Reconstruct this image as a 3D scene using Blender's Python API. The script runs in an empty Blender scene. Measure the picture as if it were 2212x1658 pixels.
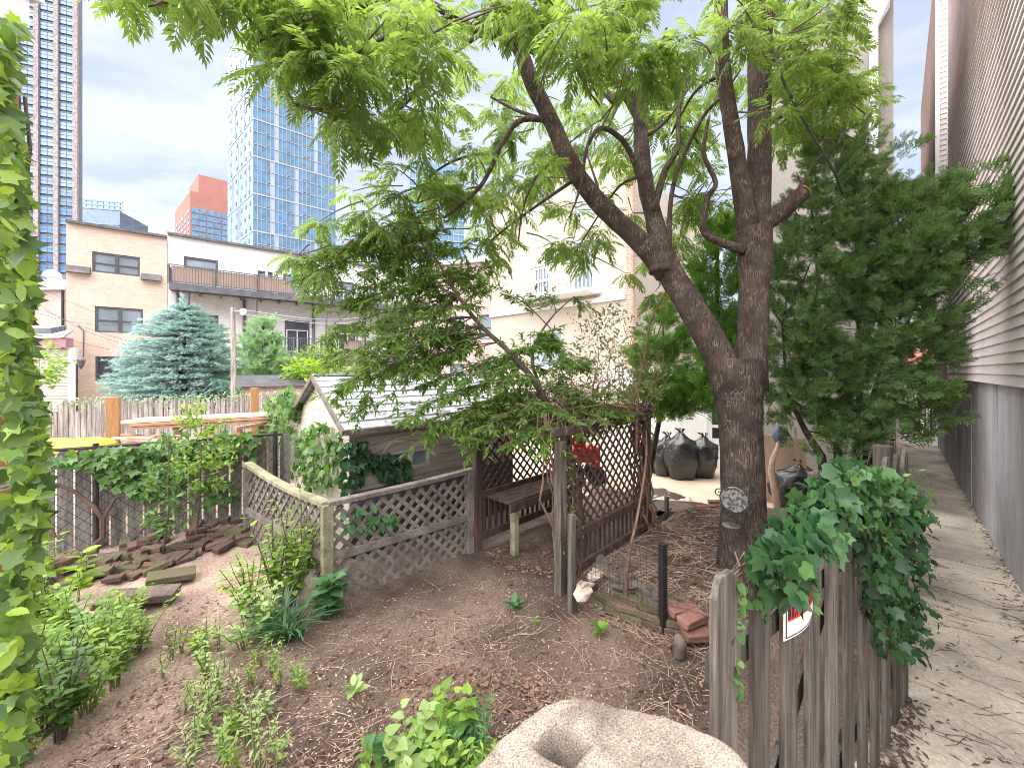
import bpy, math, random
import numpy as np
from mathutils import Vector, Matrix, noise

random.seed(11)
rng = np.random.default_rng(11)
S = bpy.context.scene
COL = S.collection
R_ = math.radians

# ------------------------------------------------------------------ camera, sky, sun, exposure
H = 2.35                       # eye height above the garden soil
F, CX, HY = 838.0, 1106.0, 800.0   # focal length, centre and horizon in 2212 px wide photo units
cam = bpy.data.cameras.new('camera')
cam.lens = 36 * F / 2212
cam.shift_y = -29 / 2212
cam.clip_start, cam.clip_end = 0.05, 3000
camo = bpy.data.objects.new('camera', cam)
camo.location = (0, 0, H)
camo.rotation_euler = (R_(90), 0, 0)
COL.objects.link(camo)
S.camera = camo

SUN_EL, SUN_AZ = R_(68), R_(-133)        # azimuth measured from +Y (view direction) towards +X
sun = bpy.data.lights.new('sun', 'SUN')
sun.energy = 1.5
sun.angle = R_(115)
sun.color = (1, .95, .88)
suno = bpy.data.objects.new('sun', sun)
sd = Vector((math.cos(SUN_EL) * math.sin(SUN_AZ), math.cos(SUN_EL) * math.cos(SUN_AZ), math.sin(SUN_EL)))
suno.rotation_euler = sd.to_track_quat('Z', 'Y').to_euler()
suno.location = (3, 3, 20)
COL.objects.link(suno)

W = bpy.data.worlds.new('World')
S.world = W
W.use_nodes = True
nt = W.node_tree
N, L = nt.nodes, nt.links
bg = N['Background']
sky = N.new('ShaderNodeTexSky')
sky.sky_type = 'NISHITA'
sky.sun_disc = False
sky.sun_elevation = SUN_EL
sky.sun_rotation = SUN_AZ
sky.dust_density = 2.0
tc = N.new('ShaderNodeTexCoord')
sx = N.new('ShaderNodeSeparateXYZ'); L.new(tc.outputs['Generated'], sx.inputs[0])
zc = N.new('ShaderNodeMath'); zc.operation = 'MAXIMUM'; zc.inputs[1].default_value = .06
L.new(sx.outputs['Z'], zc.inputs[0])
dv = N.new('ShaderNodeVectorMath'); dv.operation = 'DIVIDE'
cz = N.new('ShaderNodeCombineXYZ')
for k in range(3): L.new(zc.outputs[0], cz.inputs[k])
L.new(tc.outputs['Generated'], dv.inputs[0]); L.new(cz.outputs[0], dv.inputs[1])
mp = N.new('ShaderNodeMapping'); mp.inputs['Scale'].default_value = (.9, 1.6, .3); mp.inputs['Rotation'].default_value = (0, 0, .5)
L.new(dv.outputs[0], mp.inputs[0])
nz = N.new('ShaderNodeTexNoise'); nz.inputs['Scale'].default_value = 1.1; nz.inputs['Detail'].default_value = 6; nz.inputs['Roughness'].default_value = .55
L.new(mp.outputs[0], nz.inputs[0])
rp = N.new('ShaderNodeValToRGB')
rp.color_ramp.elements[0].position = .43; rp.color_ramp.elements[0].color = (.72, .765, .93, 1)
rp.color_ramp.elements[1].position = .59; rp.color_ramp.elements[1].color = (1.06, 1.08, 1.2, 1)
L.new(nz.outputs[0], rp.inputs[0])
mx = N.new('ShaderNodeMix'); mx.data_type = 'RGBA'; mx.inputs[0].default_value = .88
L.new(sky.outputs[0], mx.inputs[6]); L.new(rp.outputs[0], mx.inputs[7])
L.new(mx.outputs[2], bg.inputs[0])
bg.inputs[1].default_value = .1

S.view_settings.view_transform = 'Standard'
S.view_settings.look = 'None'
S.view_settings.gamma = 1
S.view_settings.exposure = 3.1
S.cycles.filter_width = 1.0
S.cycles.max_bounces = 6
S.cycles.transparent_max_bounces = 6
S.cycles.sample_clamp_indirect = 6

# ------------------------------------------------------------------ helpers
def V(px, py, Y): return Vector(((px - CX) / F * Y, Y, H - (py - HY) / F * Y))
def G(px, py, z=0.0): return V(px, py, (H - z) * F / (py - HY))
def Zat(py, Y): return H - (py - HY) / F * Y
def lin(a, b, t): return a + (b - a) * t
def on_line(px, A, B):
    """point of ground line A-B seen at photo column px"""
    k = (px - CX) / F
    dx, dy = B[0] - A[0], B[1] - A[1]
    t = (k * A[1] - A[0]) / (dx - k * dy)
    return Vector((A[0] + dx * t, A[1] + dy * t, 0))
def in_poly(x, y, P):
    c = False
    for i in range(len(P)):
        (x1, y1), (x2, y2) = P[i - 1], P[i]
        if (y1 > y) != (y2 > y) and x < (x2 - x1) * (y - y1) / (y2 - y1) + x1: c = not c
    return c
def poly_samples(P, n):
    xs, ys = [p[0] for p in P], [p[1] for p in P]
    out = []
    while len(out) < n:
        x, y = random.uniform(min(xs), max(xs)), random.uniform(min(ys), max(ys))
        if in_poly(x, y, P): out.append((x, y))
    return out

def wloc(o):
    v = Vector(o.location)
    while o.parent: o = o.parent; v += o.location
    return v
def tag(o, label=None, cat=None, group=None, kind=None):
    if label: o['label'] = label
    if cat: o['category'] = cat
    if group: o['group'] = group
    if kind: o['kind'] = kind
    return o
def thing(name, loc, label, cat, group=None):
    o = bpy.data.objects.new(name, None)
    o.empty_display_size = .1
    o.location = loc
    COL.objects.link(o)
    return tag(o, label, cat, group)
def copy_tree(o, parent=None):
    c = o.copy(); COL.objects.link(c); c.parent = parent
    for ch in list(o.children): copy_tree(ch, c)
    return c

def link_mesh(me, name, mats, parent, origin):
    for m in (mats if isinstance(mats, (list, tuple)) else [mats]): me.materials.append(m)
    o = bpy.data.objects.new(name, me)
    COL.objects.link(o)
    if parent: o.parent = parent
    else: o.location = origin
    return o

class MB:
    def __init__(s): s.v = []; s.f = []; s.m = []; s.mi = 0
    def add(s, vs, fs):
        o = len(s.v)
        s.v += [tuple(v) for v in vs]
        s.f += [tuple(i + o for i in f) for f in fs]
        s.m += [s.mi] * len(fs)
    def obox(s, c, ax, ay, az):
        """box from centre and three half-axis vectors"""
        c, ax, ay, az = Vector(c), Vector(ax), Vector(ay), Vector(az)
        vs = [c + i * ax + j * ay + k * az for k in (-1, 1) for j in (-1, 1) for i in (-1, 1)]
        s.add(vs, [(0, 2, 3, 1), (4, 5, 7, 6), (0, 1, 5, 4), (2, 6, 7, 3), (0, 4, 6, 2), (1, 3, 7, 5)])
    def box(s, c, d, rz=0):
        cs, sn = math.cos(rz), math.sin(rz)
        s.obox(c, Vector((cs, sn, 0)) * d[0] / 2, Vector((-sn, cs, 0)) * d[1] / 2, (0, 0, d[2] / 2))
    def beam(s, a, b, w, h, up=(0, 0, 1)):
        a, b = Vector(a), Vector(b)
        d = (b - a).normalized(); side = d.cross(Vector(up))
        if side.length < 1e-4: side = Vector((1, 0, 0))
        side.normalize(); u = side.cross(d)
        s.obox((a + b) / 2, (b - a) / 2, side * w / 2, u * h / 2)
    def tube(s, pts, rs, n=6, cap=True, wob=0):
        pts = [Vector(p) for p in pts]
        if not hasattr(rs, '__len__'): rs = [rs] * len(pts)
        ref = None; rings = []
        for i, p in enumerate(pts):
            d = (pts[min(i + 1, len(pts) - 1)] - pts[max(i - 1, 0)])
            if d.length < 1e-9: d = Vector((0, 0, 1))
            d.normalize()
            if ref is None: ref = d.orthogonal().normalized()
            ref = (ref - d * ref.dot(d))
            if ref.length < 1e-5: ref = d.orthogonal()
            ref.normalize(); b = d.cross(ref)
            rings.append([p + (ref * math.cos(2 * math.pi * k / n) + b * math.sin(2 * math.pi * k / n)) * rs[i] * (1 + (random.uniform(-wob, wob) if wob else 0)) for k in range(n)])
        vs = [v for r in rings for v in r]
        fs = [(i * n + k, i * n + (k + 1) % n, (i + 1) * n + (k + 1) % n, (i + 1) * n + k) for i in range(len(pts) - 1) for k in range(n)]
        if cap: fs += [tuple(range(n))[::-1], tuple((len(pts) - 1) * n + k for k in range(n))]
        s.add(vs, fs)
    def prism(s, poly, ext):
        poly = [Vector(p) for p in poly]; e = Vector(ext); n = len(poly)
        s.add(poly + [p + e for p in poly], [tuple(range(n))[::-1], tuple(range(n, 2 * n))] + [(i, (i + 1) % n, n + (i + 1) % n, n + i) for i in range(n)])
    def quad(s, a, b, c, d): s.add([a, b, c, d], [(0, 1, 2, 3)])
    def lathe(s, prof, c, n=14, ax=None):
        c = Vector(c); ax = Vector(ax or (0, 0, 1)).normalized(); u = ax.orthogonal().normalized(); w = ax.cross(u)
        vs = [c + ax * z + (u * math.cos(2 * math.pi * k / n) + w * math.sin(2 * math.pi * k / n)) * r for r, z in prof for k in range(n)]
        m = len(prof)
        fs = [(i * n + k, i * n + (k + 1) % n, (i + 1) * n + (k + 1) % n, (i + 1) * n + k) for i in range(m - 1) for k in range(n)]
        fs += [tuple(range(n))[::-1], tuple((m - 1) * n + k for k in range(n))]
        s.add(vs, fs)
    def build(s, name, mat, parent=None, smooth=False, bevel=0, org=None):
        v = np.array(s.v, float)
        if parent is not None: o = np.array(wloc(parent))
        elif org is not None: o = np.array(org, float)
        else:
            o = (v.min(0) + v.max(0)) / 2; o[2] = v[:, 2].min()
        me = bpy.data.meshes.new(name)
        me.from_pydata((v - o).tolist(), [], s.f)
        if any(s.m): me.polygons.foreach_set('material_index', s.m)
        if smooth: me.polygons.foreach_set('use_smooth', [True] * len(s.f))
        me.update()
        ob = link_mesh(me, name, mat, parent, tuple(o))
        if bevel:
            b = ob.modifiers.new('bevel', 'BEVEL'); b.width = bevel; b.segments = 2; b.limit_method = 'ANGLE'
        return ob

class QM:
    """quads gathered from numpy arrays: leaves by the thousand in one part"""
    def __init__(s): s.v = []; s.f = []; s.n = 0
    def put(s, T, P, Rm, sc):
        tv, tf = T
        P = np.asarray(P, float); n = len(P)
        if n == 0: return
        sc = np.asarray(sc, float).reshape(n, 1, 1)
        vs = np.einsum('nij,kj->nki', Rm, tv) * sc + P[:, None, :]
        fs = tf[None] + (np.arange(n) * len(tv))[:, None, None] + s.n
        s.v.append(vs.reshape(-1, 3)); s.f.append(fs.reshape(-1, 4)); s.n += n * len(tv)
    def build(s, name, mat, parent=None, org=None, smooth=True):
        v = np.concatenate(s.v); f = np.concatenate(s.f)
        if parent is not None: o = np.array(wloc(parent))
        elif org is not None: o = np.array(org, float)
        else:
            o = (v.min(0) + v.max(0)) / 2; o[2] = v[:, 2].min()
        me = bpy.data.meshes.new(name)
        me.vertices.add(len(v)); me.vertices.foreach_set('co', (v - o).ravel())
        me.loops.add(f.size); me.loops.foreach_set('vertex_index', f.ravel().astype(np.int32))
        me.polygons.add(len(f)); me.polygons.foreach_set('loop_start', np.arange(0, f.size, 4, dtype=np.int32))
        if smooth: me.polygons.foreach_set('use_smooth', np.ones(len(f), bool))
        me.update(calc_edges=True); me.validate()
        return link_mesh(me, name, mat, parent, tuple(o))

def nrm(a): return a / np.maximum(np.linalg.norm(a, axis=-1, keepdims=True), 1e-9)
def frames(D, Nn):
    D = nrm(np.asarray(D, float)); Nn = np.asarray(Nn, float)
    X = nrm(np.cross(D, Nn)); Z = np.cross(X, D)
    return np.stack([X, D, Z], -1)
def rnd(n, s=1.0): return rng.normal(0, s, (n, 3))

# leaf templates: axis +Y, upper face +Z, length 1
def t_leaf(w=.4, fold=.06, curl=.08, at=.45):
    v = np.array([(0, 0, 0), (w / 2, at, fold), (0, 1, -curl), (-w / 2, at, fold), (0, at + .05, 0)], float)
    return v, np.array([(0, 1, 2, 4), (0, 4, 2, 3)])
def t_fan(outline, c=(0, .4, -.03)):
    v = [c] + [(x, y, z) for x, y, z in outline]; n = len(outline)
    f = [(0, 1 + i, 1 + (i + 1) % n, 1 + (i + 2) % n) for i in range(0, n, 2)]
    return np.array(v, float), np.array(f)
T_IVY = t_fan([(0, .02, 0), (.24, -.1, .04), (.44, .04, .02), (.47, .3, .05), (.56, .62, -.07), (.27, .62, .04), (0, 1.05, -.18), (-.27, .62, .04), (-.56, .62, -.07), (-.47, .3, .05), (-.44, .04, .02), (-.24, -.1, .04)], (0, .36, -.05))
T_HEART = t_fan([(0, .05, 0), (.2, -.04, .05), (.38, .1, .05), (.4, .35, .03), (.25, .65, .0), (.08, .88, -.05), (0, 1.02, -.12), (-.08, .88, -.05), (-.25, .65, 0), (-.4, .35, .03), (-.38, .1, .05), (-.2, -.04, .05)])
T_OVAL = t_fan([(0, 0, 0), (.16, .12, .03), (.25, .38, .04), (.2, .7, .01), (0, 1, -.1), (-.2, .7, .01), (-.25, .38, .04), (-.16, .12, .03)], (0, .45, -.01))
T_LEAF, T_LANCE = t_leaf(.45), t_leaf(.27, .04, .12)
def t_pinnate(pairs=8, droop=.28, seed=0):
    r = random.Random(seed); vs, fs = [], []
    def P(t): return Vector((0, t * (1 - .12 * t * t), -droop * t * t))
    for i in range(5):
        a, b = P(i / 5), P((i + 1) / 5); o = len(vs); w = .007
        vs += [(-w, a.y, a.z), (w, a.y, a.z), (w * .8, b.y, b.z), (-w * .8, b.y, b.z)]; fs.append((o, o + 1, o + 2, o + 3))
    def leaflet(p, d, ln):
        up = Vector((0, .1, 1)); s_ = d.cross(up).normalized(); w = ln * .17; o = len(vs)
        m = p + d * ln * .42; tip = p + d * ln + Vector((0, 0, -ln * .22))
        vs.extend([tuple(p), tuple(m + s_ * w + Vector((0, 0, ln * .05))), tuple(tip), tuple(m - s_ * w + Vector((0, 0, ln * .05))), tuple(m + d * .03)])
        fs.extend([(o, o + 1, o + 2, o + 4), (o, o + 4, o + 2, o + 3)])
    for i in range(pairs):
        t = .16 + .8 * i / (pairs - 1)
        ln = (.3 - .1 * abs(t - .45)) * (1 if t < .9 else .75)
        for sg in (-1, 1):
            ang = R_(62 - 26 * t + r.uniform(-8, 8))
            d = Vector((sg * math.sin(ang), math.cos(ang), r.uniform(-.35, .0) - .25 * t)).normalized()
            leaflet(P(t), d, ln * r.uniform(.85, 1.12))
    leaflet(P(1), Vector((0, 1, -.5)).normalized(), .2)
    return np.array(vs, float), np.array(fs)
T_PIN = [t_pinnate(8, .22, 1), t_pinnate(9, .4, 2), t_pinnate(7, .3, 3), t_pinnate(9, .5, 4)]
def t_strap(w=.05, arch=.5):
    vs, fs = [], []
    for i in range(6):
        t = i / 5; y = t * (1 - arch * .45 * t); z = -arch * t * t * .9; ww = w * (1 - t ** 2.5) + .004
        vs += [(-ww / 2, y, z), (ww / 2, y, z)]
        if i: o = 2 * i; fs.append((o - 2, o - 1, o + 1, o))
    return np.array(vs, float), np.array(fs)
def t_spray(seed=0, n=9):
    """flat scale-leaf spray of a cypress"""
    r = random.Random(seed); vs, fs = [], []
    def blade(p, d, ln, w):
        s_ = d.cross(Vector((0, 0, 1))).normalized(); o = len(vs); q = p + d * ln * .5; e = p + d * ln
        z = Vector((0, 0, r.uniform(-.03, .03)))
        vs.extend([tuple(p - s_ * w * .6), tuple(p + s_ * w * .6), tuple(q + s_ * w + z), tuple(q - s_ * w + z), tuple(e + s_ * w * .3), tuple(e - s_ * w * .3)])
        fs.extend([(o, o + 1, o + 2, o + 3), (o + 3, o + 2, o + 4, o + 5)])
    blade(Vector((0, 0, 0)), Vector((0, 1, 0)), 1, .035)
    for i in range(n):
        t = .08 + .8 * i / n; sg = 1 if i % 2 else -1; a = R_(r.uniform(28, 48)) * sg
        d = Vector((math.sin(a), math.cos(a), r.uniform(-.12, .12))).normalized(); ln = (.55 - .35 * t) * r.uniform(.8, 1.2)
        p = Vector((0, t, 0)); blade(p, d, ln, .03)
        for k in (.35, .7):
            a2 = a + R_(r.choice((-30, 30))); d2 = Vector((math.sin(a2), math.cos(a2), r.uniform(-.1, .1))).normalized()
            blade(p + d * ln * k, d2, ln * .45, .026)
    return np.array(vs, float), np.array(fs)
T_SPRAY = [t_spray(k) for k in range(3)]
def t_brush(n=26, seed=0):
    """spruce twig with needles all round"""
    r = random.Random(seed); vs, fs = [], []
    def q(p, d, w):
        s_ = d.orthogonal().normalized() * w; o = len(vs)
        vs.extend([tuple(p - s_), tuple(p + s_), tuple(p + d + s_ * .4), tuple(p + d - s_ * .4)]); fs.append((o, o + 1, o + 2, o + 3))
    q(Vector((0, 0, 0)), Vector((0, 1, 0)), .02)
    for i in range(n):
        a = r.uniform(0, 6.28); d = Vector((math.cos(a) * .7, .75, math.sin(a) * .7)).normalized() * r.uniform(.2, .3)
        q(Vector((0, i / n, 0)), d, .022)
    return np.array(vs, float), np.array(fs)
T_BRUSH = [t_brush(26, k) for k in range(2)]
# ------------------------------------------------------------------ materials
def mat(name, c1, c2=None, scale=4, rough=.8, bump=.0, bscale=30, stretch=(1, 1, 1), metal=0, spec=.3, lo=.4, hi=.62, detail=6, dist=0, fine=.12, bdist=.01, orand=0):
    m = bpy.data.materials.new(name); m.use_nodes = True
    t = m.node_tree; n, l = t.nodes, t.links; p = n['Principled BSDF']
    p.inputs['Roughness'].default_value = rough; p.inputs['Metallic'].default_value = metal; p.inputs['Specular IOR Level'].default_value = spec
    tcn = n.new('ShaderNodeTexCoord'); mpn = n.new('ShaderNodeMapping'); mpn.inputs['Scale'].default_value = stretch
    l.new(tcn.outputs['Object'], mpn.inputs[0])
    c2 = c2 or tuple(x * .8 for x in c1)
    a = n.new('ShaderNodeTexNoise'); a.inputs['Scale'].default_value = scale; a.inputs['Detail'].default_value = detail; a.inputs['Distortion'].default_value = dist
    l.new(mpn.outputs[0], a.inputs[0])
    r = n.new('ShaderNodeValToRGB'); e = r.color_ramp.elements
    e[0].position, e[1].position = lo, hi; e[0].color = (*c1, 1); e[1].color = (*c2, 1)
    l.new(a.outputs[0], r.inputs[0])
    b = n.new('ShaderNodeTexNoise'); b.inputs['Scale'].default_value = bscale; b.inputs['Detail'].default_value = 5; b.inputs['Roughness'].default_value = .65
    l.new(mpn.outputs[0], b.inputs[0])
    mr = n.new('ShaderNodeMapRange'); mr.inputs[1].default_value = .25; mr.inputs[2].default_value = .75; mr.inputs[3].default_value = 1 - 2 * fine; mr.inputs[4].default_value = 1 + 2 * fine
    l.new(b.outputs[0], mr.inputs[0])
    mu = n.new('ShaderNodeMix'); mu.data_type = 'RGBA'; mu.blend_type = 'MULTIPLY'; mu.inputs[0].default_value = 1
    l.new(r.outputs[0], mu.inputs[6]); l.new(mr.outputs[0], mu.inputs[7])
    if orand:
        oi = n.new('ShaderNodeObjectInfo'); m2 = n.new('ShaderNodeMapRange'); m2.inputs[3].default_value = 1 - orand; m2.inputs[4].default_value = 1 + orand * .7
        l.new(oi.outputs['Random'], m2.inputs[0]); mz = n.new('ShaderNodeMix'); mz.data_type = 'RGBA'; mz.blend_type = 'MULTIPLY'; mz.inputs[0].default_value = 1
        l.new(mu.outputs[2], mz.inputs[6]); l.new(m2.outputs[0], mz.inputs[7]); mu = mz
    l.new(mu.outputs[2], p.inputs['Base Color'])
    if bump:
        bn = n.new('ShaderNodeBump'); bn.inputs['Strength'].default_value = bump; bn.inputs['Distance'].default_value = bdist
        l.new(b.outputs[0], bn.inputs['Height']); l.new(bn.outputs[0], p.inputs['Normal'])
    m['mix'] = mu.name
    return m

def leafmat(name, cols, transl=.4, rough=.45, spec=.35):
    m = bpy.data.materials.new(name); m.use_nodes = True
    t = m.node_tree; n, l = t.nodes, t.links; p = n['Principled BSDF']; out = n['Material Output']
    p.inputs['Roughness'].default_value = rough; p.inputs['Specular IOR Level'].default_value = spec
    g = n.new('ShaderNodeNewGeometry'); r = n.new('ShaderNodeValToRGB')
    e = r.color_ramp.elements; e[0].color = (*cols[0], 1); e[0].position = 0; e[1].color = (*cols[-1], 1); e[1].position = 1
    for i, c in enumerate(cols[1:-1]): e.new((i + 1) / (len(cols) - 1)).color = (*c, 1)
    l.new(g.outputs['Random Per Island'], r.inputs[0]); l.new(r.outputs[0], p.inputs['Base Color'])
    tr = n.new('ShaderNodeBsdfTranslucent')
    br = n.new('ShaderNodeMix'); br.data_type = 'RGBA'; br.blend_type = 'MULTIPLY'; br.inputs[0].default_value = 1; br.inputs[7].default_value = (1.5, 1.42, .85, 1)
    l.new(r.outputs[0], br.inputs[6]); l.new(br.outputs[2], tr.inputs[0])
    ms = n.new('ShaderNodeMixShader'); ms.inputs[0].default_value = transl
    l.new(p.outputs[0], ms.inputs[1]); l.new(tr.outputs[0], ms.inputs[2]); l.new(ms.outputs[0], out.inputs[0])
    return m

def brickmat(name, c1, c2, mortar, bw=.21, bh=.068, ms=.008, bump=.4, rot=(0, 0, 0)):
    """courses on a vertical wall whose object X axis runs along the wall"""
    m = mat(name, c1, c2, 1.5, .9, 0); t = m.node_tree; n, l = t.nodes, t.links; p = n['Principled BSDF']
    tcn = n.new('ShaderNodeTexCoord'); mpn = n.new('ShaderNodeMapping'); mpn.inputs['Rotation'].default_value = rot
    l.new(tcn.outputs['Object'], mpn.inputs[0])
    sp = n.new('ShaderNodeSeparateXYZ'); cb = n.new('ShaderNodeCombineXYZ')
    l.new(mpn.outputs[0], sp.inputs[0]); l.new(sp.outputs['X'], cb.inputs['X']); l.new(sp.outputs['Z'], cb.inputs['Y'])
    b = n.new('ShaderNodeTexBrick'); b.inputs['Scale'].default_value = 1; b.inputs['Brick Width'].default_value = bw; b.inputs['Row Height'].default_value = bh; b.inputs['Mortar Size'].default_value = ms; b.inputs['Mortar Smooth'].default_value = .3
    b.inputs['Color1'].default_value = (1, 1, 1, 1); b.inputs['Color2'].default_value = (.86, .86, .86, 1); b.inputs['Mortar'].default_value = (*[mortar[i] / max(c1[i], .01) for i in range(3)], 1)
    l.new(cb.outputs[0], b.inputs[0])
    mu = n.new('ShaderNodeMix'); mu.data_type = 'RGBA'; mu.blend_type = 'MULTIPLY'; mu.inputs[0].default_value = 1
    l.new(n[m['mix']].outputs[2], mu.inputs[6]); l.new(b.outputs['Color'], mu.inputs[7]); l.new(mu.outputs[2], p.inputs['Base Color'])
    bn = n.new('ShaderNodeBump'); bn.inputs['Strength'].default_value = bump; bn.inputs['Distance'].default_value = .01; bn.invert = True
    l.new(b.outputs['Fac'], bn.inputs['Height']); l.new(bn.outputs[0], p.inputs['Normal'])
    return m

def barkmat(name, dark, mid, pale, sc=26):
    m = mat(name, dark, mid, 5, .9, 0); t = m.node_tree; n, l = t.nodes, t.links; p = n['Principled BSDF']
    tcn = n.new('ShaderNodeTexCoord'); mpn = n.new('ShaderNodeMapping'); mpn.inputs['Scale'].default_value = (1, 1, .13)
    l.new(tcn.outputs['Object'], mpn.inputs[0])
    nz_ = n.new('ShaderNodeTexNoise'); nz_.inputs['Scale'].default_value = 9; nz_.inputs['Detail'].default_value = 4; l.new(mpn.outputs[0], nz_.inputs[0])
    ad = n.new('ShaderNodeVectorMath'); ad.operation = 'MULTIPLY_ADD'; ad.inputs[1].default_value = (.09, .09, .09)
    l.new(nz_.outputs['Color'], ad.inputs[0]); l.new(mpn.outputs[0], ad.inputs[2])
    vo = n.new('ShaderNodeTexVoronoi'); vo.feature = 'DISTANCE_TO_EDGE'; vo.inputs['Scale'].default_value = sc; l.new(ad.outputs[0], vo.inputs[0])
    r = n.new('ShaderNodeValToRGB'); r.color_ramp.elements[0].position = .015; r.color_ramp.elements[0].color = (1, 1, 1, 1); r.color_ramp.elements[1].position = .075; r.color_ramp.elements[1].color = (0, 0, 0, 1)
    l.new(vo.outputs['Distance'], r.inputs[0])
    mk_ = n.new('ShaderNodeTexNoise'); mk_.inputs['Scale'].default_value = 7; mr = n.new('ShaderNodeMapRange'); mr.inputs[1].default_value = .4; mr.inputs[2].default_value = .62
    l.new(tcn.outputs['Object'], mk_.inputs[0]); l.new(mk_.outputs[0], mr.inputs[0])
    mm = n.new('ShaderNodeMath'); mm.operation = 'MULTIPLY'; l.new(r.outputs[0], mm.inputs[0]); l.new(mr.outputs[0], mm.inputs[1])
    mu = n.new('ShaderNodeMix'); mu.data_type = 'RGBA'; mu.inputs[7].default_value = (*pale, 1)
    l.new(mm.outputs[0], mu.inputs[0]); l.new(n[m['mix']].outputs[2], mu.inputs[6]); l.new(mu.outputs[2], p.inputs['Base Color'])
    bn = n.new('ShaderNodeBump'); bn.inputs['Strength'].default_value = .9; bn.inputs['Distance'].default_value = .02
    l.new(vo.outputs['Distance'], bn.inputs['Height']); l.new(bn.outputs[0], p.inputs['Normal'])
    return m

def glassmat(name, c, rough=.05, spec=.8):
    return mat(name, c, tuple(x * .7 for x in c), .6, rough, 0, spec=spec, fine=.03, orand=.28)

M = {}
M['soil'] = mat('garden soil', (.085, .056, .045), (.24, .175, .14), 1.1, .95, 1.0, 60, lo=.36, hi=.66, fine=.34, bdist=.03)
def _paler_left():
    # soil paler over the left half of the bed, darker towards the middle
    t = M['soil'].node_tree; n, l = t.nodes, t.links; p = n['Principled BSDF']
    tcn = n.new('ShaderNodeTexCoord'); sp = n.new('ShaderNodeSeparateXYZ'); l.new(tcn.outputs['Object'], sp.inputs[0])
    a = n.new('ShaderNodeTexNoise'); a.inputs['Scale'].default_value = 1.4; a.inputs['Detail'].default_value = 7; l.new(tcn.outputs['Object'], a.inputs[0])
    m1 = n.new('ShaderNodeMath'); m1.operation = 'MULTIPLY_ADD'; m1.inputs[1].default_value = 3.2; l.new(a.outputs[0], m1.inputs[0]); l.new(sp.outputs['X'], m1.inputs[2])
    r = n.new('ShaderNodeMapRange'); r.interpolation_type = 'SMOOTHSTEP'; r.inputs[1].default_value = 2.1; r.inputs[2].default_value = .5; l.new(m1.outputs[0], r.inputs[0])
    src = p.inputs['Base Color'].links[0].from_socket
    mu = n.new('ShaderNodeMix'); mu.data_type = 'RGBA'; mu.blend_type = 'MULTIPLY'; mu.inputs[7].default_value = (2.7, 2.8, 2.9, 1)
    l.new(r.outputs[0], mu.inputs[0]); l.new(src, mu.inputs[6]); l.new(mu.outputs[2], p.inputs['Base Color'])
_paler_left()
M['earth'] = mat('bare earth', (.2, .16, .125), (.3, .25, .2), .7, .95, .4, 20)
M['sand'] = mat('courtyard sand concrete', (.56, .47, .36), (.47, .38, .29), 1.2, .9, .25, 30, fine=.1)
M['walk'] = mat('stained concrete walk', (.58, .51, .42), (.3, .26, .225), 1.6, .9, .3, 45, lo=.36, hi=.7, fine=.16, dist=.6)
M['concrete'] = mat('streaked concrete', (.6, .6, .64), (.36, .335, .35), 1.1, .85, .2, 14, stretch=(1, 1, .22), fine=.1, lo=.35, hi=.65)
M['siding'] = mat('beige vinyl siding', (.78, .71, .7), (.62, .55, .535), .9, .55, .08, 60, stretch=(1.2, 1.2, .25), fine=.06, lo=.4, hi=.72)
M['sidingpink'] = mat('pinkish vinyl siding', (.56, .47, .46), (.5, .42, .41), .8, .55, 0)
M['redtint'] = mat('red tinted siding', (.48, .13, .11), (.55, .2, .17), 1, .6, 0)
M['trimwhite'] = mat('white trim paint', (.78, .78, .8), (.7, .7, .74), 2, .5, .05)
M['tan'] = brickmat('tan painted brick', (.74, .575, .485), (.69, .535, .45), (.62, .48, .4), .3, .1, .012, .15)
M['whitebrick'] = brickmat('white painted brick', (.86, .84, .83), (.8, .78, .77), (.66, .63, .62), .3, .1, .012, .15)
M['cream'] = mat('cream stucco', (.47, .42, .365), (.41, .365, .31), .7, .9, .15, 40, fine=.06)
M['redbrick'] = brickmat('red brick', (.5, .27, .19), (.42, .22, .16), (.6, .53, .47), .22, .075, .012, .3)
M['greystucco'] = mat('grey beige stucco', (.34, .315, .29), (.28, .26, .24), .8, .9, .25, 25, fine=.08)
M['pinkwall'] = mat('pink stucco', (.52, .385, .37), (.47, .345, .33), 1, .9, .1)
M['whitewall'] = mat('white painted wall', (.86, .85, .83), (.8, .79, .77), 1, .8, .1)
M['roofedge'] = mat('dark roof coping', (.11, .1, .1), (.16, .15, .15), 2, .7)
M['frame'] = mat('dark window frame', (.085, .085, .095), (.12, .12, .13), 3, .5)
M['metal'] = mat('dark grey steel', (.12, .12, .14), (.16, .16, .18), 3, .5, metal=.2)
M['glass'] = glassmat('window glass', (.3, .35, .41))
M['glassdark'] = glassmat('dark window glass', (.06, .07, .09))
M['bluegl'] = glassmat('blue tower glass', (.15, .3, .6), .12, .9)
M['tealgl'] = glassmat('teal tower glass', (.14, .28, .43), .1, .9)
M['granpier'] = mat('speckled granite pier', (.46, .39, .37), (.28, .235, .235), 1.6, .8, 0, 6, fine=.3)
M['spandrel'] = mat('dark spandrel', (.17, .18, .22), (.22, .23, .27), 1, .5)
M['redtower'] = mat('salmon red cladding', (.44, .2, .17), (.4, .18, .155), .3, .8)
M['paleclad'] = mat('pale aluminium cladding', (.29, .42, .53), (.25, .38, .49), .3, .4)
M['greyclad'] = mat('grey panel cladding', (.36, .4, .47), (.4, .44, .5), .3, .5)
M['wood'] = mat('weathered grey wood', (.13, .108, .092), (.06, .052, .045), 9, .85, .8, 26, stretch=(2.6, 2.6, .16), fine=.3, orand=.25)
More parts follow.
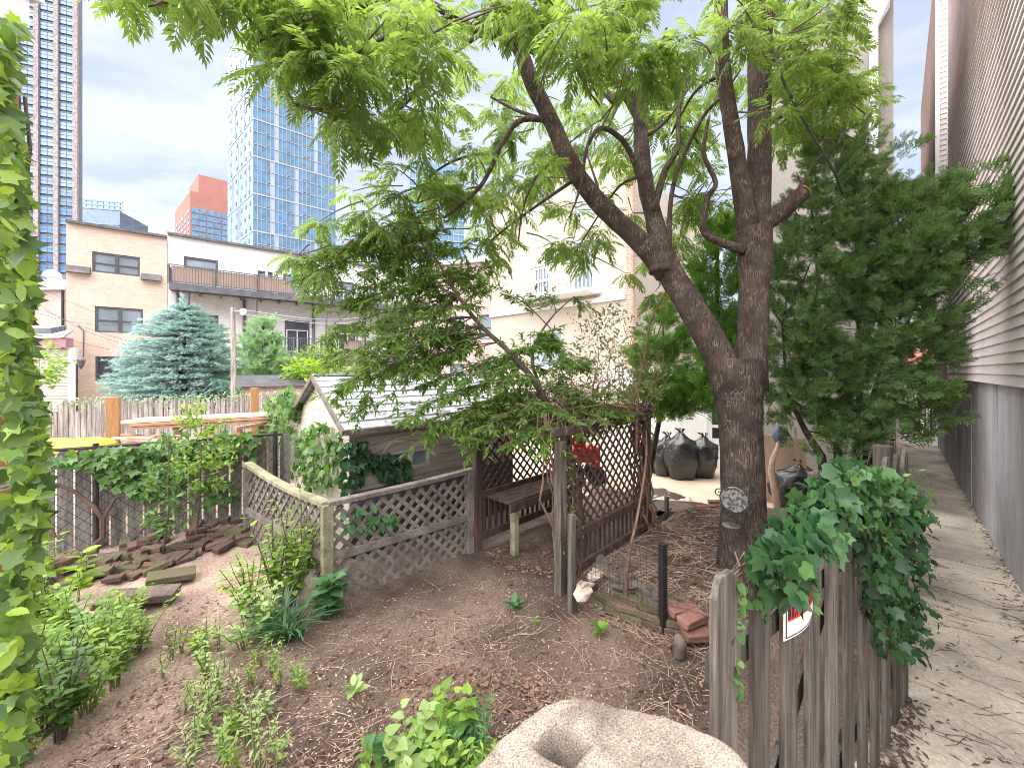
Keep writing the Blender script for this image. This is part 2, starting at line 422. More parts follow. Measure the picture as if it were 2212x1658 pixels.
M['woodh'] = mat('weathered lattice wood', (.22, .19, .175), (.14, .118, .108), 6, .85, .5, 30, fine=.2)
M['woodmoss'] = mat('mossy weathered rail', (.33, .31, .21), (.2, .19, .12), 6, .9, .6, 40, fine=.2)
M['wooddark'] = mat('dark stained wood', (.105, .065, .055), (.06, .04, .038), 6, .8, .5, 25, stretch=(2, 2, .3), fine=.2)
M['woodpale'] = mat('pale grey fence wood', (.42, .38, .35), (.22, .19, .175), 7, .9, .6, 22, stretch=(2.8, 2.8, .2), fine=.25, orand=.2)
M['lumber'] = mat('red brown lumber', (.42, .25, .17), (.3, .17, .12), 3, .8, .3, 15, stretch=(.4, .4, 2))
M['lumberpale'] = mat('pale lumber', (.62, .5, .4), (.5, .38, .29), 3, .8, .3, 15, stretch=(.4, .4, 2))
M['postbrown'] = mat('orange brown post', (.4, .22, .1), (.32, .17, .08), 4, .8, .2, 20, stretch=(2, 2, .3))
M['shedwall'] = mat('grey brown shed plastic', (.37, .315, .29), (.3, .255, .235), 2.5, .6, .35, 9, stretch=(.7, .7, 3), fine=.08)
M['shedcream'] = mat('cream shed plastic', (.6, .56, .47), (.52, .48, .4), 2.5, .6, .3, 9, stretch=(.7, .7, 3), fine=.08)
M['clapboard'] = mat('cream clapboard', (.44, .41, .37), (.38, .355, .32), 2, .7, .1, 20)
M['screen'] = mat('pinkish bamboo screen', (.5, .36, .3), (.42, .3, .25), 5, .8, .2, 40, stretch=(8, 8, .5))
M['shedroof'] = mat('pale grey shed roof', (.48, .48, .52), (.36, .36, .4), 3, .6, .3, 25, fine=.12)
M['bark'] = barkmat('furrowed dark bark', (.042, .03, .026), (.075, .055, .046), (.2, .15, .12), 46)
M['twig'] = mat('thin bark', (.11, .085, .07), (.16, .12, .1), 9, .9)
M['vine'] = mat('brown vine wood', (.2, .125, .09), (.12, .075, .06), 8, .9)
M['cutwood'] = mat('fresh cut wood', (.65, .4, .22), (.55, .33, .18), 20, .8)
M['stone'] = mat('speckled granite stone', (.34, .285, .24), (.14, .108, .09), 6, .9, .9, 240, lo=.42, hi=.74, dist=.8, detail=9, fine=.5, bdist=.006)
M['brick'] = mat('old garden brick', (.14, .085, .068), (.1, .078, .064), 7, .95, .5, 60, fine=.2, orand=.3)
M['brickpink'] = mat('pale pink brick', (.235, .115, .095), (.16, .085, .07), 7, .95, .4, 60, fine=.2, orand=.25)
M['fieldstone'] = mat('grey brown stone', (.16, .125, .105), (.1, .08, .07), 7, .95, .6, 40, fine=.2)
M['moss'] = mat('mossy stone', (.1, .1, .05), (.13, .1, .07), 9, .95, .7, 50, fine=.2)
M['palestone'] = mat('pale rubble stone', (.5, .42, .36), (.36, .28, .24), 7, .95, .6, 40, fine=.2)
M['straw'] = mat('dry straw stems', (.45, .34, .26), (.24, .165, .125), 5, .9)
M['chip'] = mat('pale wood chips', (.55, .42, .32), (.38, .26, .2), 3, .9)
M['litter'] = mat('brown dead leaves', (.13, .065, .05), (.24, .15, .105), 3, .9)
M['darkdebris'] = mat('dark tree debris', (.1, .065, .055), (.17, .1, .085), 5, .95)
M['chainboard'] = mat('grey fence board', (.27, .255, .235), (.16, .15, .14), 7, .9, .5, 22, stretch=(2.6, 2.6, .2), fine=.22, orand=.2)
M['felt'] = mat('dark shed shade', (.055, .05, .055), (.08, .072, .075), 5, .9, .3, 30)  # near-black colour standing in for shade behind the lattice
M['wire'] = mat('rusty dark wire', (.03, .028, .03), (.05, .045, .045), 9, .6)
M['plastic'] = mat('black refuse plastic', (.008, .008, .01), (.014, .014, .016), 4, .13, .6, 9, spec=.9, bdist=.05)
M['tarp'] = mat('black roofing felt', (.05, .05, .06), (.08, .08, .09), 3, .7, .3, 8)
M['red'] = mat('red plastic', (.6, .03, .03), (.5, .02, .02), 4, .4)
M['yellow'] = mat('yellow plastic', (.8, .5, .03), (.75, .45, .02), 4, .4)
M['turq'] = mat('turquoise umbrella cloth', (.03, .4, .62), (.03, .34, .55), 4, .8)
M['blackpost'] = mat('black metal post', (.014, .014, .016), (.022, .022, .024), 6, .6, .3)
M['iron'] = mat('black wrought iron', (.03, .03, .035), (.05, .05, .05), 6, .6, .3)
M['plaque'] = mat('worn cast plaque', (.2, .195, .185), (.06, .06, .06), 34, .7, .8, 60, lo=.46, hi=.54)
M['signwhite'] = mat('white sign enamel', (.78, .77, .77), (.72, .7, .7), 3, .4)
M['signblack'] = mat('black sign enamel', (.03, .025, .03), (.04, .03, .035), 3, .4)
M['signred'] = mat('red sign ink', (.58, .03, .035), (.5, .03, .03), 3, .4)
M['ply'] = mat('brown plywood', (.4, .29, .21), (.32, .22, .16), 2, .8, .2, 12, stretch=(3, 3, .4))
M['birch'] = mat('peeled pale branch', (.7, .55, .42), (.6, .44, .33), 8, .8)
M['bluerag'] = mat('blue rag', (.13, .17, .28), (.2, .25, .38), 9, .9)
M['l_tree'] = leafmat('tree of heaven leaf', [(.1, .175, .05), (.15, .24, .065), (.2, .3, .08), (.12, .2, .07)], .62)
M['l_shrub'] = leafmat('layered shrub leaf', [(.08, .175, .045), (.16, .28, .06), (.25, .38, .09)], .52)
M['l_vine'] = leafmat('olive vine leaf', [(.1, .15, .045), (.16, .2, .06), (.12, .12, .05)], .35)
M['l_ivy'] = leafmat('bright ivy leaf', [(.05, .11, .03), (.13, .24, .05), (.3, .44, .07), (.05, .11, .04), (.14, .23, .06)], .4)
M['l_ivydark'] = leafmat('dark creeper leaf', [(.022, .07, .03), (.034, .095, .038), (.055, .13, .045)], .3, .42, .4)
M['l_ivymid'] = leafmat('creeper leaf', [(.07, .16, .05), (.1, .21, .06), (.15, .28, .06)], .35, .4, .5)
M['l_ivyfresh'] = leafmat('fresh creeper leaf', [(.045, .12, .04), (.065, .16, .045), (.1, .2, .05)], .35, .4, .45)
M['l_lime'] = leafmat('young lime leaf', [(.16, .3, .04), (.24, .4, .05), (.34, .5, .06)], .42)
M['l_weed'] = leafmat('garden weed leaf', [(.12, .24, .05), (.22, .38, .07), (.36, .5, .12)], .45)
M['l_pale'] = leafmat('pale weed leaf', [(.26, .38, .14), (.38, .5, .22), (.3, .42, .15)], .35)
M['l_big'] = leafmat('broad leaf', [(.07, .18, .07), (.1, .22, .09)], .3)
M['l_strap'] = leafmat('strap leaf', [(.06, .15, .07), (.09, .2, .09)], .3)
M['l_cyp'] = leafmat('dark cypress spray', [(.045, .1, .045), (.11, .2, .075), (.2, .32, .1), (.075, .15, .06)], .4, .6)
M['l_thuja'] = leafmat('bright thuja spray', [(.1, .22, .04), (.16, .34, .05), (.07, .16, .035)], .36, .6)
M['l_spruce'] = leafmat('blue spruce needles', [(.2, .34, .36), (.3, .46, .47), (.42, .57, .57)], .2, .6)
M['l_paletree'] = leafmat('pale conifer bush', [(.26, .42, .25), (.36, .53, .3), (.2, .36, .22)], .3, .6)
M['l_red'] = leafmat('red blossom', [(.5, .02, .03), (.4, .02, .03)], .3)
# ------------------------------------------------------------------ the setting: ground, walk, courtyard
U = Vector((.702, .712, 0))            # along the alley
NL = Vector((-.712, .702, 0))          # across it, to the left and away
def smooth(t): t = max(0, min(1, t)); return t * t * (3 - 2 * t)
FP = Vector((.5, 4.02, 0))             # front post of the arbor
def soil_z(x, y):
    z = .025 * math.sin(x * 1.7 + 1) * math.cos(y * 1.3) + .012 * math.sin(x * 5.1 + y * 3.3) + .03
    # raised bed behind the edging stones, right of the arbor
    p = Vector((x, y, 0)) - FP
    d_edge = p.dot(Vector((.5, .866, 0)))             # depth behind the edging line
    d_side = p.dot(-NL)
    z += .012 * noise.noise(Vector((x * 4, y * 4, 0))) + .009 * noise.noise(Vector((x * 13, y * 13, 3)))
    z += .2 * smooth((d_edge + .02) / .22) * smooth((d_side + .02) / .2) * smooth((6.6 - y) / .7)
    # bank along the chain link fence
    e = (Vector((x, y, 0)) - Vector((-5.55, 4.58, 0))).dot(Vector((-.514, .857, 0)))
    z += .12 * smooth((e + 1.1) / 1.0) * smooth((-2.6 - x) / 1.0)
    return z
def ground():
    b = MB(); b.quad((-400, -40, -.03), (400, -40, -.03), (400, 900, -.03), (-400, 900, -.03))
    tag(b.build('ground', M['earth']), kind='structure')
    # soil of the garden, cut along the alley fence line
    b = MB(); nx, ny = 300, 180
    for j in range(ny + 1):
        for i in range(nx + 1):
            x, y = -8 + 12.5 * i / nx, .2 + 7.4 * j / ny
            b.v.append((x, y, soil_z(x, y) + random.uniform(-.006, .006)))
    for j in range(ny):
        for i in range(nx):
            a = j * (nx + 1) + i; x, y = b.v[a][0], b.v[a][1]
            d = (Vector((x, y, 0)) - Vector((2.735, 2.72, 0))).dot(-NL)
            f = (Vector((x, y, 0)) - Vector((.66, 1.23, 0))).dot(Vector((.583, -.812, 0)))
            if d > -.02 and y > 2.62 or f > -.06 and y <= 2.66: continue
            b.f.append((a, a + 1, a + nx + 2, a + nx + 1)); b.m.append(0)
    tag(b.build('garden_soil', M['soil'], smooth=True), kind='structure')
    b = MB()
    c0 = Vector((2.735, 2.72, 0)) - U * 4.2 - NL * .02
    b.mi = 0
    for k in range(18):                                # slabs of the walk with open joints
        a = c0 + U * (k * 1.5 + .01); e = c0 + U * (k * 1.5 + 1.49)
        w = -NL * 1.05
        wa, we = [NL * min(.62, max(0, .286 * -((q_ - Vector((2.735, 2.72, 0))).dot(U)))) for q_ in (a, e)]
        a, e, w0, w1 = a + wa, e + we, w - wa, w - we
        b.prism([a + Vector((0, 0, -.04)), e + Vector((0, 0, -.04)), e + w1 + Vector((0, 0, -.04)), a + w0 + Vector((0, 0, -.04))][::-1], (0, 0, .075))
    tag(b.build('alley_walk', M['walk'], org=(0, 0, 0)), kind='structure')
    b = MB()
    b.prism([(-1.2, 7.6, -.02), (3.2, 6.85, -.02), (5.2, 5.6, -.02), (7.0, 7.2, -.02), (1.5, 15, -.02), (-4, 14, -.02)], (0, 0, .06))
    tag(b.build('courtyard_paving', M['sand'], org=(0, 0, 0)), kind='structure')
ground()

# ------------------------------------------------------------------ building helpers
def wall_open(b, o, u, W, z0, z1, ops, n, depth=.12):
    """vertical wall from o along u with openings (s0,s1,za,zb); n points out; reveals go inwards"""
    ss = sorted({0, W, *[v for q in ops for v in q[:2]]}); zs = sorted({z0, z1, *[v for q in ops for v in q[2:4]]})
    P = lambda s_, z, d=0: o + u * s_ + Vector((0, 0, z)) - n * d
    for i in range(len(ss) - 1):
        for j in range(len(zs) - 1):
            cs, czz = (ss[i] + ss[i + 1]) / 2, (zs[j] + zs[j + 1]) / 2
            if any(q[0] < cs < q[1] and q[2] < czz < q[3] for q in ops): continue
            b.quad(P(ss[i], zs[j]), P(ss[i + 1], zs[j]), P(ss[i + 1], zs[j + 1]), P(ss[i], zs[j + 1]))
    for a, c, d, e in [q[:4] for q in ops]:
        b.quad(P(a, d), P(a, e), P(a, e, depth), P(a, d, depth)); b.quad(P(c, d), P(c, d, depth), P(c, e, depth), P(c, e))
        b.quad(P(a, e), P(c, e), P(c, e, depth), P(a, e, depth)); b.quad(P(a, d), P(a, d, depth), P(c, d, depth), P(c, d))
def window(parent, o, u, n, q, fm, gm, sash=2, mid=True, depth=.1, fw=.07, bars=0, name='window', transom=0):
    a, c, d, e = q; b = MB()
    P = lambda s_, z, dd: o + u * s_ + Vector((0, 0, z)) - n * dd
    dd = depth - .03
    def bar(s0, za, s1, zb, w): b.beam(P(s0, za, dd), P(s1, zb, dd), .07, w, up=(u if abs(s0 - s1) < 1e-6 else Vector((0, 0, 1))))
    g = .004
    bar(a + fw / 2 + g, d + g, a + fw / 2 + g, e - g, fw); bar(c - fw / 2 - g, d + g, c - fw / 2 - g, e - g, fw)
    bar(a + fw + g, e - fw / 2 - g, c - fw - g, e - fw / 2 - g, fw); bar(a + fw + g, d + fw / 2 + g, c - fw - g, d + fw / 2 + g, fw)
    top = e - fw
    if transom: bar(a + fw, e - transom, c - fw, e - transom, fw); top = e - transom
    for k in range(1, sash):
        s_ = lin(a, c, k / sash); bar(s_, d + fw, s_, top, fw * 1.6)
    if mid: bar(a + fw, (d + top) / 2, c - fw, (d + top) / 2, fw * .6)
    for k in range(bars):
        s_ = lin(a, c, (k + 1) / (bars + 1)); b.beam(P(s_, d + fw, dd - .05), P(s_, e - fw, dd - .05), .015, .015)
    f = b.build(name, fm, parent)
    b = MB(); b.quad(P(a + .01, d + .01, depth), P(c - .01, d + .01, depth), P(c - .01, e - .01, depth), P(a + .01, e - .01, depth))
    b.build('pane', gm, f)
    return f
def block(b, o, u, n, W, D, z0, z1):
    """closed body behind a facade: sides, back, roof"""
    P = lambda s_, d, z: o + u * s_ - n * d + Vector((0, 0, z))
    b.quad(P(0, 0, z0), P(0, 0, z1), P(0, D, z1), P(0, D, z0)); b.quad(P(W, 0, z0), P(W, D, z0), P(W, D, z1), P(W, 0, z1))
    b.quad(P(0, D, z0), P(0, D, z1), P(W, D, z1), P(W, D, z0)); b.quad(P(0, 0, z1), P(W, 0, z1), P(W, D, z1), P(0, D, z1))

# ------------------------------------------------------------------ brick row houses on the left
FU = Vector((.791, .612, 0)).normalized(); FN = Vector((FU.y, -FU.x, 0))
PHI = math.atan2(FU.y, FU.x)
for k in ('tan', 'whitebrick'):
    for nd in M[k].node_tree.nodes:
        if nd.type == 'MAPPING' and nd.inputs['Scale'].default_value[:] == (1, 1, 1) and any(l_.to_node.type == 'SEPXYZ' for l_ in nd.outputs[0].links): nd.inputs['Rotation'].default_value = (0, 0, -PHI)
FO = Vector((-22.5, 22, 0))
def fs(px, off=0):
    """distance along the facade line of photo column px"""
    k = (px - CX) / F; o = FO + FN * off
    return (k * o.y - o.x) / (FU.x - k * FU.y)
def fz(px, py, off=0):
    p = FO + FN * off + FU * fs(px, off); return Zat(py, p.y)
def tan_house():
    s0, s1 = fs(143), fs(361)
    o = FO + FU * s0; Wd = s1 - s0
    t = thing('brick_house', o, 'narrow tan painted brick row house with three dark double windows', 'house', 'row houses beyond the left yard')
    zl = fz(150, 582); zt = fz(250, 497)
    b = MB()
    q = lambda p0, p1, py0, py1, off=0: (fs(p0, off) - s0, fs(p1, off) - s0, fz((p0 + p1) / 2, py1, off), fz((p0 + p1) / 2, py0, off))
    top = q(199, 302, 549, 592); m1 = q(205, 309, 664, 719); m2 = q(206, 309, 770, 822)
    wall_open(b, o, FU, Wd, -.1, zt, [top, m1, m2], FN); block(b, o, FU, FN, Wd, 8, -.1, zt)
    b.build('wall', M['tan'], t)
    b = MB(); b.beam(o + Vector((0, 0, zt + .06)) + FN * .02, o + FU * Wd + Vector((0, 0, zt + .06)) + FN * .02, .35, .14); b.build('coping', M['roofedge'], t)
    for qq in (top, m1): window(t, o, FU, FN, qq, M['frame'], M['glass'], 2, True, .1, .09)
    window(t, o, FU, FN, m2, M['frame'], M['glassdark'], 2, False, .1, .09)
    b = MB()
    for a, c in ((0, top[0] - .05), (top[1] + .05, Wd - .25)):
        b = MB(); b.prism([o + FU * a + FN * .005 + Vector((0, 0, zl - .15)), o + FU * a + FN * .3 + Vector((0, 0, zl - .15)), o + FU * a + FN * .005 + Vector((0, 0, zl + .25))], FU * (c - a)); b.build('ledge', M['roofedge'], t)
    # projecting lower storeys up to the ledge: conduit pipe on the wall
    b = MB(); p = o + FU * (fs(215) - s0 - .6) + FN * .04
    b.tube([p + Vector((0, 0, fz(215, 770))), p + Vector((0, 0, fz(215, 715))), p - FU * .2 + Vector((0, 0, fz(215, 705)))], .025, 5); b.build('conduit', M['metal'], t)
tan_house()
def white_house():
    off = .35
    s0, s1 = fs(362, off), fs(905, off)
    o = FO + FN * off + FU * s0; Wd = s1 - s0
    t = thing('brick_house', o, 'wide white painted brick row house with long steel balcony', 'house', 'row houses beyond the left yard')
    zt = fz(440, 519, off); b = MB()
    q = lambda p0, p1, py0, py1: (fs(p0, off) - s0, fs(p1, off) - s0, fz((p0 + p1) / 2, py1, off), fz((p0 + p1) / 2, py0, off))
    zf2 = fz(500, 652, off) + .55; zf1 = fz(640, 768, off)
    W2 = [q(397, 471, 558, 600), q(557, 589, 586, 642), q(612, 668, 594, 650), q(720, 765, 608, 660)]
    W1 = [q(440, 472, 680, 740), q(562, 591, 690, 740), q(615, 669, 692, 765), q(728, 773, 701, 755)]
    W0 = [q(560, 600, 800, 850), q(640, 690, 800, 850)]
    ops = [(a, c, max(d, zf2) if i != 1 else d, e) for i, (a, c, d, e) in enumerate(W2)] + W1 + W0
    wall_open(b, o, FU, Wd, -.1, zt, ops, FN); block(b, o, FU, FN, Wd, 8, -.1, zt)
    b.build('wall', M['whitebrick'], t)
    b = MB(); b.beam(o + Vector((0, 0, zt + .06)), o + FU * Wd + Vector((0, 0, zt + .06)), .35, .14); b.build('coping', M['roofedge'], t)
    for i, qq in enumerate(ops):
        big = i in (0, 2, 3, 6, 7)
        f = window(t, o, FU, FN, qq, M['frame'], M['glass'] if i < 4 else M['glassdark'], 1, not big, .1, .11, transom=.62 if big else 0)
        if big:
            b = MB(); a, c, d, e = qq
            for s_ in (a + .13, (a + c) / 2, c - .13): b.beam(o + FU * s_ - FN * .03 + Vector((0, 0, d + .05)), o + FU * s_ - FN * .03 + Vector((0, 0, e - .68)), .06, .06)
            b.beam(o + FU * (a + .12) - FN * .03 + Vector((0, 0, e - .7)), o + FU * (c - .12) - FN * .03 + Vector((0, 0, e - .7)), .06, .06)
            b.build('slider_frame', M['trimwhite'], f)
    for px in (437 + 40, 675): 
        b = MB(); s_ = fs(px, off) - s0; b.box(o + FU * s_ + FN * .08 + Vector((0, 0, fz(px, 705, off))), (.12, .14, .25), PHI); b.build('wall_lamp', M['iron'], t)
    b = MB(); s_ = fs(655, off) - s0 - 2.2; b.beam(o + FU * s_ + FN * .05 + Vector((0, 0, zf2 + .4)), o + FU * s_ + FN * .05 + Vector((0, 0, zt - .9)), .1, .1); b.build('downspout', M['trimwhite'], t)
    # balconies
    def balcony(sa, sb, zf, dep, posts, panels, nm):
        r = MB(); P = lambda s_, d, z: o + FU * s_ + FN * d + Vector((0, 0, z))
        r.prism([P(sa, .01, zf - .22), P(sa, dep, zf - .22), P(sb, dep, zf - .22), P(sb, .01, zf - .22)], (0, 0, .2))
        k = sa + .3
        while k < sb: r.beam(P(k, .1, zf - .32), P(k, dep - .02, zf - .32), .1, .18); k += 1.05
        r.beam(P(sa, dep + .06, zf - .15), P(sb, dep + .06, zf - .15), .1, .4)
        f = r.build(nm, M['metal'], t)
        r = MB(); k = sa
        for (A, B) in ((P(sa, .05, 0), P(sa, dep, 0)), (P(sa, dep, 0), P(sb, dep, 0)), (P(sb, dep, 0), P(sb, .05, 0))):
            n_ = int((B - A).length / .13)
            for z in (zf + .12, zf + 1.08): r.beam(A + Vector((0, 0, z)), B + Vector((0, 0, z)), .05, .05)
            for i in range(n_ + 1):
                p = A.lerp(B, i / n_); th = .07 if i % 16 == 0 else .022
                r.beam(p + Vector((0, 0, zf)), p + Vector((0, 0, zf + 1.06)), th, th)
        r.build('railing', M['metal'], f)
        r = MB()
        for sp_ in posts: r.beam(P(sp_, dep - .05, -.1), P(sp_, dep - .05, zf - .36), .12, .12)
        for sp_ in posts: r.beam(P(sp_ - .55, .12, -.1), P(sp_ - .55, .12, zf - .36), .12, .12)
        r.build('post', M['metal'], f)
        if panels:
            r = MB(); r.obox((P(panels[0], dep - .1, zf + .58) + P(panels[1], dep - .1, zf + .58)) / 2, FU * (panels[1] - panels[0]) / 2, FN * .01, Vector((0, 0, .45)))
            r.build('privacy_screen', M['screen'], f)
        return f
    zb = zf2
    balcony(.15, Wd - 1.0, zb, 1.5, (1.0, 4.3, 8.4, 12), (.3, 6.3), 'balcony')
    balcony(4.2, Wd - 1.0, zf1, 2.2, (4.6, 8.2, 12.4), (9.4, 10.7), 'deck')
    # on the balcony: folded umbrella, chairs
    def at_b(px, d): 
        s_ = fs(px, off + d) - s0; return o + FU * 0 + (FO + FN * (off + d) + FU * fs(px, off + d) - o) + Vector((0, 0, zb))
    p = at_b(635, .9)
    tt = thing('patio_umbrella', p, 'folded turquoise patio umbrella standing on the steel balcony', 'umbrella')
    b = MB(); b.lathe([(.03, .9), (.16, 1.0), (.2, 1.25), (.13, 1.7), (.09, 2.1), (.02, 2.35)], p, 8); b.build('canopy', M['turq'], tt)
    b = MB(); b.tube([p + Vector((0, 0, .02)), p + Vector((0, 0, 2.4))], .025, 6); b.lathe([(.25, .004), (.25, .05), (.05, .09)], p, 10); b.build('pole', M['metal'], tt)
    def chair(p, label):
        c = thing('patio_chair', p, label, 'chair', 'chairs on the balcony')
        b = MB(); b.box(p + Vector((0, 0, .42)), (.55, .5, .05), PHI); b.build('seat', M['metal'], c)
        b = MB(); b.obox(p + Vector((0, 0, .72)) + FN * .24, FU * .26, FN * .03, Vector((0, 0, .28)) + FN * .05); b.build('backrest', M['metal'], c)
        for i in (-1, 1):
            for j in (-1, 1):
                b = MB(); b.tube([p + FU * .23 * i + FN * .2 * j + Vector((0, 0, .004)), p + FU * .23 * i + FN * .2 * j + Vector((0, 0, .4))], .02, 5); b.build('leg', M['metal'], c)
    chair(at_b(595, .8), 'dark patio chair on the balcony, just left of the turquoise umbrella and nearer the screen')
    chair(at_b(617, .9), 'dark patio chair on the balcony beside the umbrella pole')
    chair(at_b(655, .9), 'dark patio chair on the balcony in front of the sliding door')
white_house()

def pink_house():
    # pink rear wall and the clapboard garage in front of it, far left
    A = V(20, 800, 24); A.z = 0; B = V(141, 800, 23.6); B.z = 0
    u = (B - A).normalized(); n = Vector((u.y, -u.x, 0)); Wd = (B - A).length
    t = thing('pink_house', A, 'low pink stucco house with white cornice at far left', 'house', 'row houses beyond the left yard')
    z1 = Zat(622, 23.8); b = MB(); wall_open(b, A, u, Wd, -.1, z1, [], n); block(b, A, u, n, Wd, 5, -.1, z1); b.build('wall', M['pinkwall'], t)
    b = MB(); b.beam(A + n * .1 + Vector((0, 0, z1 + .02)), B + n * .1 + Vector((0, 0, z1 + .02)), .3, .35); b.beam(A + n * .02 + Vector((0, 0, z1 + .34)), B + n * .02 + Vector((0, 0, z1 + .34)), .2, .28); b.build('cornice', M['trimwhite'], t)
    b = MB(); p = A.lerp(B, .62) + Vector((0, 0, z1 + .45)) - n * .4; b.lathe([(.2, 0), (.2, .3), (.42, .32), (.38, .55), (.15, .75)], p, 10); b.build('roof_vent', M['trimwhite'], t)
    b = MB(); b.tube([B - u * .1 + n * .06, B - u * .1 + n * .06 + Vector((0, 0, z1 - .2))], .06, 6); b.build('downspout', M['iron'], t)
    A = V(20, 800, 19.4); A.z = 0; B = V(157, 800, 19); B.z = 0
    u = (B - A).normalized(); n = Vector((u.y, -u.x, 0)); Wd = (B - A).length
    t = thing('garage', A, 'cream clapboard garage with purple eave and grey roof vent', 'garage')
    z1 = Zat(752, 19.2); b = MB()
    for k in range(int(z1 / .16) + 1):
        z = k * .16; zz = min(z + .16, z1)
        b.quad(A + n * .025 + Vector((0, 0, z)), B + n * .025 + Vector((0, 0, z)), B + Vector((0, 0, zz)), A + Vector((0, 0, zz)))
        b.quad(A + Vector((0, 0, z)), B + Vector((0, 0, z)), B + n * .025 + Vector((0, 0, z)), A + n * .025 + Vector((0, 0, z)))
    block(b, A, u, n, Wd, .12, -.1, z1); b.build('wall', M['clapboard'], t)
    b = MB(); b.beam(B + u * .06 + n * .03, B + u * .06 + n * .03 + Vector((0, 0, z1)), .3, .12); b.build('corner_trim', M['trimwhite'], t)
    b = MB(); b.beam(A + n * .12 + Vector((0, 0, z1 + .25)), B + n * .12 + Vector((0, 0, z1 + .25)), .3, .45); b.build('eave', mat('dusty purple eave paint', (.36, .2, .24), (.32, .18, .2)), t)
    b = MB(); r0, r1, r2, r3 = A + n * .35 + Vector((0, 0, z1 + .49)), B + n * .35 + u * .02 + Vector((0, 0, z1 + .49)), B - n * .7 - u * .95 + Vector((0, 0, z1 + .9)), A - n * .7 + Vector((0, 0, z1 + .9)); b.prism([r0, r1, r2, r3], (0, 0, .09)); rf = b.build('roof', M['shedroof'], t)
    p = A.lerp(B, .42) - n * .3 + Vector((0, 0, z1 + .95)); b = MB(); b.obox(p, u * .9, n * .3 + Vector((0, 0, -.1)), Vector((0, 0, .14))); b.build('skylight', M['metal'], rf)
    # street-lamp style lamp fixed to the garage corner
    p = V(166, 850, 18.4); p.z = 0
    t = thing('post_lamp', p, 'old fashioned black lamp on a thin post beside the clapboard garage', 'lamp')
    zt = Zat(785, 18.4); b = MB(); b.tube([p, p + Vector((0, 0, zt))], .035, 6); b.tube([p + Vector((0, 0, zt)), p + Vector((.1, 0, zt + .15)), p + Vector((.2, 0, zt + .1))], .02, 5); b.build('post', M['iron'], t)
    q = p + Vector((.2, 0, zt - .15)); b = MB(); b.lathe([(.02, -.12), (.06, -.02), (.09, 0), (.15, .3), (.17, .32), (.05, .42), (.01, .46)], q, 8); b.build('lantern', M['frame'], t)
pink_house()

# ------------------------------------------------------------------ towers
def tower_left():
    u = Vector((.94, .343, 0)).normalized(); n = Vector((u.y, -u.x, 0))
    def st(px): k = (px - CX) / F; return (k * 128 + 153.7) / (u.x - k * u.y)
    O = Vector((-153.7, 128, 0)); sr = st(167); t = thing('office_tower', O + u * (sr - 30), 'tall tower of blue windows between speckled stone piers', 'tower', 'towers on the skyline')
    zt = 130; o = O + u * (sr - 34)
    b = MB(); block(b, o + n * -.9, u, n, 34, 1.6, -.1, zt); b.quad(o - n * .9, o + u * 34 - n * .9, o + u * 34 - n * .9 + Vector((0, 0, zt)), o - n * .9 + Vector((0, 0, zt))); b.build('wall', M['spandrel'], t)
    piers = [sr - .6 - 4.84 * k for k in range(7)]
    for k, s_ in enumerate(piers):
        b = MB(); w = .58
        b.obox(O + u * s_ - n * .3 + Vector((0, 0, zt / 2)), u * w, n * .42, Vector((0, 0, zt / 2))); b.build('pier', M['granpier'], t)
    b = MB(); wbb = 4.84 - 1.2; proto = None
    P = lambda s_, z, d=0: u * s_ + Vector((0, 0, z)) - n * d
    def wmesh():
        b = MB(); b.quad(P(0, 0), P(wbb, 0), P(wbb, 2.35), P(0, 2.35)); b.mi = 1
        for s_ in (.03, wbb / 2, wbb - .03): b.beam(P(s_, 0, -.05), P(s_, 2.35, -.05), .12, .1)
        b.beam(P(0, 1.2, -.05), P(wbb, 1.2, -.05), .08, .1); b.beam(P(0, 2.32, -.05), P(wbb, 2.32, -.05), .1, .25)
        return b
    n_ = 0
    for z in [k * 3.2 for k in range(9, 41)]:
        for k in (0, 1, 2):
            s_ = piers[k + 1] + .6; loc = O + u * s_ - n * .55 + Vector((0, 0, z)) - t.location
            if proto is None:
                proto = wmesh().build('window', [M['bluegl'], M['spandrel']], None, org=(0, 0, 0)); w = proto
            else: w = proto.copy(); COL.objects.link(w)
            w.parent = t; w.location = loc; n_ += 1
            if random.random() < .04:
                pass
    # further rows out of the easy view, as one sheet of glazing
    b = MB()
    for z in [k * 3.2 for k in range(0, 41)]:
        for k in ((3, 4) if z >= 28 else (0, 1, 2, 3, 4)):
            s_ = piers[k + 1] + .6; o2 = O + u * s_ - n * .55 + Vector((0, 0, z)); b.quad(o2, o2 + u * wbb, o2 + u * wbb + Vector((0, 0, 2.35)), o2 + Vector((0, 0, 2.35)))
    g = b.build('glazing', M['bluegl'], t); g['kind'] = 'stuff'
tower_left()

